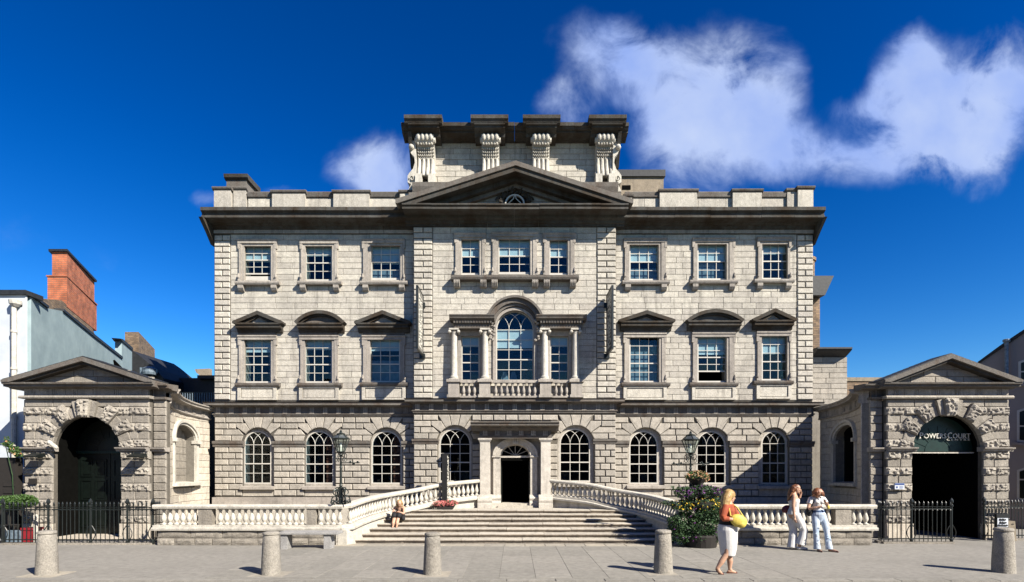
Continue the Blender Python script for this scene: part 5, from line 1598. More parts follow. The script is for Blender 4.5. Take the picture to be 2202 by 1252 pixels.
def curved_wall(s, label):
    cw = empty('curved_wall', (s*11.2, 18.9, 0)); tag(cw, label, 'wall', 'curved screen walls')
    def fn(q, d, z):      # q along the wall, d into the wall
        a = a0_+(a1_-a0_)*q/LA; r = cR+d
        x, y = ccx+r*math.cos(a), ccy+r*math.sin(a)
        return (-s*x if s > 0 else x, y, z)
    # parameter position of the niche
    def q_of_u(u):
        best = None
        for k in range(400):
            q = LA*k/399; p = fn(q, 0, 0); uu = abs(F*p[0]/p[1])
            e = abs(uu-abs(u-U0))
            if best is None or e < best[0]: best = (e, q)
        return best[1]
    n0, n1 = sorted((q_of_u(374 if s < 0 else 1840), q_of_u(419 if s < 0 else 1795)))
    R_ = (n1-n0)/2; yn = fn((n0+n1)/2,0,0)[1]; znb = Z(1038, yn); zns = Z(945, yn)
    rzn = .50
    op = (n0, n1, znb, zns, rzn)
    cuts = [LA*k/14 for k in range(15)]
    HT = 4.1
    m_ = MB(); solid_wall(m_, 0, LA, 0, HT, .03, .34, [op], cuts); m_.mapv(fn); m_.build('wall_core', M['upjoint'], cw)
    m_ = MB(); solid_wall(m_, n0-.15, n1+.15, znb-.1, zns+rzn+.1, .34, .40, [], [n0+R_*k/4 for k in range(9)]); m_.mapv(fn); m_.build('niche_back', M['gate'], cw)
    rowsn = 17; p = HT/rowsn
    for i in range(rowsn):
        za, zb = p*i, p*(i+1)
        for (q0, q1) in course(0, LA, .62, [op], za, zb, off=i % 2, jit=.5):
            m_ = MB(); nseg = 3
            for k in range(nseg):
                pass
            blk(m_, q0+.006, q1-.006, za+.005, zb-.005, rs.uniform(-.006,.006), .045, .008); m_.mapv(fn); m_.build('wall_stone', M['curved'], cw)
    # niche stones
    for i in range(6):
        za = znb+(zns-znb)*i/6; zb = za+(zns-znb)/6
        cs = [n0, (n0+n1)/2+(.15 if i % 2 else -.12), n1]
        for q0, q1 in zip(cs, cs[1:]):
            m_ = MB(); blk(m_, q0+.005, q1-.005, za+.005, zb-.005, .315, .022, .008); m_.mapv(fn); m_.build('niche_stone', M['gate'], cw)
    m_ = MB(); c = (n0+n1)/2
    for k in range(18):
        a, b = PI*k/18, PI*(k+1)/18
        for r0, r1, dd in ((0,.10,-.05),(.09,.19,-.10)):
            P = lambda t, r: (c+(R_+r)*math.cos(t), zns+(rzn+r*.9)*math.sin(t))
            m_.prism([P(a,r0), P(a,r1), P(b,r1), P(b,r0)], dd, .04)
    m_.mapv(fn); m_.build('niche_archivolt', M['white_stone'], cw)
    m_ = MB()
    for sd_ in (-1, 1):
        e = n0 if sd_ < 0 else n1
        m_.box(e, e+sd_*.15, -.06, .04, znb, zns-.12); m_.box(e-sd_*.04, e+sd_*.2, -.14, .1, zns-.12, zns)
    m_.mapv(fn); m_.build('niche_jamb', M['white_stone'], cw)
    m_ = MB(); m_.prism_x([(.4, znb+.03), (-.14, znb-.01), (-.14, znb-.11), (.1, znb-.11)], n0-.22, n1+.22); m_.mapv(fn); m_.build('niche_sill', M['white_stone'], cw)
    # cornice & moulding following the curve
    N_ = 18
    pth = [fn(LA*k/N_, 0, HT) for k in range(N_+1)]
    if s > 0: pth = pth[::-1]
    sg = -1 if s < 0 else -1
    pr = [(-.02,.0),(.05,.0),(.08,.04),(.05,.08),(.05,.28),(.10,.31),(.26,.32),(.26,.37),(.31,.41),(.31,.45),(-.4,.52),(-.4,0)]
    # z falls slightly to the mansion
    def zz(i): 
        t = i/N_ if s < 0 else 1-i/N_
        return -.16*t
    pth = [(x, y, z+zz(i)) for i, (x, y, z) in enumerate(pth)]
    # sweep offsets to the right-hand side; orient so that it is the court side
    d = Vector((pth[1][0]-pth[0][0], pth[1][1]-pth[0][1])); nrm = Vector((d.y, -d.x))
    to_c = Vector((-s*1.0, -.3))
    k_ = 1 if nrm.dot(to_c) > 0 else -1
    m_ = MB(); m_.sweep(pth, [(o*k_, z) for o, z in pr]); m_.build('curved_cornice', M['trim'] if s < 0 else M['trim'], cw)
    for k in range(7):
        q = LA*(k+.6)/7.4; m2 = MB()
        for j in range(3): m2.box(q-.09+j*.07, q-.09+j*.07+.04, -.075, 0, HT+.09, HT+.27)
        m2.mapv(lambda a, b, c_: (lambda P: (P[0], P[1], P[2]-.16*q/LA))(fn(a, b, c_))); m2.build('triglyph', M['trim'], cw)
    return cw
curved_wall(-1, 'sunlit curved stone wall with a blind arched niche, joining the left gate to the mansion')
curved_wall(1, 'shaded curved stone wall with a dark arched niche, joining the right gate to the mansion')

# ================================================================== NEIGHBOURS, LEFT
lh = empty('white_and_teal_house', (-16.5, 18, 0)); tag(lh, 'rendered house left of the gate, white front and pale teal flank with red brick chimney', 'house')
dW = Vector((-.44, 1.0)); W0 = (X(67,18), 18.0)
def wpt(u, v=None):
    """point on the flank wall plane seen at u (and height at v)"""
    k = (u-U0)/F; t = (W0[0]-k*W0[1])/(k-dW.x) if False else (k*W0[1]-W0[0])/(dW.x-k)
    x, y = W0[0]+dW.x*t, W0[1]+t
    return x, y, (Z(v, y) if v is not None else None)
nW = Vector((-1.0, -.44)).normalized()      # into the house
def wall_poly(mb, pts, th, off=0.0):
    P = [wpt(u, v) for u, v in pts]; n = len(P)
    vs = [(x+nW.x*off, y+nW.y*off, z) for x, y, z in P]+[(x+nW.x*(off+th), y+nW.y*(off+th), z) for x, y, z in P]
    fs = [tuple(range(n)), tuple(range(2*n-1, n-1, -1))]
    for i in range(n): j = (i+1) % n; fs.append((i, j, n+j, n+i))
    mb.add(vs, fs)
x67, y67, _ = wpt(67, 900)
m_ = MB(); wall_poly(m_, [(67,637),(101,663),(134,669),(200,724),(262,773),(262,735),(284,754),(284,1100),(67,1100)], .3); m_.build('flank_wall', M['teal'], lh)
m_ = MB(); m_.box(-24, x67, 17.80, 17.86, 0, Z(637,18)); m_.build('front_wall', M['render_white'], lh)
m_ = MB(); wall_poly(m_, [(66,631),(67,637),(101,663),(101,657)], .5, -.06); m_.box(-24, x67+.06, 17.72, 18.4, Z(637,18)-.03, Z(632,18)+.04)
wall_poly(m_, [(134,669),(200,724),(262,772),(262,767),(200,718),(134,664)], .4, -.05); wall_poly(m_, [(257,728),(262,735),(284,754),(284,748),(262,729)], .4, -.05)
m_.build('wall_coping', M['slate'], lh)
# dark mansard behind coping and rubble upstand below chimney
m_ = MB(); wall_poly(m_, [(101,651),(113,645),(150,648),(212,703),(218,720),(200,722),(134,668),(101,662)], 1.0, .25); m_.build('rubble_wall', M['brickb'], lh)
def stack(u0, uc, u1, vt, vb, parent, mat, name, off=.3, extra=0.0):
    """chimney: front face from u0 to uc (seen square on), side face receding from uc to u1"""
    xc_, yc2, _z = wpt(uc); xc_ += nW.x*off; yc2 += nW.y*off
    # re-solve for the picture column with the offset plane
    k = (uc-U0)/F; O = Vector((W0[0]+nW.x*off, W0[1]+nW.y*off)); t = (k*O.y-O.x)/(dW.x-k); x1_, y1_ = O.x+dW.x*t, O.y+t
    k2 = (u1-U0)/F; t2 = (k2*O.y-O.x)/(dW.x-k2); x2_, y2_ = O.x+dW.x*t2, O.y+t2
    w = (uc-u0)*y1_/F
    zt, zb = Z(vt,y1_), Z(vb,y1_)
    m_ = MB(); m_.prism_z([(x1_-w, y1_), (x1_, y1_), (x2_, y2_), (x2_-w, y2_)], zb, zt)
    return m_.build(name, mat, parent), (x1_, y1_, x2_, y2_, w, zt)
ch, q = stack(112, 144, 203, 541, 596, lh, M['brick'], 'chimney'); x1_, y1_, x2_, y2_, w_, zt_ = q
c2, q2 = stack(102, 144, 208, 595, 660, lh, M['brick'], 'chimney_base', off=.24)
m_ = MB(); m_.prism_z([(x1_-w_-.08, y1_-.08), (x1_+.08, y1_-.08), (x2_+.08, y2_+.05), (x2_-w_-.08, y2_+.05)], zt_-.02, zt_+.07); m_.build('chimney_cap', M['slate'], ch)
a_ = q2; m_ = MB(); m_.prism_z([(a_[0]-a_[4]-.03, a_[1]-.03), (a_[0]+.03, a_[1]-.03), (a_[2]+.03, a_[3]+.02), (a_[2]-a_[4], a_[3]+.02)], a_[5]-.0, a_[5]+.05); m_.build('chimney_string_course', M['brick'], c2)
# downpipe and hopper on the white front
dp = MB(); yy = 17.70; dp.tube([(X(30,yy), yy, 0), (X(30,yy), yy, Z(655,yy))], .07, 8)
dp.lathe([(.08,0),(.16,.08),(.17,.2),(.12,.22)], (X(33,yy), yy, Z(660,yy)), 10)
for v in (715, 795, 900): dp.lathe([(.09,0),(.09,.07)], (X(30,yy), yy, Z(v,yy)), 10)
dp.build('downpipe', M['white_stone'], lh)
m_ = MB(); yy = 17.78; m_.box(X(33,yy), X(47,yy), yy, yy+.03, Z(659,yy), Z(649,yy)); m_.build('vent', M['dark'], lh)
m_ = MB(); wall_poly(m_, [(243,775),(246,774),(262,790),(262,796),(246,790)], .03, -.01); m_.build('vent', M['dark'], lh)
# dark rear storey with brown chimney
rh = empty('rear_dark_roof_house', (-17, 27, 0)); tag(rh, 'dark roofed rear building with brown brick chimney behind the left gate', 'house')
bc, q = stack(268.5, 298, 333, 714, 800, rh, M['brickb'], 'chimney', off=-.2)
Yr = 26.0
m_ = MB(); m_.box(X(340,Yr), X(470,Yr), Yr, Yr+2, 0, Z(813,Yr)); m_.box(X(424,Yr-.3), X(470,Yr-.3), Yr-.3, Yr, Z(814,Yr-.3), Z(807,Yr-.3)); m_.build('rear_wall', M['slate'], rh)
Yq = 24.5
m_ = MB(); m_.prism([(X(284,Yq), Z(754,Yq)), (X(300,Yq), Z(765,Yq)), (X(334,Yq), Z(793,Yq)), (X(351,Yq), Z(813,Yq)), (X(351,Yq), 0), (X(284,Yq), 0)], Yq, Yq+3); m_.build('roof_slope', M['slate'], rh)
m_ = MB(); m_.prism([(X(222,Yq), Z(731,Yq)), (X(262,Yq), Z(729,Yq)), (X(262,Yq), Z(771,Yq)), (X(226,Yq), Z(740,Yq))], Yq+7, Yq+7.3); m_.build('gable', M['concrete'], rh)
m_ = MB(); m_.lathe([(.25,0),(.28,.1),(.28,.25),(.12,.35)], (X(322,24.2), 24.2, Z(806,24.2)), 12); m_.box(X(304,24.3), X(318,24.3), 24.2, 24.4, Z(815,24.2), Z(790,24.2)); m_.build('roof_vent', M['greybin'], rh)
fr_ = empty('roof_railing', (X(430,22), 22, 0)); tag(fr_, 'thin grey railing on the low roof beside the mansion', 'railing'); 
pm = MB().box(-.012,.012,-.012,.012,0,.45).mesh('railing_bar', M['greybin']); 
for k in range(14): inst('railing_bar', pm, (X(393+k*5.2,22), 22, Z(868,22)), fr_)
MB().box(X(390,22), X(462,22), 21.98, 22.02, Z(845,22), Z(843.5,22)).build('rail', M['iron'], fr_)
mb = MB(); mb.box(X(385,22), X(465,22), 21.9, 22.3, 0, Z(868,22)); mb.build('roof_edge', M['slate'], fr_)

# ================================================================== NEIGHBOURS, RIGHT
sw_ = empty('side_wing', (12.6, 22, 0)); tag(sw_, 'plain granite side wing with a dark projecting eave behind the right curved wall', 'building')
Ys = 22.2; m_ = MB(); m_.box(X(1745,Ys), X(1822,Ys), Ys+.02, Ys+6, 0, Z(768,Ys)); wc = m_.build('wall', M['upjoint'], sw_)
z0_, z1_ = Z(870,Ys), Z(768,Ys); n = 9
for i in range(n):
    za = z0_+(z1_-z0_)*i/n; zb = z0_+(z1_-z0_)*(i+1)/n
    for (p, q) in course(X(1746,Ys), X(1822,Ys), .62, [], za, zb, off=i % 2, jit=.6): inst('ashlar_block', block_mesh(q-p-.014, zb-za-.014, .05, .006, M['rustic']), ((p+q)/2, Ys, (za+zb)/2), wc)
Ye = Ys-.45
m_ = MB(); m_.prism_x([(Ys+5, Z(768,Ys)), (Ys-.02, Z(768,Ys)), (Ye+.05, Z(753,Ye)), (Ye, Z(750,Ye)), (Ye, Z(746.5,Ye)), (Ys+5, Z(746,Ye)+.1)], X(1745,Ys), X(1833,Ye)); m_.build('eave', M['slate'], sw_)
bs = empty('brick_chimney', (12.9, 24, 0)); tag(bs, 'tall brown brick chimney stack with dark cornice rising behind the mansion right corner', 'chimney')
Yc2 = 24.5; m_ = MB(); m_.box(X(1730,Yc2), X(1763,Yc2), Yc2, Yc2+1.5, 4, Z(600,Yc2)); m_.build('shaft', M['brickb'], bs)
m_ = MB(); m_.prism([(X(1730,Yc2), Z(641,Yc2)), (X(1763.5,Yc2), Z(641,Yc2)), (X(1782,Yc2), Z(600,Yc2)), (X(1730,Yc2), Z(600,Yc2))], Yc2-.4, Yc2+1.9); m_.build('cornice', M['slate'], bs)
m_ = MB(); m_.lathe([(.42,0),(.42,.9),(.48,.92),(.48,1.05),(.3,1.1)], (X(1742,Yc2), Yc2+.5, Z(601,Yc2)), 18); o = m_.build('round_pot', M['brickb'], bs); smooth_by_angle(o)
m_ = MB(); Yb3 = 25; m_.box(X(1815,Yb3), X(1960,Yb3), Yb3, Yb3+.4, 0, Z(820,Yb3)); lw_ = m_.build('brick_yard_wall', M['brickb']); tag(lw_, 'low brown brick wall seen above the right curved wall', 'wall')
MB().box(X(1812,Yb3), X(1960,Yb3), Yb3-.05, Yb3+.45, Z(820,Yb3), Z(812,Yb3)).build('coping', M['concrete'], lw_)
Yt = 23.2
m_ = MB(); m_.box(X(1330,Yt), X(1427,Yt), Yt, Yt+2.5, 11.3, Z(381,Yt)); tk = m_.build('roof_tank_housing', M['concrete']); tag(tk, 'rough rendered box with dark cap on the mansion roof right of the attic', 'roof housing')
MB().box(X(1328,Yt), X(1430,Yt), Yt-.08, Yt+2.6, Z(381,Yt), Z(367,Yt)+.0).build('cap', M['slate'], tk)
MB().box(X(1338,Yt), X(1356,Yt), Yt-.02, Yt+.1, Z(408,Yt), Z(399,Yt)).build('opening', M['dark'], tk)
# pink house, right edge
ph = empty('pink_house', (17.5, 19, 0)); tag(ph, 'pale pink rendered house with sash windows at the right edge', 'house')
Vx0, Vy0 = X(2118,20.5), 20.5; dP = Vector((.62, -1.0)).normalized()    # flank comes forward to the right
def ppt(u):
    k = (u-U0)/F; t = (k*Vy0-Vx0)/(dP.x-k*dP.y); return Vx0+dP.x*t, Vy0+dP.y*t
def pz(u, v): x, y = ppt(u); return (x, y, Z(v, y))
nP = Vector((-dP.y, dP.x))*1.0     # away from viewer
if nP.y < 0: nP = -nP
def pquad(mb, pts, th, off=0):
    P = [pz(u, v) for u, v in pts]; n = len(P)
    vs = [(x+nP.x*off, y+nP.y*off, z) for x, y, z in P]+[(x+nP.x*(off+th), y+nP.y*(off+th), z) for x, y, z in P]
    fs = [tuple(range(n)), tuple(range(2*n-1, n-1, -1))]
    for i in range(n): j = (i+1) % n; fs.append((i, j, n+j, n+i))
    mb.add(vs, fs)
m_ = MB(); pquad(m_, [(2106,782),(2160,744),(2260,678),(2260,1220),(2106,1160)], .3); m_.build('wall', M['pink'], ph)
m_ = MB(); pquad(m_, [(2104,783),(2160,745),(2260,679),(2260,672),(2160,738),(2104,779)], .5, -.08); m_.build('wall_coping', M['slate'], ph)
m_ = MB(); x_, y_, z_ = pz(2164, 790); m_.tube([(x_-.1, y_-.12, z_-.7), (x_-.1, y_-.12, Z(736,y_))], .06, 8); m_.lathe([(.08,0),(.11,.02),(.11,.1),(.05,.12)], (x_-.1, y_-.12, Z(738,y_)), 10); m_.build('flue_pipe', M['greybin'], ph)
for (va, vb, vm, sh) in ((775,822,798,3),(880,950,915,0),(1008,1075,1030,0)):
    wd = empty('window', pz(2198, vb)); setp(wd, ph)
    m_ = MB(); uL = 2187+sh; pquad(m_, [(uL,va+3),(2240,va-14),(2240,vb+6),(uL,vb)], .05, -.012); m_.build('sash_frame', M['wood'], wd)
    m_ = MB(); pquad(m_, [(uL+6,va+6),(2236,va-8),(2236,vm),(uL+6,vm)], .01, -.02); m_.build('pane', M['blackdoor'], wd)
    m_ = MB(); pquad(m_, [(uL+6,vm+3),(2236,vm+3),(2236,vb+0),(uL+6,vb-4)], .01, -.02); m_.build('pane', M['blackdoor'], wd)
    m_ = MB(); pquad(m_, [(uL-5,vb+1),(2244,vb+8),(2244,vb+14),(uL-5,vb+6)], .15, -.12); m_.build('window_sill', M['pink'], wd)
# row of buildings across the street (only mirrored in the windows)
tr_ = empty('opposite_terrace', (0,-7,0)); tag(tr_, 'plain brick terrace across the street facing the mansion', 'building')
m_ = MB(); m_.box(-30, 30, -13, -7.2, 0, 8.6); m_.build('wall', M['brickb'], tr_)
wn_ = MB().box(-.5,.5,-.03,.03,-.8,.8).mesh('window', M['wood'])
for i in range(12):
    for z in (1.6, 4.4, 7.0): inst('window', wn_, (-26.5+i*4.8, -7.18, z), tr_)
# ================================================================== STREET OBJECTS
bp_ = [(.0,-.02),(.212,-.02),(.212,.0),(.208,.02),(.200,.25),(.180,.60),(.168,.755),(.158,.765),(.158,.775),(.176,.785),(.178,.81),(.165,.832),(.10,.845),(.0,.848)]
def bol_mesh():
    mb = MB(); mb.lathe(bp_[1:-1], (0,0,0), 28)
    for i, (x, y, z) in enumerate(mb.v):
        r = 1+.012*noise.noise(Vector((x*9, y*9, z*9))); mb.v[i] = (x*r, y*r, z)
    me = mb.mesh('bollard', M['bollard'], True)
    return me
bmesh_b = bol_mesh()
BL = [(101,1236,'stone bollard furthest left, in front of the iron railings of the left gate'),
      (583,1236,'stone bollard standing in front of the stone bench'),
      (930,1236,'stone bollard directly in front of the entrance steps'),
      (1426,1233,'stone bollard by the flower tower, left of the walking woman'),
      (2158,1231,'stone bollard furthest right, in front of the right gate railings')]
first = None
for u, v, lab in BL:
    Yb_ = F*H/(v+2-V0)+.1
    o = bpy.data.objects.new('bollard', bmesh_b); COL.objects.link(o); o.location = (X(u,Yb_), Yb_, .012); o.rotation_euler = (0,0,random.uniform(0,6))
    s_ = {101:1.02,583:1.0,930:.98,1426:1.02,2158:1.06}[u]; o.scale = (s_*.88, s_*.88, s_*.985)
    tag(o, lab, 'bollard', 'stone bollards along the pavement'); smooth_by_angle(o, 50) if first is None else None; first = o
    if u != 2158: m_ = MB(); m_.cr = .3; m_.box(X(u,Yb_)-.34, X(u,Yb_)+.34, Yb_-.30, Yb_+.30, .004, .0135); inst('bollard_pad', m_.mesh('bollard_pad', M['pave2']), (0,0,0), pave)

bn = empty('stone_bench', (X(661,14.4), 14.4, 0)); tag(bn, 'low backless stone bench standing by the left balustrade', 'bench')
Yn = 14.55; x0, x1 = X(598,Yn-.2), X(727,Yn-.2); bw = stone('bench_granite', (.36,.35,.34), (.36,.35,.34), stain=.2, bump=.4)
m_ = MB(); m_.box(x0, x1, Yn-.22, Yn+.22, .385, .455); o = m_.build('seat', bw, bn)
bv = o.modifiers.new('b', 'BEVEL'); bv.width = .012; bv.segments = 2
for xx in (x0+.05, x1-.38):
    m_ = MB(); m_.box(xx, xx+.17, Yn-.17, Yn+.17, 0, .385); m_.build('leg', bw, bn)

# ---- iron railings
def bar_mesh(h):
    mb = MB(); mb.limb([(0,0,.0),(0,0,h-.10)], .0115, 6, round_ends=False)
    mb.lathe([(.012,h-.12),(.026,h-.11),(.026,h-.10),(.014,h-.09),(.026,h-.07),(.022,h-.045),(.008,h-.01),(.002,h)], (0,0,0), 6)
    mb.lathe([(.013,h-.26),(.024,h-.245),(.013,h-.23)], (0,0,0), 6)
    return mb.mesh('railing_bar', M['iron'])
barm = bar_mesh(1.13)
def railing(pts, n, label, name='iron_railing', posts=()):
    r = empty(name, (pts[0][0], pts[0][1], 0)); tag(r, label, 'railing', 'black iron railings')
    tot = sum(math.hypot(b[0]-a[0], b[1]-a[1]) for a, b in zip(pts, pts[1:]))
    for a, b in zip(pts, pts[1:]):
        L = math.hypot(b[0]-a[0], b[1]-a[1]); m = max(2, round(n*L/tot))
        for k in range(m): t = (k+.5)/m; inst('railing_bar', barm, (a[0]+(b[0]-a[0])*t, a[1]+(b[1]-a[1])*t, .05), r, rot=(random.uniform(-.008,.008), random.uniform(-.008,.008), 0))
        for z, h in ((.95,.03),(.12,.03),(1.02,.012)):
            m_ = MB(); m_.sweep([(a[0],a[1],z),(b[0],b[1],z)], [(-.018,0),(.018,0),(.018,h),(-.018,h)]); m_.build('rail', M['iron'], r)
    for (px, py) in posts:
        m_ = MB(); m_.lathe([(.04,0),(.04,.1),(.028,.12),(.028,1.0),(.045,1.02),(.045,1.06),(.02,1.08),(.05,1.14),(.045,1.19),(.01,1.25)], (px, py, .02), 8)
        for s in (-1, 1): 
            pts_ = [(px+s*.03+s*.10*math.sin(t*.5), py, .1+.42*(1-t/6)*1.0) for t in range(7)]; m_.tube(pts_, .012, 5)
        m_.build('post', M['iron'], r)
    m_ = MB(); 
    for a, b in zip(pts, pts[1:]): m_.sweep([(a[0],a[1],0),(b[0],b[1],0)], [(-.09,-.0),(.09,-.0),(.09,.05),(-.09,.05)])
    m_.build('kerb', M['gate'], r)
    return r
YR_ = 15.35
railing([(X(6,YR_),YR_),(X(108,YR_),YR_)], 11, 'black iron railing in front of the shrub pots, far left', posts=[(X(6,YR_),YR_),(X(104,YR_),YR_)])
g_ = railing([(X(112,YR_),YR_),(X(192,YR_),YR_),(X(270,YR_),YR_)], 17, 'black iron gate railing across the left gate doorway', 'iron_gate', posts=[(X(195,YR_),YR_)])
railing([(X(274,YR_),YR_),(X(329,YR_),YR_),(X(345,YR_+.55),YR_+.55)], 11, 'black iron railing turning back beside the left balustrade', posts=[(X(274,YR_),YR_),(X(329,YR_),YR_)])
YQ = 15.6
railing([(X(1888,YQ+.4),YQ+.4),(X(1896,YQ),YQ),(X(2048,YQ),YQ)], 19, 'black iron railing in front of the right gate, left half', posts=[(X(1960,YQ),YQ),(X(2046,YQ),YQ)])
YQ2 = 16.4
railing([(X(2114,YQ2),YQ2),(X(2216,YQ2),YQ2)], 14, 'black iron railing at the far right, behind the menu board', posts=[(X(2116,YQ2),YQ2)])

# ---- lamp standards
def lamp(u, Y, zb, ztop, label, both):
    x = X(u, Y); L = empty('street_lamp', (x, Y, zb)); tag(L, label, 'street lamp', 'ornate lantern lamps')
    h = ztop-zb
    m_ = MB(); m_.lathe([(.12,0),(.12,.03),(.06,.05),(.055,.12),(.07,.15),(.045,.19),(.040,.5),(.05,.52),(.036,.55),(.028,h-.95),(.045,h-.93),(.03,h-.9),(.022,h-.62),(.05,h-.58),(.03,h-.52)], (x,Y,zb), 10)
    m_.build('post', M['lampiron'], L)
    m_ = MB(); low_, top_ = m_, MB()
    for k in range(4):
        m_ = low_; a = PI/4+k*PI/2; ca, sa = math.cos(a), math.sin(a)
        def sp_(cx_, cz, r0, a0, a1, rr=.016):
            pts = []
            for j in range(15):
                t = a0+(a1-a0)*j/14; r = r0*(1-.62*j/14)
                d = cx_+r*math.cos(t); pts.append((x+d*ca, Y+d*sa, zb+cz+r*math.sin(t)))
            m_.tube(pts, rr, 5)
        sp_(.17,.13,.12,-.5*PI,1.9*PI); sp_(.14,.32,.10,.6*PI,-1.6*PI); sp_(.24,.06,.07,.9*PI,-1.3*PI); sp_(.10,.42,.06,-.4*PI,1.8*PI)
        m_ = top_; sp_(.10,h-.60,.09,-.5*PI,1.5*PI,.010); sp_(.13,h-.72,.06,.5*PI,-1.5*PI,.009)
    low_.build('base_scrollwork', M['lampiron'], L); top_.build('neck_scrollwork', M['lampiron'], L)
    m_ = MB(); zc_ = zb+h-.80
    for s in ((-1, 1) if both else (1,)):
        m_.tube([(x, Y, zc_), (x+s*.5, Y, zc_)], .013, 6); 
        m_.lathe([(.02,0),(.03,.01),(.02,.02)], (x+s*.5, Y, zc_-.01), 6)
        for j in range(3): m_.ell((x+s*(.26+j*.10), Y, zc_+.02*(-1)**j), (.03,.02,.035), None, 6, 5)
        m_.tube([(x+s*.3, Y, zc_-.06), (x+s*.34, Y, zc_), (x+s*.3, Y, zc_+.07)], .010, 5)
    m_.build('ladder_bar', M['lampiron'], L)
    # lantern: six sides, wider at the top
    z0, z1 = zb+h-.50, zb+h-.14; r0, r1 = .10, .235
    fr = MB(); P = lambda k, r, z: (x+r*math.cos(PI/6+k*PI/3), Y+r*math.sin(PI/6+k*PI/3), z)
    for k in range(6):
        fr.tube([P(k,r0,z0), P(k,r1,z1)], .013, 5); fr.tube([P(k,r0,z0), P(k+1,r0,z0)], .014, 5); fr.tube([P(k,r1,z1), P(k+1,r1,z1)], .020, 5)
        fr.tube([P(k,r1,z1), P(k,.10,z1+.12)], .012, 5)
    fr.lathe([(.11,z1+.11-0),(.12,z1+.14),(.05,z1+.16),(.03,z1+.19),(.035,z1+.21),(.0101,z1+.24)], (x,Y,0), 10)
    fr.lathe([(.03,z0-.05),(.10,z0-.01),(.10,z0+.01)], (x,Y,0), 8)
    fr.build('lantern_frame', M['lampiron'], L)
    for k in range(6):
        m_ = MB(); m_.add([P(k,r0*.98,z0+.01), P(k+1,r0*.98,z0+.01), P(k+1,r1*.98,z1), P(k,r1*.98,z1)], [(0,1,2,3)]); m_.build('lantern_pane', M['glass2'], L)
        m_ = MB(); m_.add([P(k,r1*.98,z1+.003), P(k+1,r1*.98,z1+.003), P(k+1,.10,z1+.12), P(k,.10,z1+.12)], [(0,1,2,3)]); m_.build('roof_pane', M['glassr'], L)
    m_ = MB(); m_.lathe([(.02,z0),(.02,z0+.12),(.03,z0+.14),(.03,z0+.22),(.01,z0+.26)], (x,Y,0), 8); m_.build('lamp_mantle', M['blind'], L)
M['glassr'] = plain('lantern_roof_metal', (.35,.38,.36), rough=.25, metal=.7, var=.3)
lamp(733, 15.3, 1.11, 3.05, 'ornate iron lantern lamp standing on the left balustrade', False)
lamp(1485, 15.3, 1.11, 3.02, 'ornate iron lantern lamp rising behind the flower tower', True)

# ---- projecting name boards
def rot_from(d, up, n):
    return Matrix((d, up, n)).transposed().to_euler()
def vtext(body, px, y_in, y_out, z0, z1, side, mat, parent, inset=.06):
    """text running upwards on a board lying in the plane x=px; side=+1: face looks to +x"""
    n = Vector((side,0,0)); up = Vector((0,-side,0)); d = Vector((0,0,1))
    o = text(body, 1.0, mat, parent, (0,0,0), (0,0,0), ext=.004, bold=.012)
    xs = [v.co.x for v in o.data.vertices]; ys = [v.co.y for v in o.data.vertices]
    Lz = (z1-z0); k = Lz/(max(xs)-min(xs)); hgt = abs(y_in-y_out)*.62; ky = hgt/.72
    o.parent = None; o.matrix_parent_inverse = Matrix.Identity(4)
    o.rotation_euler = rot_from(d, up, n); o.scale = (k, ky, 1)
    ym = (y_in+y_out)/2
    base_y = ym+side*hgt/2
    o.location = (px, base_y, z0-min(xs)*k)
    setp(o, parent)
    return o
def proj_sign(s, label, mat, lmat):
    px = s*3.345; y0, y1 = 19.10, 20.18; z0, z1 = Z(747,19.07), Z(615.5,19.07)
    t = empty('hanging_sign', (px, 20.2, z0)); tag(t, label, 'sign', 'projecting name boards')
    m_ = MB(); m_.box(px-.025, px+.025, y0, y1, z0, z1); m_.build('board', mat, t)
    m_ = MB()
    for z in (z0-.02, z1+.02): m_.box(px-.035, px+.035, y0-.02, y1+.02, z-.025, z+.025)
    for y in (y0, y1): m_.box(px-.035, px+.035, y-.02, y+.02, z0, z1)
    m_.build('frame', M['iron'], t)
    vtext('POWERSCOURT', px-s*.027, y1, y0, z0+.12, z1-.15, -s, lmat, t)
    for z in (z0-.06, z1-.30):
        m_ = MB(); m_.tube([(px, y1-.1, z), (px+s*-.03, 20.30, z)], .03, 6); m_.box(px-.11, px+.09, 20.20, 20.30, z-.09, z+.09); m_.build('bracket', M['iron'], t)
    m_ = MB(); m_.tube([(px, y0, z0), (px, 20.3, z0-.06)], .02, 6); m_.build('stay', M['iron'], t)
proj_sign(-1, 'long projecting name board on the left corner of the central bay, pale face', M['boardl'], M['letter'])
proj_sign(1, 'long projecting name board on the right corner of the central bay, black with white letters', M['board'], M['letter'])
# tall black board by the door
Yt_ = 18.75; px = X(961,Yt_); t = empty('standing_sign', (px-.08, Yt_+.3, 1.05)); tag(t, 'tall narrow black board with white lettering on the left stair balustrade', 'sign')
m_ = MB(); m_.box(px-.17, px, Yt_, Yt_+.62, 1.02, Z(975,Yt_)); m_.build('board', M['board'], t)
vtext('POWERSCOURT', px+.003, Yt_+.60, Yt_+.02, 1.1, Z(980,Yt_), 1, M['letter'], t)
m_ = MB(); m_.tube([(px-.1, Yt_+.3, Z(992,Yt_)), (px-.35, Yt_+.3, Z(992,Yt_))], .02, 6); m_.build('bracket', M['iron'], t)

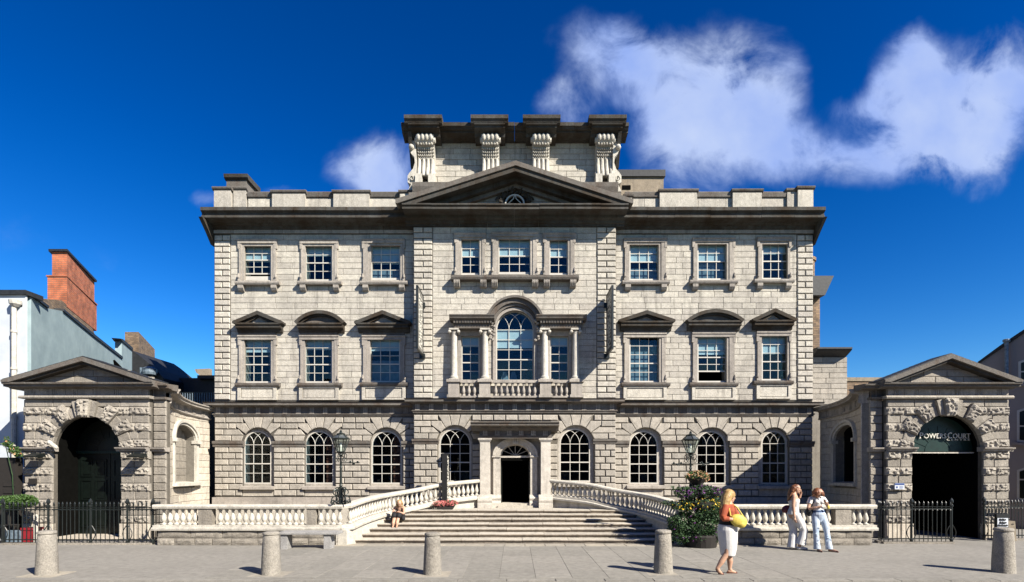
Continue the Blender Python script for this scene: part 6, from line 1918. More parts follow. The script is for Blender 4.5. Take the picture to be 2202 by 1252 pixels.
# ---- menu board and bin by the right railing
Ym_ = 15.9; t = empty('menu_board', (X(2157,Ym_), Ym_, 0)); tag(t, 'white board with black header listing Fashion, Antiques, Restaurants behind the far right bollard', 'sign')
x0, x1 = X(2143.5,Ym_), X(2168,Ym_)
MB().box(x0, x1, Ym_, Ym_+.04, Z(1133.5,Ym_), Z(1107,Ym_)).build('board', M['notice'], t)
MB().box(x0-.01, x1+.03, Ym_-.01, Ym_+.05, Z(1113.5,Ym_), Z(1106,Ym_)).build('header', M['board'], t)
MB().box(x0-.005, x0+.02, Ym_+.0, Ym_+.05, 0, Z(1107,Ym_)).box(x1-.02, x1+.005, Ym_+.0, Ym_+.05, 0, Z(1133,Ym_)).build('frame', M['iron'], t)
def ftxt(b, u0, u1, v0, v1):
    o = fit_text(b, u0, u1, v0, v1, Ym_-.012, M['board'], t, bold=.004); return o
ftxt('Fashion', 2150, 2163, 1115.5, 1119); ftxt('Antiques', 2150, 2164.5, 1121.8, 1125.5); ftxt('Restaurants', 2147.5, 2167, 1128, 1131)
m_ = MB(); Yb_ = 16.0; m_.prism([(X(2170,Yb_), 0.01), (X(2186,Yb_), 0.01), (X(2183,Yb_), Z(1121,Yb_)), (X(2168,Yb_), Z(1121,Yb_))], Yb_, Yb_+.3); b_ = m_.build('litter_bin', M['concrete']); tag(b_, 'grey brown litter bin behind the menu board', 'bin')
MB().box(X(2175,Yb_), X(2180,Yb_), Yb_-.01, Yb_-.001, Z(1128,Yb_), Z(1126.5,Yb_)).build('slot', M['board'], b_)

# ---- foliage
def leaf_cloud(name, mat, parent, n, sampler, size, rnd, up=.4):
    mb = MB()
    for _ in range(n):
        c = sampler(rnd); mb.cr = rnd.random()
        s = size*rnd.uniform(.6,1.4)
        nrm = Vector((rnd.gauss(0,1), rnd.gauss(0,1)-.5, rnd.gauss(0,1)+up)).normalized()
        a = nrm.orthogonal().normalized(); a = Matrix.Rotation(rnd.uniform(0,6.28), 3, nrm) @ a; b = nrm.cross(a)
        C_ = Vector(c); bend = nrm*s*.15
        mb.add([C_-a*s, C_-b*s*.45+bend, C_+a*s, C_+b*s*.45+bend], [(0,1,2),(0,2,3)])
    o = mb.build(name, mat, parent); o['kind'] = 'stuff' if parent else o.get('kind', ''); return o
def blobs(lst):
    w = [r[0]*r[1]*r[2] for c, r in lst]
    def f(rnd):
        c, r = rnd.choices(lst, w)[0]
        while True:
            v = Vector((rnd.uniform(-1,1), rnd.uniform(-1,1), rnd.uniform(-1,1)))
            if v.length < 1: break
        k = v.length**.35/max(v.length, 1e-4)*v.length
        v = v.normalized()*rnd.uniform(.35,1)**.5
        return (c[0]+v.x*r[0], c[1]+v.y*r[1], c[2]+v.z*r[2])
    return f
rf = random.Random(21)
FX, FY = X(1503,15.0), 14.85
ft = empty('flower_tower', (FX, FY, 0)); tag(ft, 'tiered planter overflowing with purple and yellow flowers beside the steps', 'planter')
m_ = MB(); m_.lathe([(.36,0),(.4,.02),(.44,.3),(.40,.34),(.12,.36),(.1,1.0),(.35,1.05),(.38,1.2),(.1,1.22),(.08,1.6),(.05,1.7)], (FX,FY,0), 20); m_.build('pot', M['brownp'], ft)
def fp(u, v, y=14.85): return (X(u,y), y, Z(v,y))
low = [(fp(1470,1125), (.42,.42,.30)), (fp(1510,1130), (.55,.48,.36)), (fp(1540,1110),(.34,.36,.24)), (fp(1462,1150),(.34,.4,.26)), (fp(1530,1150),(.35,.4,.24)), (fp(1500,1155),(.48,.45,.2)), (fp(1455,1135),(.24,.3,.28)), (fp(1500,1100),(.5,.4,.22))]
mid_ = [(fp(1470,1087), (.36,.34,.16)), (fp(1510,1085), (.48,.42,.2)), (fp(1540,1080),(.22,.3,.15))]
topl = [(fp(1475,1060),(.32,.32,.17)), (fp(1510,1056),(.42,.36,.17)), (fp(1532,1057),(.24,.28,.13))]
leaf_cloud('foliage', M['leafd'], ft, 8200, blobs(low+mid_), .034, rf)
leaf_cloud('foliage', M['leafd'], ft, 2600, blobs(topl), .03, rf)
leaf_cloud('trailing_foliage', M['leafd'], ft, 1900, blobs([(fp(1442,1082),(.26,.25,.07)),(fp(1530,1100),(.35,.45,.3)),(fp(1555,1095),(.16,.3,.2)),(fp(1448,1118),(.2,.25,.10)),(fp(1568,1062),(.1,.2,.08)),(fp(1452,1050),(.14,.2,.06))]), .032, rf)
for k in range(34):
    a_ = rf.uniform(-2.9,.1); r_ = rf.uniform(.42,.66); zz_ = rf.uniform(.55,1.55); m_ = MB(); m_.tube([(FX+.25*math.cos(a_), FY+.25*math.sin(a_), zz_-.1), (FX+r_*.8*math.cos(a_), FY+r_*.7*math.sin(a_), zz_+.03), (FX+r_*math.cos(a_), FY+r_*.9*math.sin(a_), zz_-rf.uniform(.0,.16))], .005, 4); m_.build('stem', M['leafd'], ft)
def shell(lst):
    g_ = blobs(lst)
    def f(r):
        for _ in range(60):
            c, rr = r.choice(lst); v = Vector((r.gauss(0,1), r.gauss(0,1)-.8, r.gauss(0,1)+.2)).normalized()
            return (c[0]+v.x*rr[0]*1.02, c[1]+v.y*rr[1]*1.02, c[2]+v.z*rr[2]*1.02)
    return f
leaf_cloud('purple_flowers', M['purplef'], ft, 210, shell(topl), .030, rf)
leaf_cloud('yellow_flowers', M['yellowf'], ft, 170, shell(mid_), .027, rf)
leaf_cloud('purple_flowers', M['purplef'], ft, 110, shell(low), .026, rf)
hb = empty('hanging_flower_basket', fp(1499,1035)); tag(hb, 'dark bowl of cream and red flowers on the lamp above the flower tower', 'flower basket')
bx_, by_, bz_ = fp(1499,1030,14.95)
m_ = MB(); m_.lathe([(.02,-.30),(.05,-.22),(.12,-.18),(.24,-.02),(.25,.02)], (bx_,by_,bz_), 18); m_.tube([(bx_,by_,bz_-.2),(bx_-.1,by_+.25,bz_-.3)], .02); m_.build('bowl', M['brownp'], hb)
bl_ = [((bx_,by_,bz_+.07), (.32,.28,.15)), ((bx_+.12,by_,bz_+.02), (.2,.2,.12))]
leaf_cloud('foliage', M['leaf'], hb, 1300, blobs(bl_), .028, rf)
leaf_cloud('blossoms', M['creamf'], hb, 300, shell(bl_), .024, rf)
fb = empty('flower_trough', (X(957,18.55), 18.55, T)); tag(fb, 'dark trough of pink flowers at the top left of the steps', 'planter')
Yf_ = 18.5; m_ = MB(); m_.prism([(X(936,Yf_), T+.14), (X(978,Yf_), T+.14), (X(972,Yf_), T+.0), (X(941,Yf_), T+.0)], Yf_-.0, Yf_+.25); m_.build('trough', M['brownp'], fb)
bl_ = [((X(948,Yf_), Yf_+.1, T+.20), (.28,.16,.10)), ((X(968,Yf_), Yf_+.1, T+.22), (.24,.16,.11))]
leaf_cloud('foliage', M['leaf'], fb, 700, blobs(bl_), .026, rf); leaf_cloud('blossoms', M['pinkf'], fb, 420, shell(bl_), .026, rf)
# shrub and pots, far left
Yh = 16.0
sh = empty('clipped_shrub', (X(38,Yh), Yh, 0)); tag(sh, 'bright green bushy shrub in a dark tub behind the left railing', 'shrub')
bl_ = [((X(20,Yh), Yh, Z(1082,Yh)), (.40,.35,.22)), ((X(50,Yh), Yh, Z(1078,Yh)), (.34,.32,.19)), ((X(66,Yh),Yh,Z(1082,Yh)),(.18,.2,.1))]
leaf_cloud('foliage', M['leaf'], sh, 4200, blobs(bl_), .036, rf); MB().lathe([(.18,0),(.24,.45),(.26,.48)], (X(18,Yh),Yh,0), 14).limb([(X(20,Yh),Yh,.4),(X(20,Yh),Yh,.9)], .04).build('tub', M['brownp'], sh)
Yp = 15.75
m_ = MB(); m_.prism([(X(46,Yp), .02), (X(67,Yp), .02), (X(72,Yp), .40), (X(46,Yp), .40)], Yp, Yp+.3); m_.box(X(45,Yp), X(73,Yp), Yp-.02, Yp+.32, .36, .42); tag(m_.build('red_planter', M['red']), 'empty dark red square planter behind the left railing', 'planter')
m_ = MB()
for k in range(9): m_.box(X(10+k*4,Yp), X(13.4+k*4,Yp), Yp, Yp+.05, .02, .35)
m_.box(X(10,Yp), X(45,Yp), Yp+.05, Yp+.3, .02, .33); tag(m_.build('slatted_planter', M['greybin']), 'low grey slatted planter behind the left railing', 'planter')
m_ = MB(); m_.lathe([(.055,0),(.055,.68),(.06,.69),(.06,.78),(.03,.80)], (X(77,Yp),Yp,0), 10); tag(m_.build('white_post', M['white_stone']), 'slim pale post behind the left railing near the left gate', 'post')
# climbing rose and dark hoarding at the far left
m_ = MB(); Yz = 16.55; m_.box(-16.5, X(33,Yz), Yz, Yz+.25, 0, Z(984,Yz)); 
for k in range(3): m_.box(X(8,Yz), X(32,Yz), Yz-.02, Yz, Z(1035+k*15,Yz), Z(1046+k*15,Yz))
tag(m_.build('dark_hoarding', M['brownp']), 'dark boarded screen at the left edge under the climbing plant', 'screen')
cl_ = empty('climbing_rose', (X(22,16.4), 16.4, 1.5)); tag(cl_, 'straggly climbing plant with pale flowers above the dark screen, far left', 'plant')
bl_ = [((X(14,16.4),16.45,Z(955,16.4)),(.16,.1,.10)), ((X(28,16.4),16.45,Z(968,16.4)),(.18,.12,.12)), ((X(36,16.4),16.45,Z(978,16.4)),(.12,.1,.08)), ((X(12,16.4),16.45,Z(945,16.4)),(.06,.06,.1))]
leaf_cloud('foliage', M['leaf'], cl_, 420, blobs(bl_), .04, rf); leaf_cloud('blossoms', M['creamf'], cl_, 30, shell(bl_), .035, rf)
m_ = MB(); m_.tube([(X(30,16.5),16.5,.9),(X(28,16.5),16.48,1.9),(X(16,16.5),16.46,2.7),(X(12,16.5),16.46,3.05)], .012); m_.build('stem', M['leafd'], cl_)

# ================================================================== PEOPLE
def skinmat(): return plain('skin', (.62,.37,.25), rough=.55, var=.06, c2=(.54,.31,.21))
M['skin'] = skinmat()
M['wcloth'] = plain('white_cotton', (.78,.76,.74), rough=.85, var=.06, scale=9, bump=.6)
M['jeans'] = plain('faded_denim', (.60,.66,.74), rough=.85, scale=5, c2=(.33,.43,.58), bump=.5)
M['denim'] = plain('blue_denim', (.05,.10,.22), rough=.85, scale=12, bump=.4)
M['black'] = plain('black_cloth', (.012,.011,.014), rough=.8, bump=.3)
M['orange'] = plain('orange_cloth', (.42,.085,.03), rough=.8, var=.15, bump=.4, scale=10)
M['ybag'] = plain('yellow_bag', (.75,.58,.10), rough=.6, var=.12, scale=8, bump=.4)
M['maroon'] = plain('maroon_leather', (.14,.012,.02), rough=.4)
def hairm(n, a, b): return plain(n, a, rough=.45, scale=18, c2=b, bump=.8)
M['hair_brown'] = hairm('brown_hair', (.10,.035,.015), (.26,.10,.04))
M['hair_red'] = hairm('auburn_hair', (.13,.04,.015), (.30,.11,.04))
M['hair_blond'] = hairm('blond_hair', (.55,.38,.15), (.28,.15,.05))
M['sandal'] = plain('brown_sandal', (.14,.03,.015), rough=.6)
def rem(o, vs=.008, smooth=True):
    r = o.modifiers.new('remesh', 'REMESH'); r.mode = 'VOXEL'; r.voxel_size = vs; r.use_smooth_shade = True
    if smooth: s = o.modifiers.new('sm', 'SMOOTH'); s.factor = .5; s.iterations = 2
    return o
def hand(mb, w, d, n, s=1.0, curl=.6):
    """palm from wrist w in direction d, palm normal n; five fingers curling towards n"""
    w = Vector(w); d = Vector(d).normalized(); n = Vector(n); n = (n-d*n.dot(d)).normalized(); side = d.cross(n)
    c = w+d*.045*s; mb.limb([w, w+d*.03*s, w+d*.075*s], [.022*s,.032*s,.034*s], 8, flat=.55)
    for k, L in enumerate((.068,.078,.072,.056)):
        b = w+d*.08*s+side*(k-1.5)*.018*s
        p1 = b+(d*math.cos(curl*.4)+n*math.sin(curl*.4))*L*.45*s; p2 = p1+(d*math.cos(curl)+n*math.sin(curl))*L*.32*s; p3 = p2+(d*math.cos(curl*1.5)+n*math.sin(curl*1.5))*L*.25*s
        mb.limb([b-d*.015*s, b, p1, p2, p3], [.009*s,.0095*s,.009*s,.0085*s,.0075*s], 6)
    b = w+d*.025*s-side*.028*s; p1 = b+(d*.6-side*.75).normalized()*.035*s; p2 = p1+(d*.9-side*.1+n*.4).normalized()*.03*s
    mb.limb([b+side*.01, b, p1, p2], [.012*s,.012*s,.011*s,.009*s], 6)
def head(mb, c, R3, s=1.0):
    """head with brow, nose, lips, chin and ears; local -y is the face"""
    c = Vector(c); T_ = lambda p: tuple(c+R3 @ (Vector(p)*s))
    mb.ell(T_((0,.012,.03)), (.075*s,.092*s,.088*s), R3, 14, 10)
    mb.ell(T_((0,-.018,-.035)), (.056*s,.066*s,.075*s), R3, 12, 8)
    mb.ell(T_((0,-.055,-.085)), (.026*s,.022*s,.02*s), R3, 8, 6)
    mb.limb([T_((0,-.078,.02)), T_((0,-.094,-.008)), T_((0,-.104,-.024))], [.010*s,.011*s,.014*s], 8)
    mb.ell(T_((0,-.074,-.052)), (.024*s,.014*s,.008*s), R3, 8, 5); mb.ell(T_((0,-.072,-.064)), (.020*s,.013*s,.008*s), R3, 8, 5)
    for q in (-1, 1):
        mb.ell(T_((q*.030,-.068,.030)), (.028*s,.014*s,.008*s), R3, 8, 5); mb.ell(T_((q*.036,-.058,-.018)), (.022*s,.02*s,.018*s), R3, 8, 5)
        mb.ell(T_((q*.074,.008,-.008)), (.010*s,.018*s,.028*s), R3, 8, 6)
def eyes(parent, c, R3, s=1.0):
    m_ = MB(); c = Vector(c)
    for q in (-1, 1):
        p = c+R3 @ (Vector((q*.030,-.078,.012))*s); m_.ell(p, (.014*s,.008*s,.006*s), R3, 8, 5)
        p = c+R3 @ (Vector((q*.030,-.086,.036))*s); m_.ell(p, (.020*s,.005*s,.004*s), R3, 8, 5)
    m_.build('eyes', M['black'], parent, loc=(0,0,0))
    m_ = MB(); p = c+R3 @ (Vector((0,-.086,-.058))*s); m_.ell(p, (.018*s,.006*s,.009*s), R3, 8, 5); m_.build('lips', M['maroon'], parent, loc=(0,0,0))
def part(mb, name, mat, parent, vs=.008, smooth=True):
    o = mb.build(name, mat, parent, loc=(0,0,0)); rem(o, vs, smooth); return o
E = lambda rx=0, ry=0, rz=0: (Matrix.Rotation(rz,3,'Z') @ Matrix.Rotation(ry,3,'Y') @ Matrix.Rotation(rx,3,'X'))

# ---- A: woman in white, profile to the right
YA_ = 14.35
A = empty('person', (X(1711,YA_), YA_, .01)); tag(A, 'brown-haired woman in white strapless top and wide white trousers with dark red bag', 'person', 'two women standing at the right balustrade')
h = MB(); Rh = E(.12, 0, PI/2-.25)
head(h, (.02,-.02,1.55), Rh); h.limb([(-.03,-.01,1.46),(-.06,0,1.36)], [.048,.055], 10)
h.limb([(-.06,0,1.38),(-.05,0,1.25),(-.04,0,1.10),(-.05,.01,.98),(-.06,.02,.90)], [.09,.125,.095,.12,.14], 14, flat=1.15)
h.limb([(-.10,-.13,1.37),(-.04,.13,1.37)], [.055,.055], 10)
h.limb([(-.11,-.14,1.36),(-.15,-.18,1.14),(-.15,-.19,1.08),(-.14,-.20,.90),(-.13,-.21,.84)], [.050,.040,.036,.030,.022], 10); hand(h, (-.13,-.21,.84), (.12,-.02,-1), (1,.2,0))
h.limb([(-.04,.14,1.36),(.07,.10,1.20),(.09,.08,1.17),(.13,.04,1.33),(.14,.03,1.38)], [.048,.038,.035,.028,.021], 10); hand(h, (.14,.03,1.38), (.1,-.1,1), (-1,-.2,0), curl=1.0)
h.limb([(-.04,-.06,.90),(.15,-.10,.50),(.05,-.09,.10)], [.085,.06,.04], 12); h.limb([(-.07,.08,.90),(-.03,.05,.50),(-.09,.02,.08)], [.085,.06,.04], 12)
part(h, 'body', M['skin'], A, .0075); eyes(A, (.02,-.02,1.55), Rh)
c = MB(); c.limb([(-.055,0,1.285),(-.045,0,1.24),(-.04,0,1.10),(-.05,.01,1.0)], [.128,.137,.108,.132], 16, flat=1.16, round_ends=False); part(c, 'strapless_top', M['wcloth'], A, .009)
c = MB(); c.limb([(-.05,.01,1.02),(-.05,.01,.90)], [.135,.165], 16, round_ends=False)
c.limb([(-.03,-.07,.90),(.07,-.09,.68),(.15,-.11,.50),(.12,-.11,.32),(.07,-.10,.13)], [.115,.115,.098,.105,.115], 14, round_ends=False)
c.limb([(-.08,.07,.90),(-.06,.06,.66),(-.04,.04,.48),(-.07,.02,.25),(-.10,.0,.04)], [.115,.115,.098,.105,.12], 14, round_ends=False)
for k in range(26):
    t = rf.uniform(.1,1); q = rf.choice((0,1)); z = .9-.78*t
    xx = (-.03+.16*min(1,t*2)) if q == 0 else -.07; c.ell((xx+rf.uniform(-.06,.06), (-.18 if q == 0 else -.05)+rf.uniform(0,.03), z), (.012,.02,.07), E(0,rf.uniform(-.6,.6),0), 6, 5)
part(c, 'wide_trousers', M['wcloth'], A, .01)
c = MB(); 
for (x_, y_) in ((.09,-.10),(-.04,.0)): c.limb([(x_-.07,y_,.045),(x_+.02,y_-.01,.045),(x_+.13,y_-.02,.03)], [.042,.045,.032], 10, flat=.8)
part(c, 'shoe', M['wcloth'], A, .009)
c = MB(); 
c.ell((.0,.0,1.585), (.098,.098,.092), None, 14, 10); c.limb([(-.04,.0,1.58),(-.10,.01,1.50),(-.14,.02,1.40),(-.17,.02,1.30)], [.085,.075,.06,.03], 12, flat=1.2)
for k in range(10): c.limb([(-.03,rf.uniform(-.08,.08),1.6),(-.11,rf.uniform(-.08,.08),1.5),(-.15+rf.uniform(-.04,.03),rf.uniform(-.07,.08),1.36),(-.19+rf.uniform(-.04,.03),rf.uniform(-.06,.07),1.24)], [.02,.022,.016,.006], 6)
part(c, 'hair', M['hair_brown'], A, .008)
c = MB(); c.ell((-.20,.08,1.03), (.13,.06,.10), E(0,-.4,0), 12, 8); c.tube([(-.14,.08,1.08),(-.07,.12,1.3),(-.05,.12,1.40)], .012, 6); part(c, 'shoulder_bag', M['maroon'], A, .008)

# ---- B: woman in jeans, head bent over her hands
YB_ = 14.15
B = empty('person', (X(1762,YB_), YB_, .01)); tag(B, 'auburn-haired woman in white T-shirt and faded jeans looking down at her hands', 'person', 'two women standing at the right balustrade')
h = MB(); Rh = E(.75, .15, .25)
head(h, (-.07,-.08,1.45), Rh); h.limb([(-.05,-.02,1.40),(-.05,.03,1.30)], [.05,.06], 10)
h.limb([(-.05,.04,1.33),(-.05,.05,1.20),(-.03,.05,1.06),(-.02,.03,.95),(-.02,.02,.88)], [.10,.13,.11,.135,.145], 14)
h.limb([(-.20,.02,1.31),(.10,.02,1.31)], [.055,.055], 10)
h.limb([(-.21,.01,1.30),(-.29,-.02,1.10),(-.28,-.04,1.06),(-.20,-.14,1.09),(-.17,-.17,1.10)], [.05,.04,.036,.028,.022], 10); hand(h, (-.17,-.17,1.10), (1,-.4,.2), (0,0,1), curl=.9)
h.limb([(.11,.01,1.30),(.20,-.03,1.12),(.20,-.05,1.08),(.13,-.14,1.17),(.10,-.17,1.20)], [.05,.04,.036,.028,.022], 10); hand(h, (.10,-.17,1.20), (-1,-.5,.5), (0,0,1), curl=1.1)
h.limb([(-.10,.0,.90),(-.14,-.10,.48),(-.12,-.14,.07)], [.085,.055,.036], 12); h.limb([(.07,.0,.90),(.12,-.12,.48),(.15,-.18,.07)], [.085,.055,.036], 12)
for (x_, y_, dx) in ((-.11,-.16,.0),(.16,-.20,.10)): h.limb([(x_,y_+.03,.04),(x_+dx*.6,y_-.06,.03),(x_+dx,y_-.13,.02)], [.032,.034,.024], 10, flat=.7)
part(h, 'body', M['skin'], B, .0075); eyes(B, (-.07,-.08,1.45), Rh)
c = MB(); c.limb([(-.05,.035,1.345),(-.05,.045,1.21),(-.03,.045,1.08),(-.02,.03,.97)], [.105,.150,.128,.15], 16, round_ends=False)
c.limb([(-.20,.02,1.31),(-.26,.0,1.18)], [.068,.066], 12, round_ends=False); c.limb([(.10,.02,1.31),(.165,.0,1.20)], [.068,.066], 12, round_ends=False); c.limb([(-.2,.02,1.31),(.1,.02,1.31)], [.064,.064], 12)
c.ell((-.10,-.08,1.23),(.06,.05,.05)); c.ell((.02,-.08,1.23),(.06,.05,.05))
part(c, 'tshirt', M['wcloth'], B, .009)
c = MB(); c.limb([(-.02,.03,1.00),(-.02,.02,.90),(-.02,.01,.82)], [.146,.172,.15], 16)
c.limb([(-.10,.01,.91),(-.125,-.06,.68),(-.14,-.10,.48),(-.14,-.12,.28),(-.13,-.14,.05)], [.10,.090,.066,.068,.086], 14, round_ends=False)
c.limb([(.06,.01,.91),(.10,-.07,.68),(.12,-.12,.48),(.135,-.15,.28),(.15,-.18,.05)], [.10,.090,.066,.068,.086], 14, round_ends=False)
for k in range(22):
    q = rf.choice((-1,1)); z = rf.uniform(.08,.6); c.ell((-.01+q*.13+rf.uniform(-.05,.05), -.19+rf.uniform(-.01,.02)-(.02 if z < .4 else -.02), z), (.035,.014,.009), E(0,rf.uniform(-.5,.5),0), 6, 5)
part(c, 'jeans', M['jeans'], B, .009)
c = MB(); c.limb([(-.02,.03,1.01),(-.02,.025,.955)], [.148,.158], 16, round_ends=False); part(c, 'belt', M['denim'], B, .009)
c = MB(); c.ell((-.07,-.03,1.50), (.095,.095,.09), E(.6,0,0), 14, 10)
for k in range(26):
    a = rf.uniform(0,6.28); q = (math.cos(a), math.sin(a)); c.limb([(-.07+q[0]*.06,-.05+q[1]*.06,1.55),(-.07+q[0]*.115,-.06+q[1]*.1,1.48),(-.07+q[0]*.13+rf.uniform(-.02,.02),-.09+q[1]*.09,1.38+rf.uniform(-.03,.03))], [.03,.028,.010], 6)
part(c, 'hair', M['hair_red'], B, .008)
c = MB(); c.ell((-.24,.03,.99), (.09,.06,.13), None, 12, 8); c.tube([(-.20,.03,1.08),(-.17,-.06,1.25),(-.15,.0,1.36)], .013, 6); part(c, 'shoulder_bag', M['black'], B, .008)
c = MB(); c.ell((.12,-.20,1.11),(.035,.02,.05)); part(c, 'coin_purse', M['ybag'], B, .006)
c = MB()
for (x_, y_, dx) in ((-.11,-.16,.0),(.16,-.20,.10)): c.limb([(x_,y_+.04,.015),(x_+dx*.6,y_-.06,.012),(x_+dx,y_-.15,.010)], [.034,.038,.03], 10, flat=.35)
part(c, 'sandal', M['sandal'], B, .007)

# ---- C: woman walking to the right
YC_ = 10.88
Cc = empty('person', (X(1562,YC_), YC_, .014)); tag(Cc, 'blond woman walking past with orange top, white cropped skirt and yellow bag', 'person')
h = MB(); Rh = E(.1, 0, PI/2+.35)
head(h, (.08,.0,1.50), Rh, 1.05); h.limb([(.05,.0,1.42),(.02,.0,1.32)], [.05,.06], 10)
h.limb([(.02,.0,1.34),(.02,.0,1.22),(.03,.0,1.06),(.03,.0,.95),(.02,.0,.88)], [.11,.135,.12,.15,.16], 14)
h.limb([(-.06,-.12,1.32),(.12,.12,1.32)], [.06,.06], 10)
h.limb([(-.08,-.15,1.31),(-.14,-.20,1.13),(-.14,-.21,1.10),(.02,-.22,1.08),(.08,-.20,1.10)], [.056,.046,.042,.034,.026], 10); hand(h, (.08,-.20,1.10), (1,.3,.1), (0,1,0), 1.0, .9)
h.limb([(.13,.13,1.31),(.24,.10,1.15),(.25,.09,1.12),(.20,-.04,1.08),(.18,-.08,1.07)], [.056,.046,.042,.034,.026], 10); hand(h, (.18,-.08,1.07), (-.2,-1,-.1), (-1,0,0), 1.0, .9)
h.limb([(.05,.07,.90),(.06,.07,.50),(.07,.06,.38),(.09,.05,.24),(.085,.05,.09),(.10,.05,.07)], [.11,.07,.058,.058,.034,.036], 12)
h.limb([(.07,.05,.045),(.13,.05,.04),(.19,.05,.022)], [.034,.034,.022], 10, flat=.8)
h.limb([(.0,-.06,.90),(-.01,-.08,.52),(-.03,-.08,.40),(-.13,-.08,.24),(-.20,-.08,.13)], [.11,.07,.058,.055,.034], 12)
h.limb([(-.205,-.08,.13),(-.17,-.08,.06),(-.12,-.08,.02)], [.036,.036,.022], 10, flat=.9)
part(h, 'body', M['skin'], Cc, .0075); eyes(Cc, (.08,.0,1.50), Rh, 1.05)
c = MB(); c.limb([(.02,.0,1.36),(.02,.0,1.23),(.03,.0,1.09),(.03,.0,1.03)], [.12,.155,.14,.15], 16, round_ends=False)
c.limb([(-.06,-.13,1.325),(-.10,-.17,1.24),(-.145,-.205,1.13),(-.13,-.21,1.09),(-.03,-.22,1.085)], [.075,.07,.062,.056,.05], 12, round_ends=False)
c.limb([(.12,.12,1.325),(.19,.12,1.22),(.245,.10,1.13),(.22,.03,1.10)], [.075,.07,.062,.056], 12, round_ends=False); c.limb([(-.06,-.12,1.325),(.12,.12,1.325)], [.075,.075], 12)
part(c, 'orange_top', M['orange'], Cc, .009)
c = MB(); c.limb([(.03,.0,1.06),(.03,.0,.93)], [.155,.17], 16, round_ends=False); part(c, 'black_waistband', M['black'], Cc, .009)
c = MB(); c.limb([(.025,.0,.96),(.02,.0,.86),(.03,.0,.66),(.035,.0,.50),(.03,.0,.36)], [.175,.192,.178,.16,.135], 18, round_ends=False)
for k in range(16): c.ell((.03+rf.uniform(-.10,.10), -.145+rf.uniform(-.01,.02), rf.uniform(.52,.85)), (.014,.02,.09), E(0,rf.uniform(-.7,.3),0), 6, 5)
part(c, 'white_skirt', M['wcloth'], Cc, .01)
c = MB(); c.ell((.055,.0,1.545), (.115,.115,.105), None, 14, 10); c.limb([(.03,-.02,1.56),(-.03,-.06,1.46),(-.07,-.10,1.34),(-.08,-.13,1.22)], [.10,.095,.08,.035], 12, flat=1.1)
for k in range(16): c.limb([(.02,rf.uniform(-.1,.05),1.6),(-.05+rf.uniform(-.03,.03),-.07+rf.uniform(-.05,.04),1.45),(-.09+rf.uniform(-.06,.05),-.11+rf.uniform(-.05,.04),1.3),(-.08+rf.uniform(-.08,.06),-.14+rf.uniform(-.04,.03),1.18)], [.03,.03,.022,.008], 6)
part(c, 'hair', M['hair_blond'], Cc, .008)
c = MB(); c.ell((.16,-.20,1.05), (.17,.07,.125), E(0,.35,0), 16, 10); c.ell((.20,-.20,.99), (.10,.075,.08), E(0,.35,0), 12, 8); c.tube([(.02,-.17,1.12),(.0,-.14,1.27),(.03,-.08,1.38)], .018, 6); c.tube([(.26,-.19,1.12),(.17,-.10,1.3),(.08,-.02,1.38)], .016, 6)
part(c, 'yellow_shoulder_bag', M['ybag'], Cc, .008)
c = MB(); c.limb([(.05,.05,.012),(.12,.05,.010),(.21,.05,.006)], [.036,.038,.03], 10, flat=.3); c.limb([(-.215,-.08,.10),(-.165,-.08,.035),(-.10,-.08,.006)], [.034,.036,.03], 10, flat=.3); part(c, 'sandal', M['sandal'], Cc, .007)

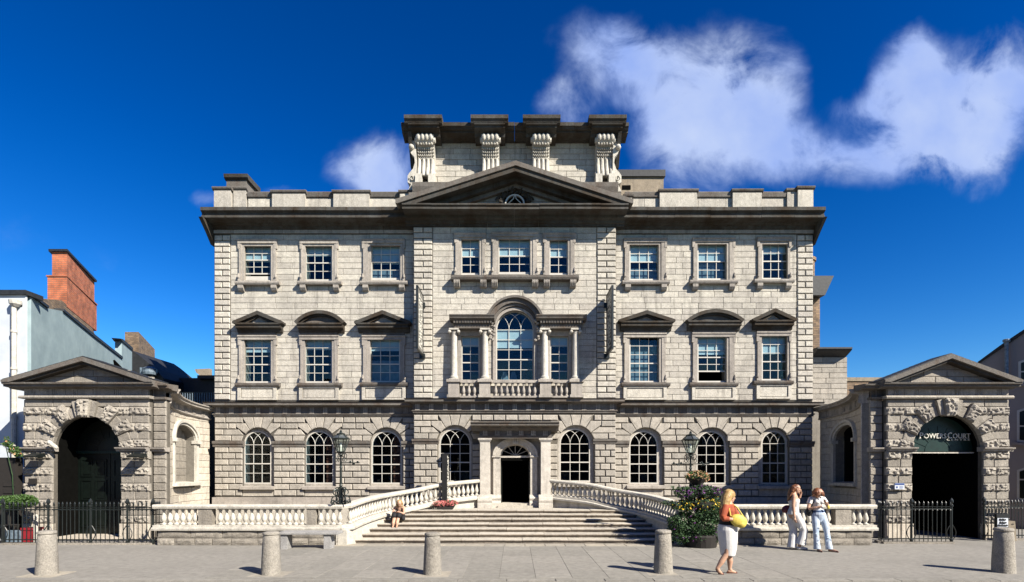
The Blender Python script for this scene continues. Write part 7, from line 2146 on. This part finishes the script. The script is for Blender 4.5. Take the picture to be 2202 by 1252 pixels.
# ---- D: small seated woman on the steps
D = empty('person', (X(857,17.3), 17.3, 0)); tag(D, 'fair-haired woman in black sitting on the left end of the entrance steps', 'person')
s4, s6 = rise*3, rise*5
h = MB(); Rh = E(.75, 0, .1); k = .8
hz = 1.03
head(h, (.07,-.20,hz), Rh, .82); h.limb([(.06,-.13,hz-.05),(.04,-.05,hz-.13)], [.042,.05], 10)
h.limb([(.04,-.05,.91),(.03,.04,.80),(.01,.12,.68),(.0,.17,.63)], [.075,.11,.105,.115], 14)
h.limb([(-.09,-.06,.90),(.17,-.06,.90)], [.048,.048], 10)
h.limb([(-.10,-.06,.89),(-.13,-.14,.75),(-.12,-.16,.73),(-.02,-.27,.77)], [.048,.040,.036,.022], 10); hand(h, (-.02,-.27,.77), (1,-.4,.1), (0,0,1), .8, .9)
h.limb([(.18,-.06,.89),(.20,-.15,.74),(.19,-.17,.72),(.10,-.27,.77)], [.048,.040,.036,.022], 10); hand(h, (.10,-.27,.77), (-1,-.4,.1), (0,0,1), .8, .9)
for q, fx in ((-.06,-.075),(.06,.04)):
    h.limb([(q,.12,.64),(q,-.25,.70),(fx,-.40,.44),(fx,-.42,.37)], [.085,.058,.048,.03], 12)
    h.limb([(fx,-.40,.355),(fx,-.50,.338),(fx,-.55,.333)], [.026,.028,.02], 10, flat=.8)
part(h, 'body', M['skin'], D, .007); eyes(D, (.07,-.20,hz), Rh, .82)
c = MB(); c.limb([(.03,.0,.86),(.03,.05,.79),(.01,.12,.68)], [.112,.125,.12], 14, round_ends=False); c.tube([(-.05,-.05,.93),(-.04,-.10,.86)], .016, 6); c.tube([(.12,-.05,.93),(.12,-.10,.86)], .016, 6); part(c, 'black_top', M['black'], D, .008)
c = MB(); c.ell((.0,.14,.63), (.19,.17,.10), None, 14, 8)
for q in (-.07,.07): c.limb([(q,.12,.64),(q,-.24,.71),(q,-.30,.66)], [.11,.088,.082], 14)
c.limb([(-.10,.10,.60),(-.17,-.10,.56),(-.15,-.16,.50)], [.09,.07,.05], 10); c.limb([(.10,.10,.60),(.16,-.10,.56)], [.09,.07], 10); part(c, 'black_skirt', M['black'], D, .009)
c = MB(); c.ell((.06,-.165,hz+.045), (.088,.09,.078), E(.5,0,0), 14, 10)
for k in range(16):
    a = rf.uniform(.3,2.8); c.limb([(.06+math.cos(a)*.06,-.13+math.sin(a)*.04,hz+.06),(.06+math.cos(a)*.10,-.12+math.sin(a)*.05,hz-.02),(.06+math.cos(a)*.11,-.14,hz-.10)], [.024,.022,.008], 6)
part(c, 'hair', M['hair_blond'], D, .007)
c = MB()
for fx in (-.075,.04): c.limb([(fx,-.40,.330),(fx,-.50,.326),(fx,-.56,.324)], [.028,.032,.024], 10, flat=.4)
part(c, 'shoe', M['black'], D, .007)
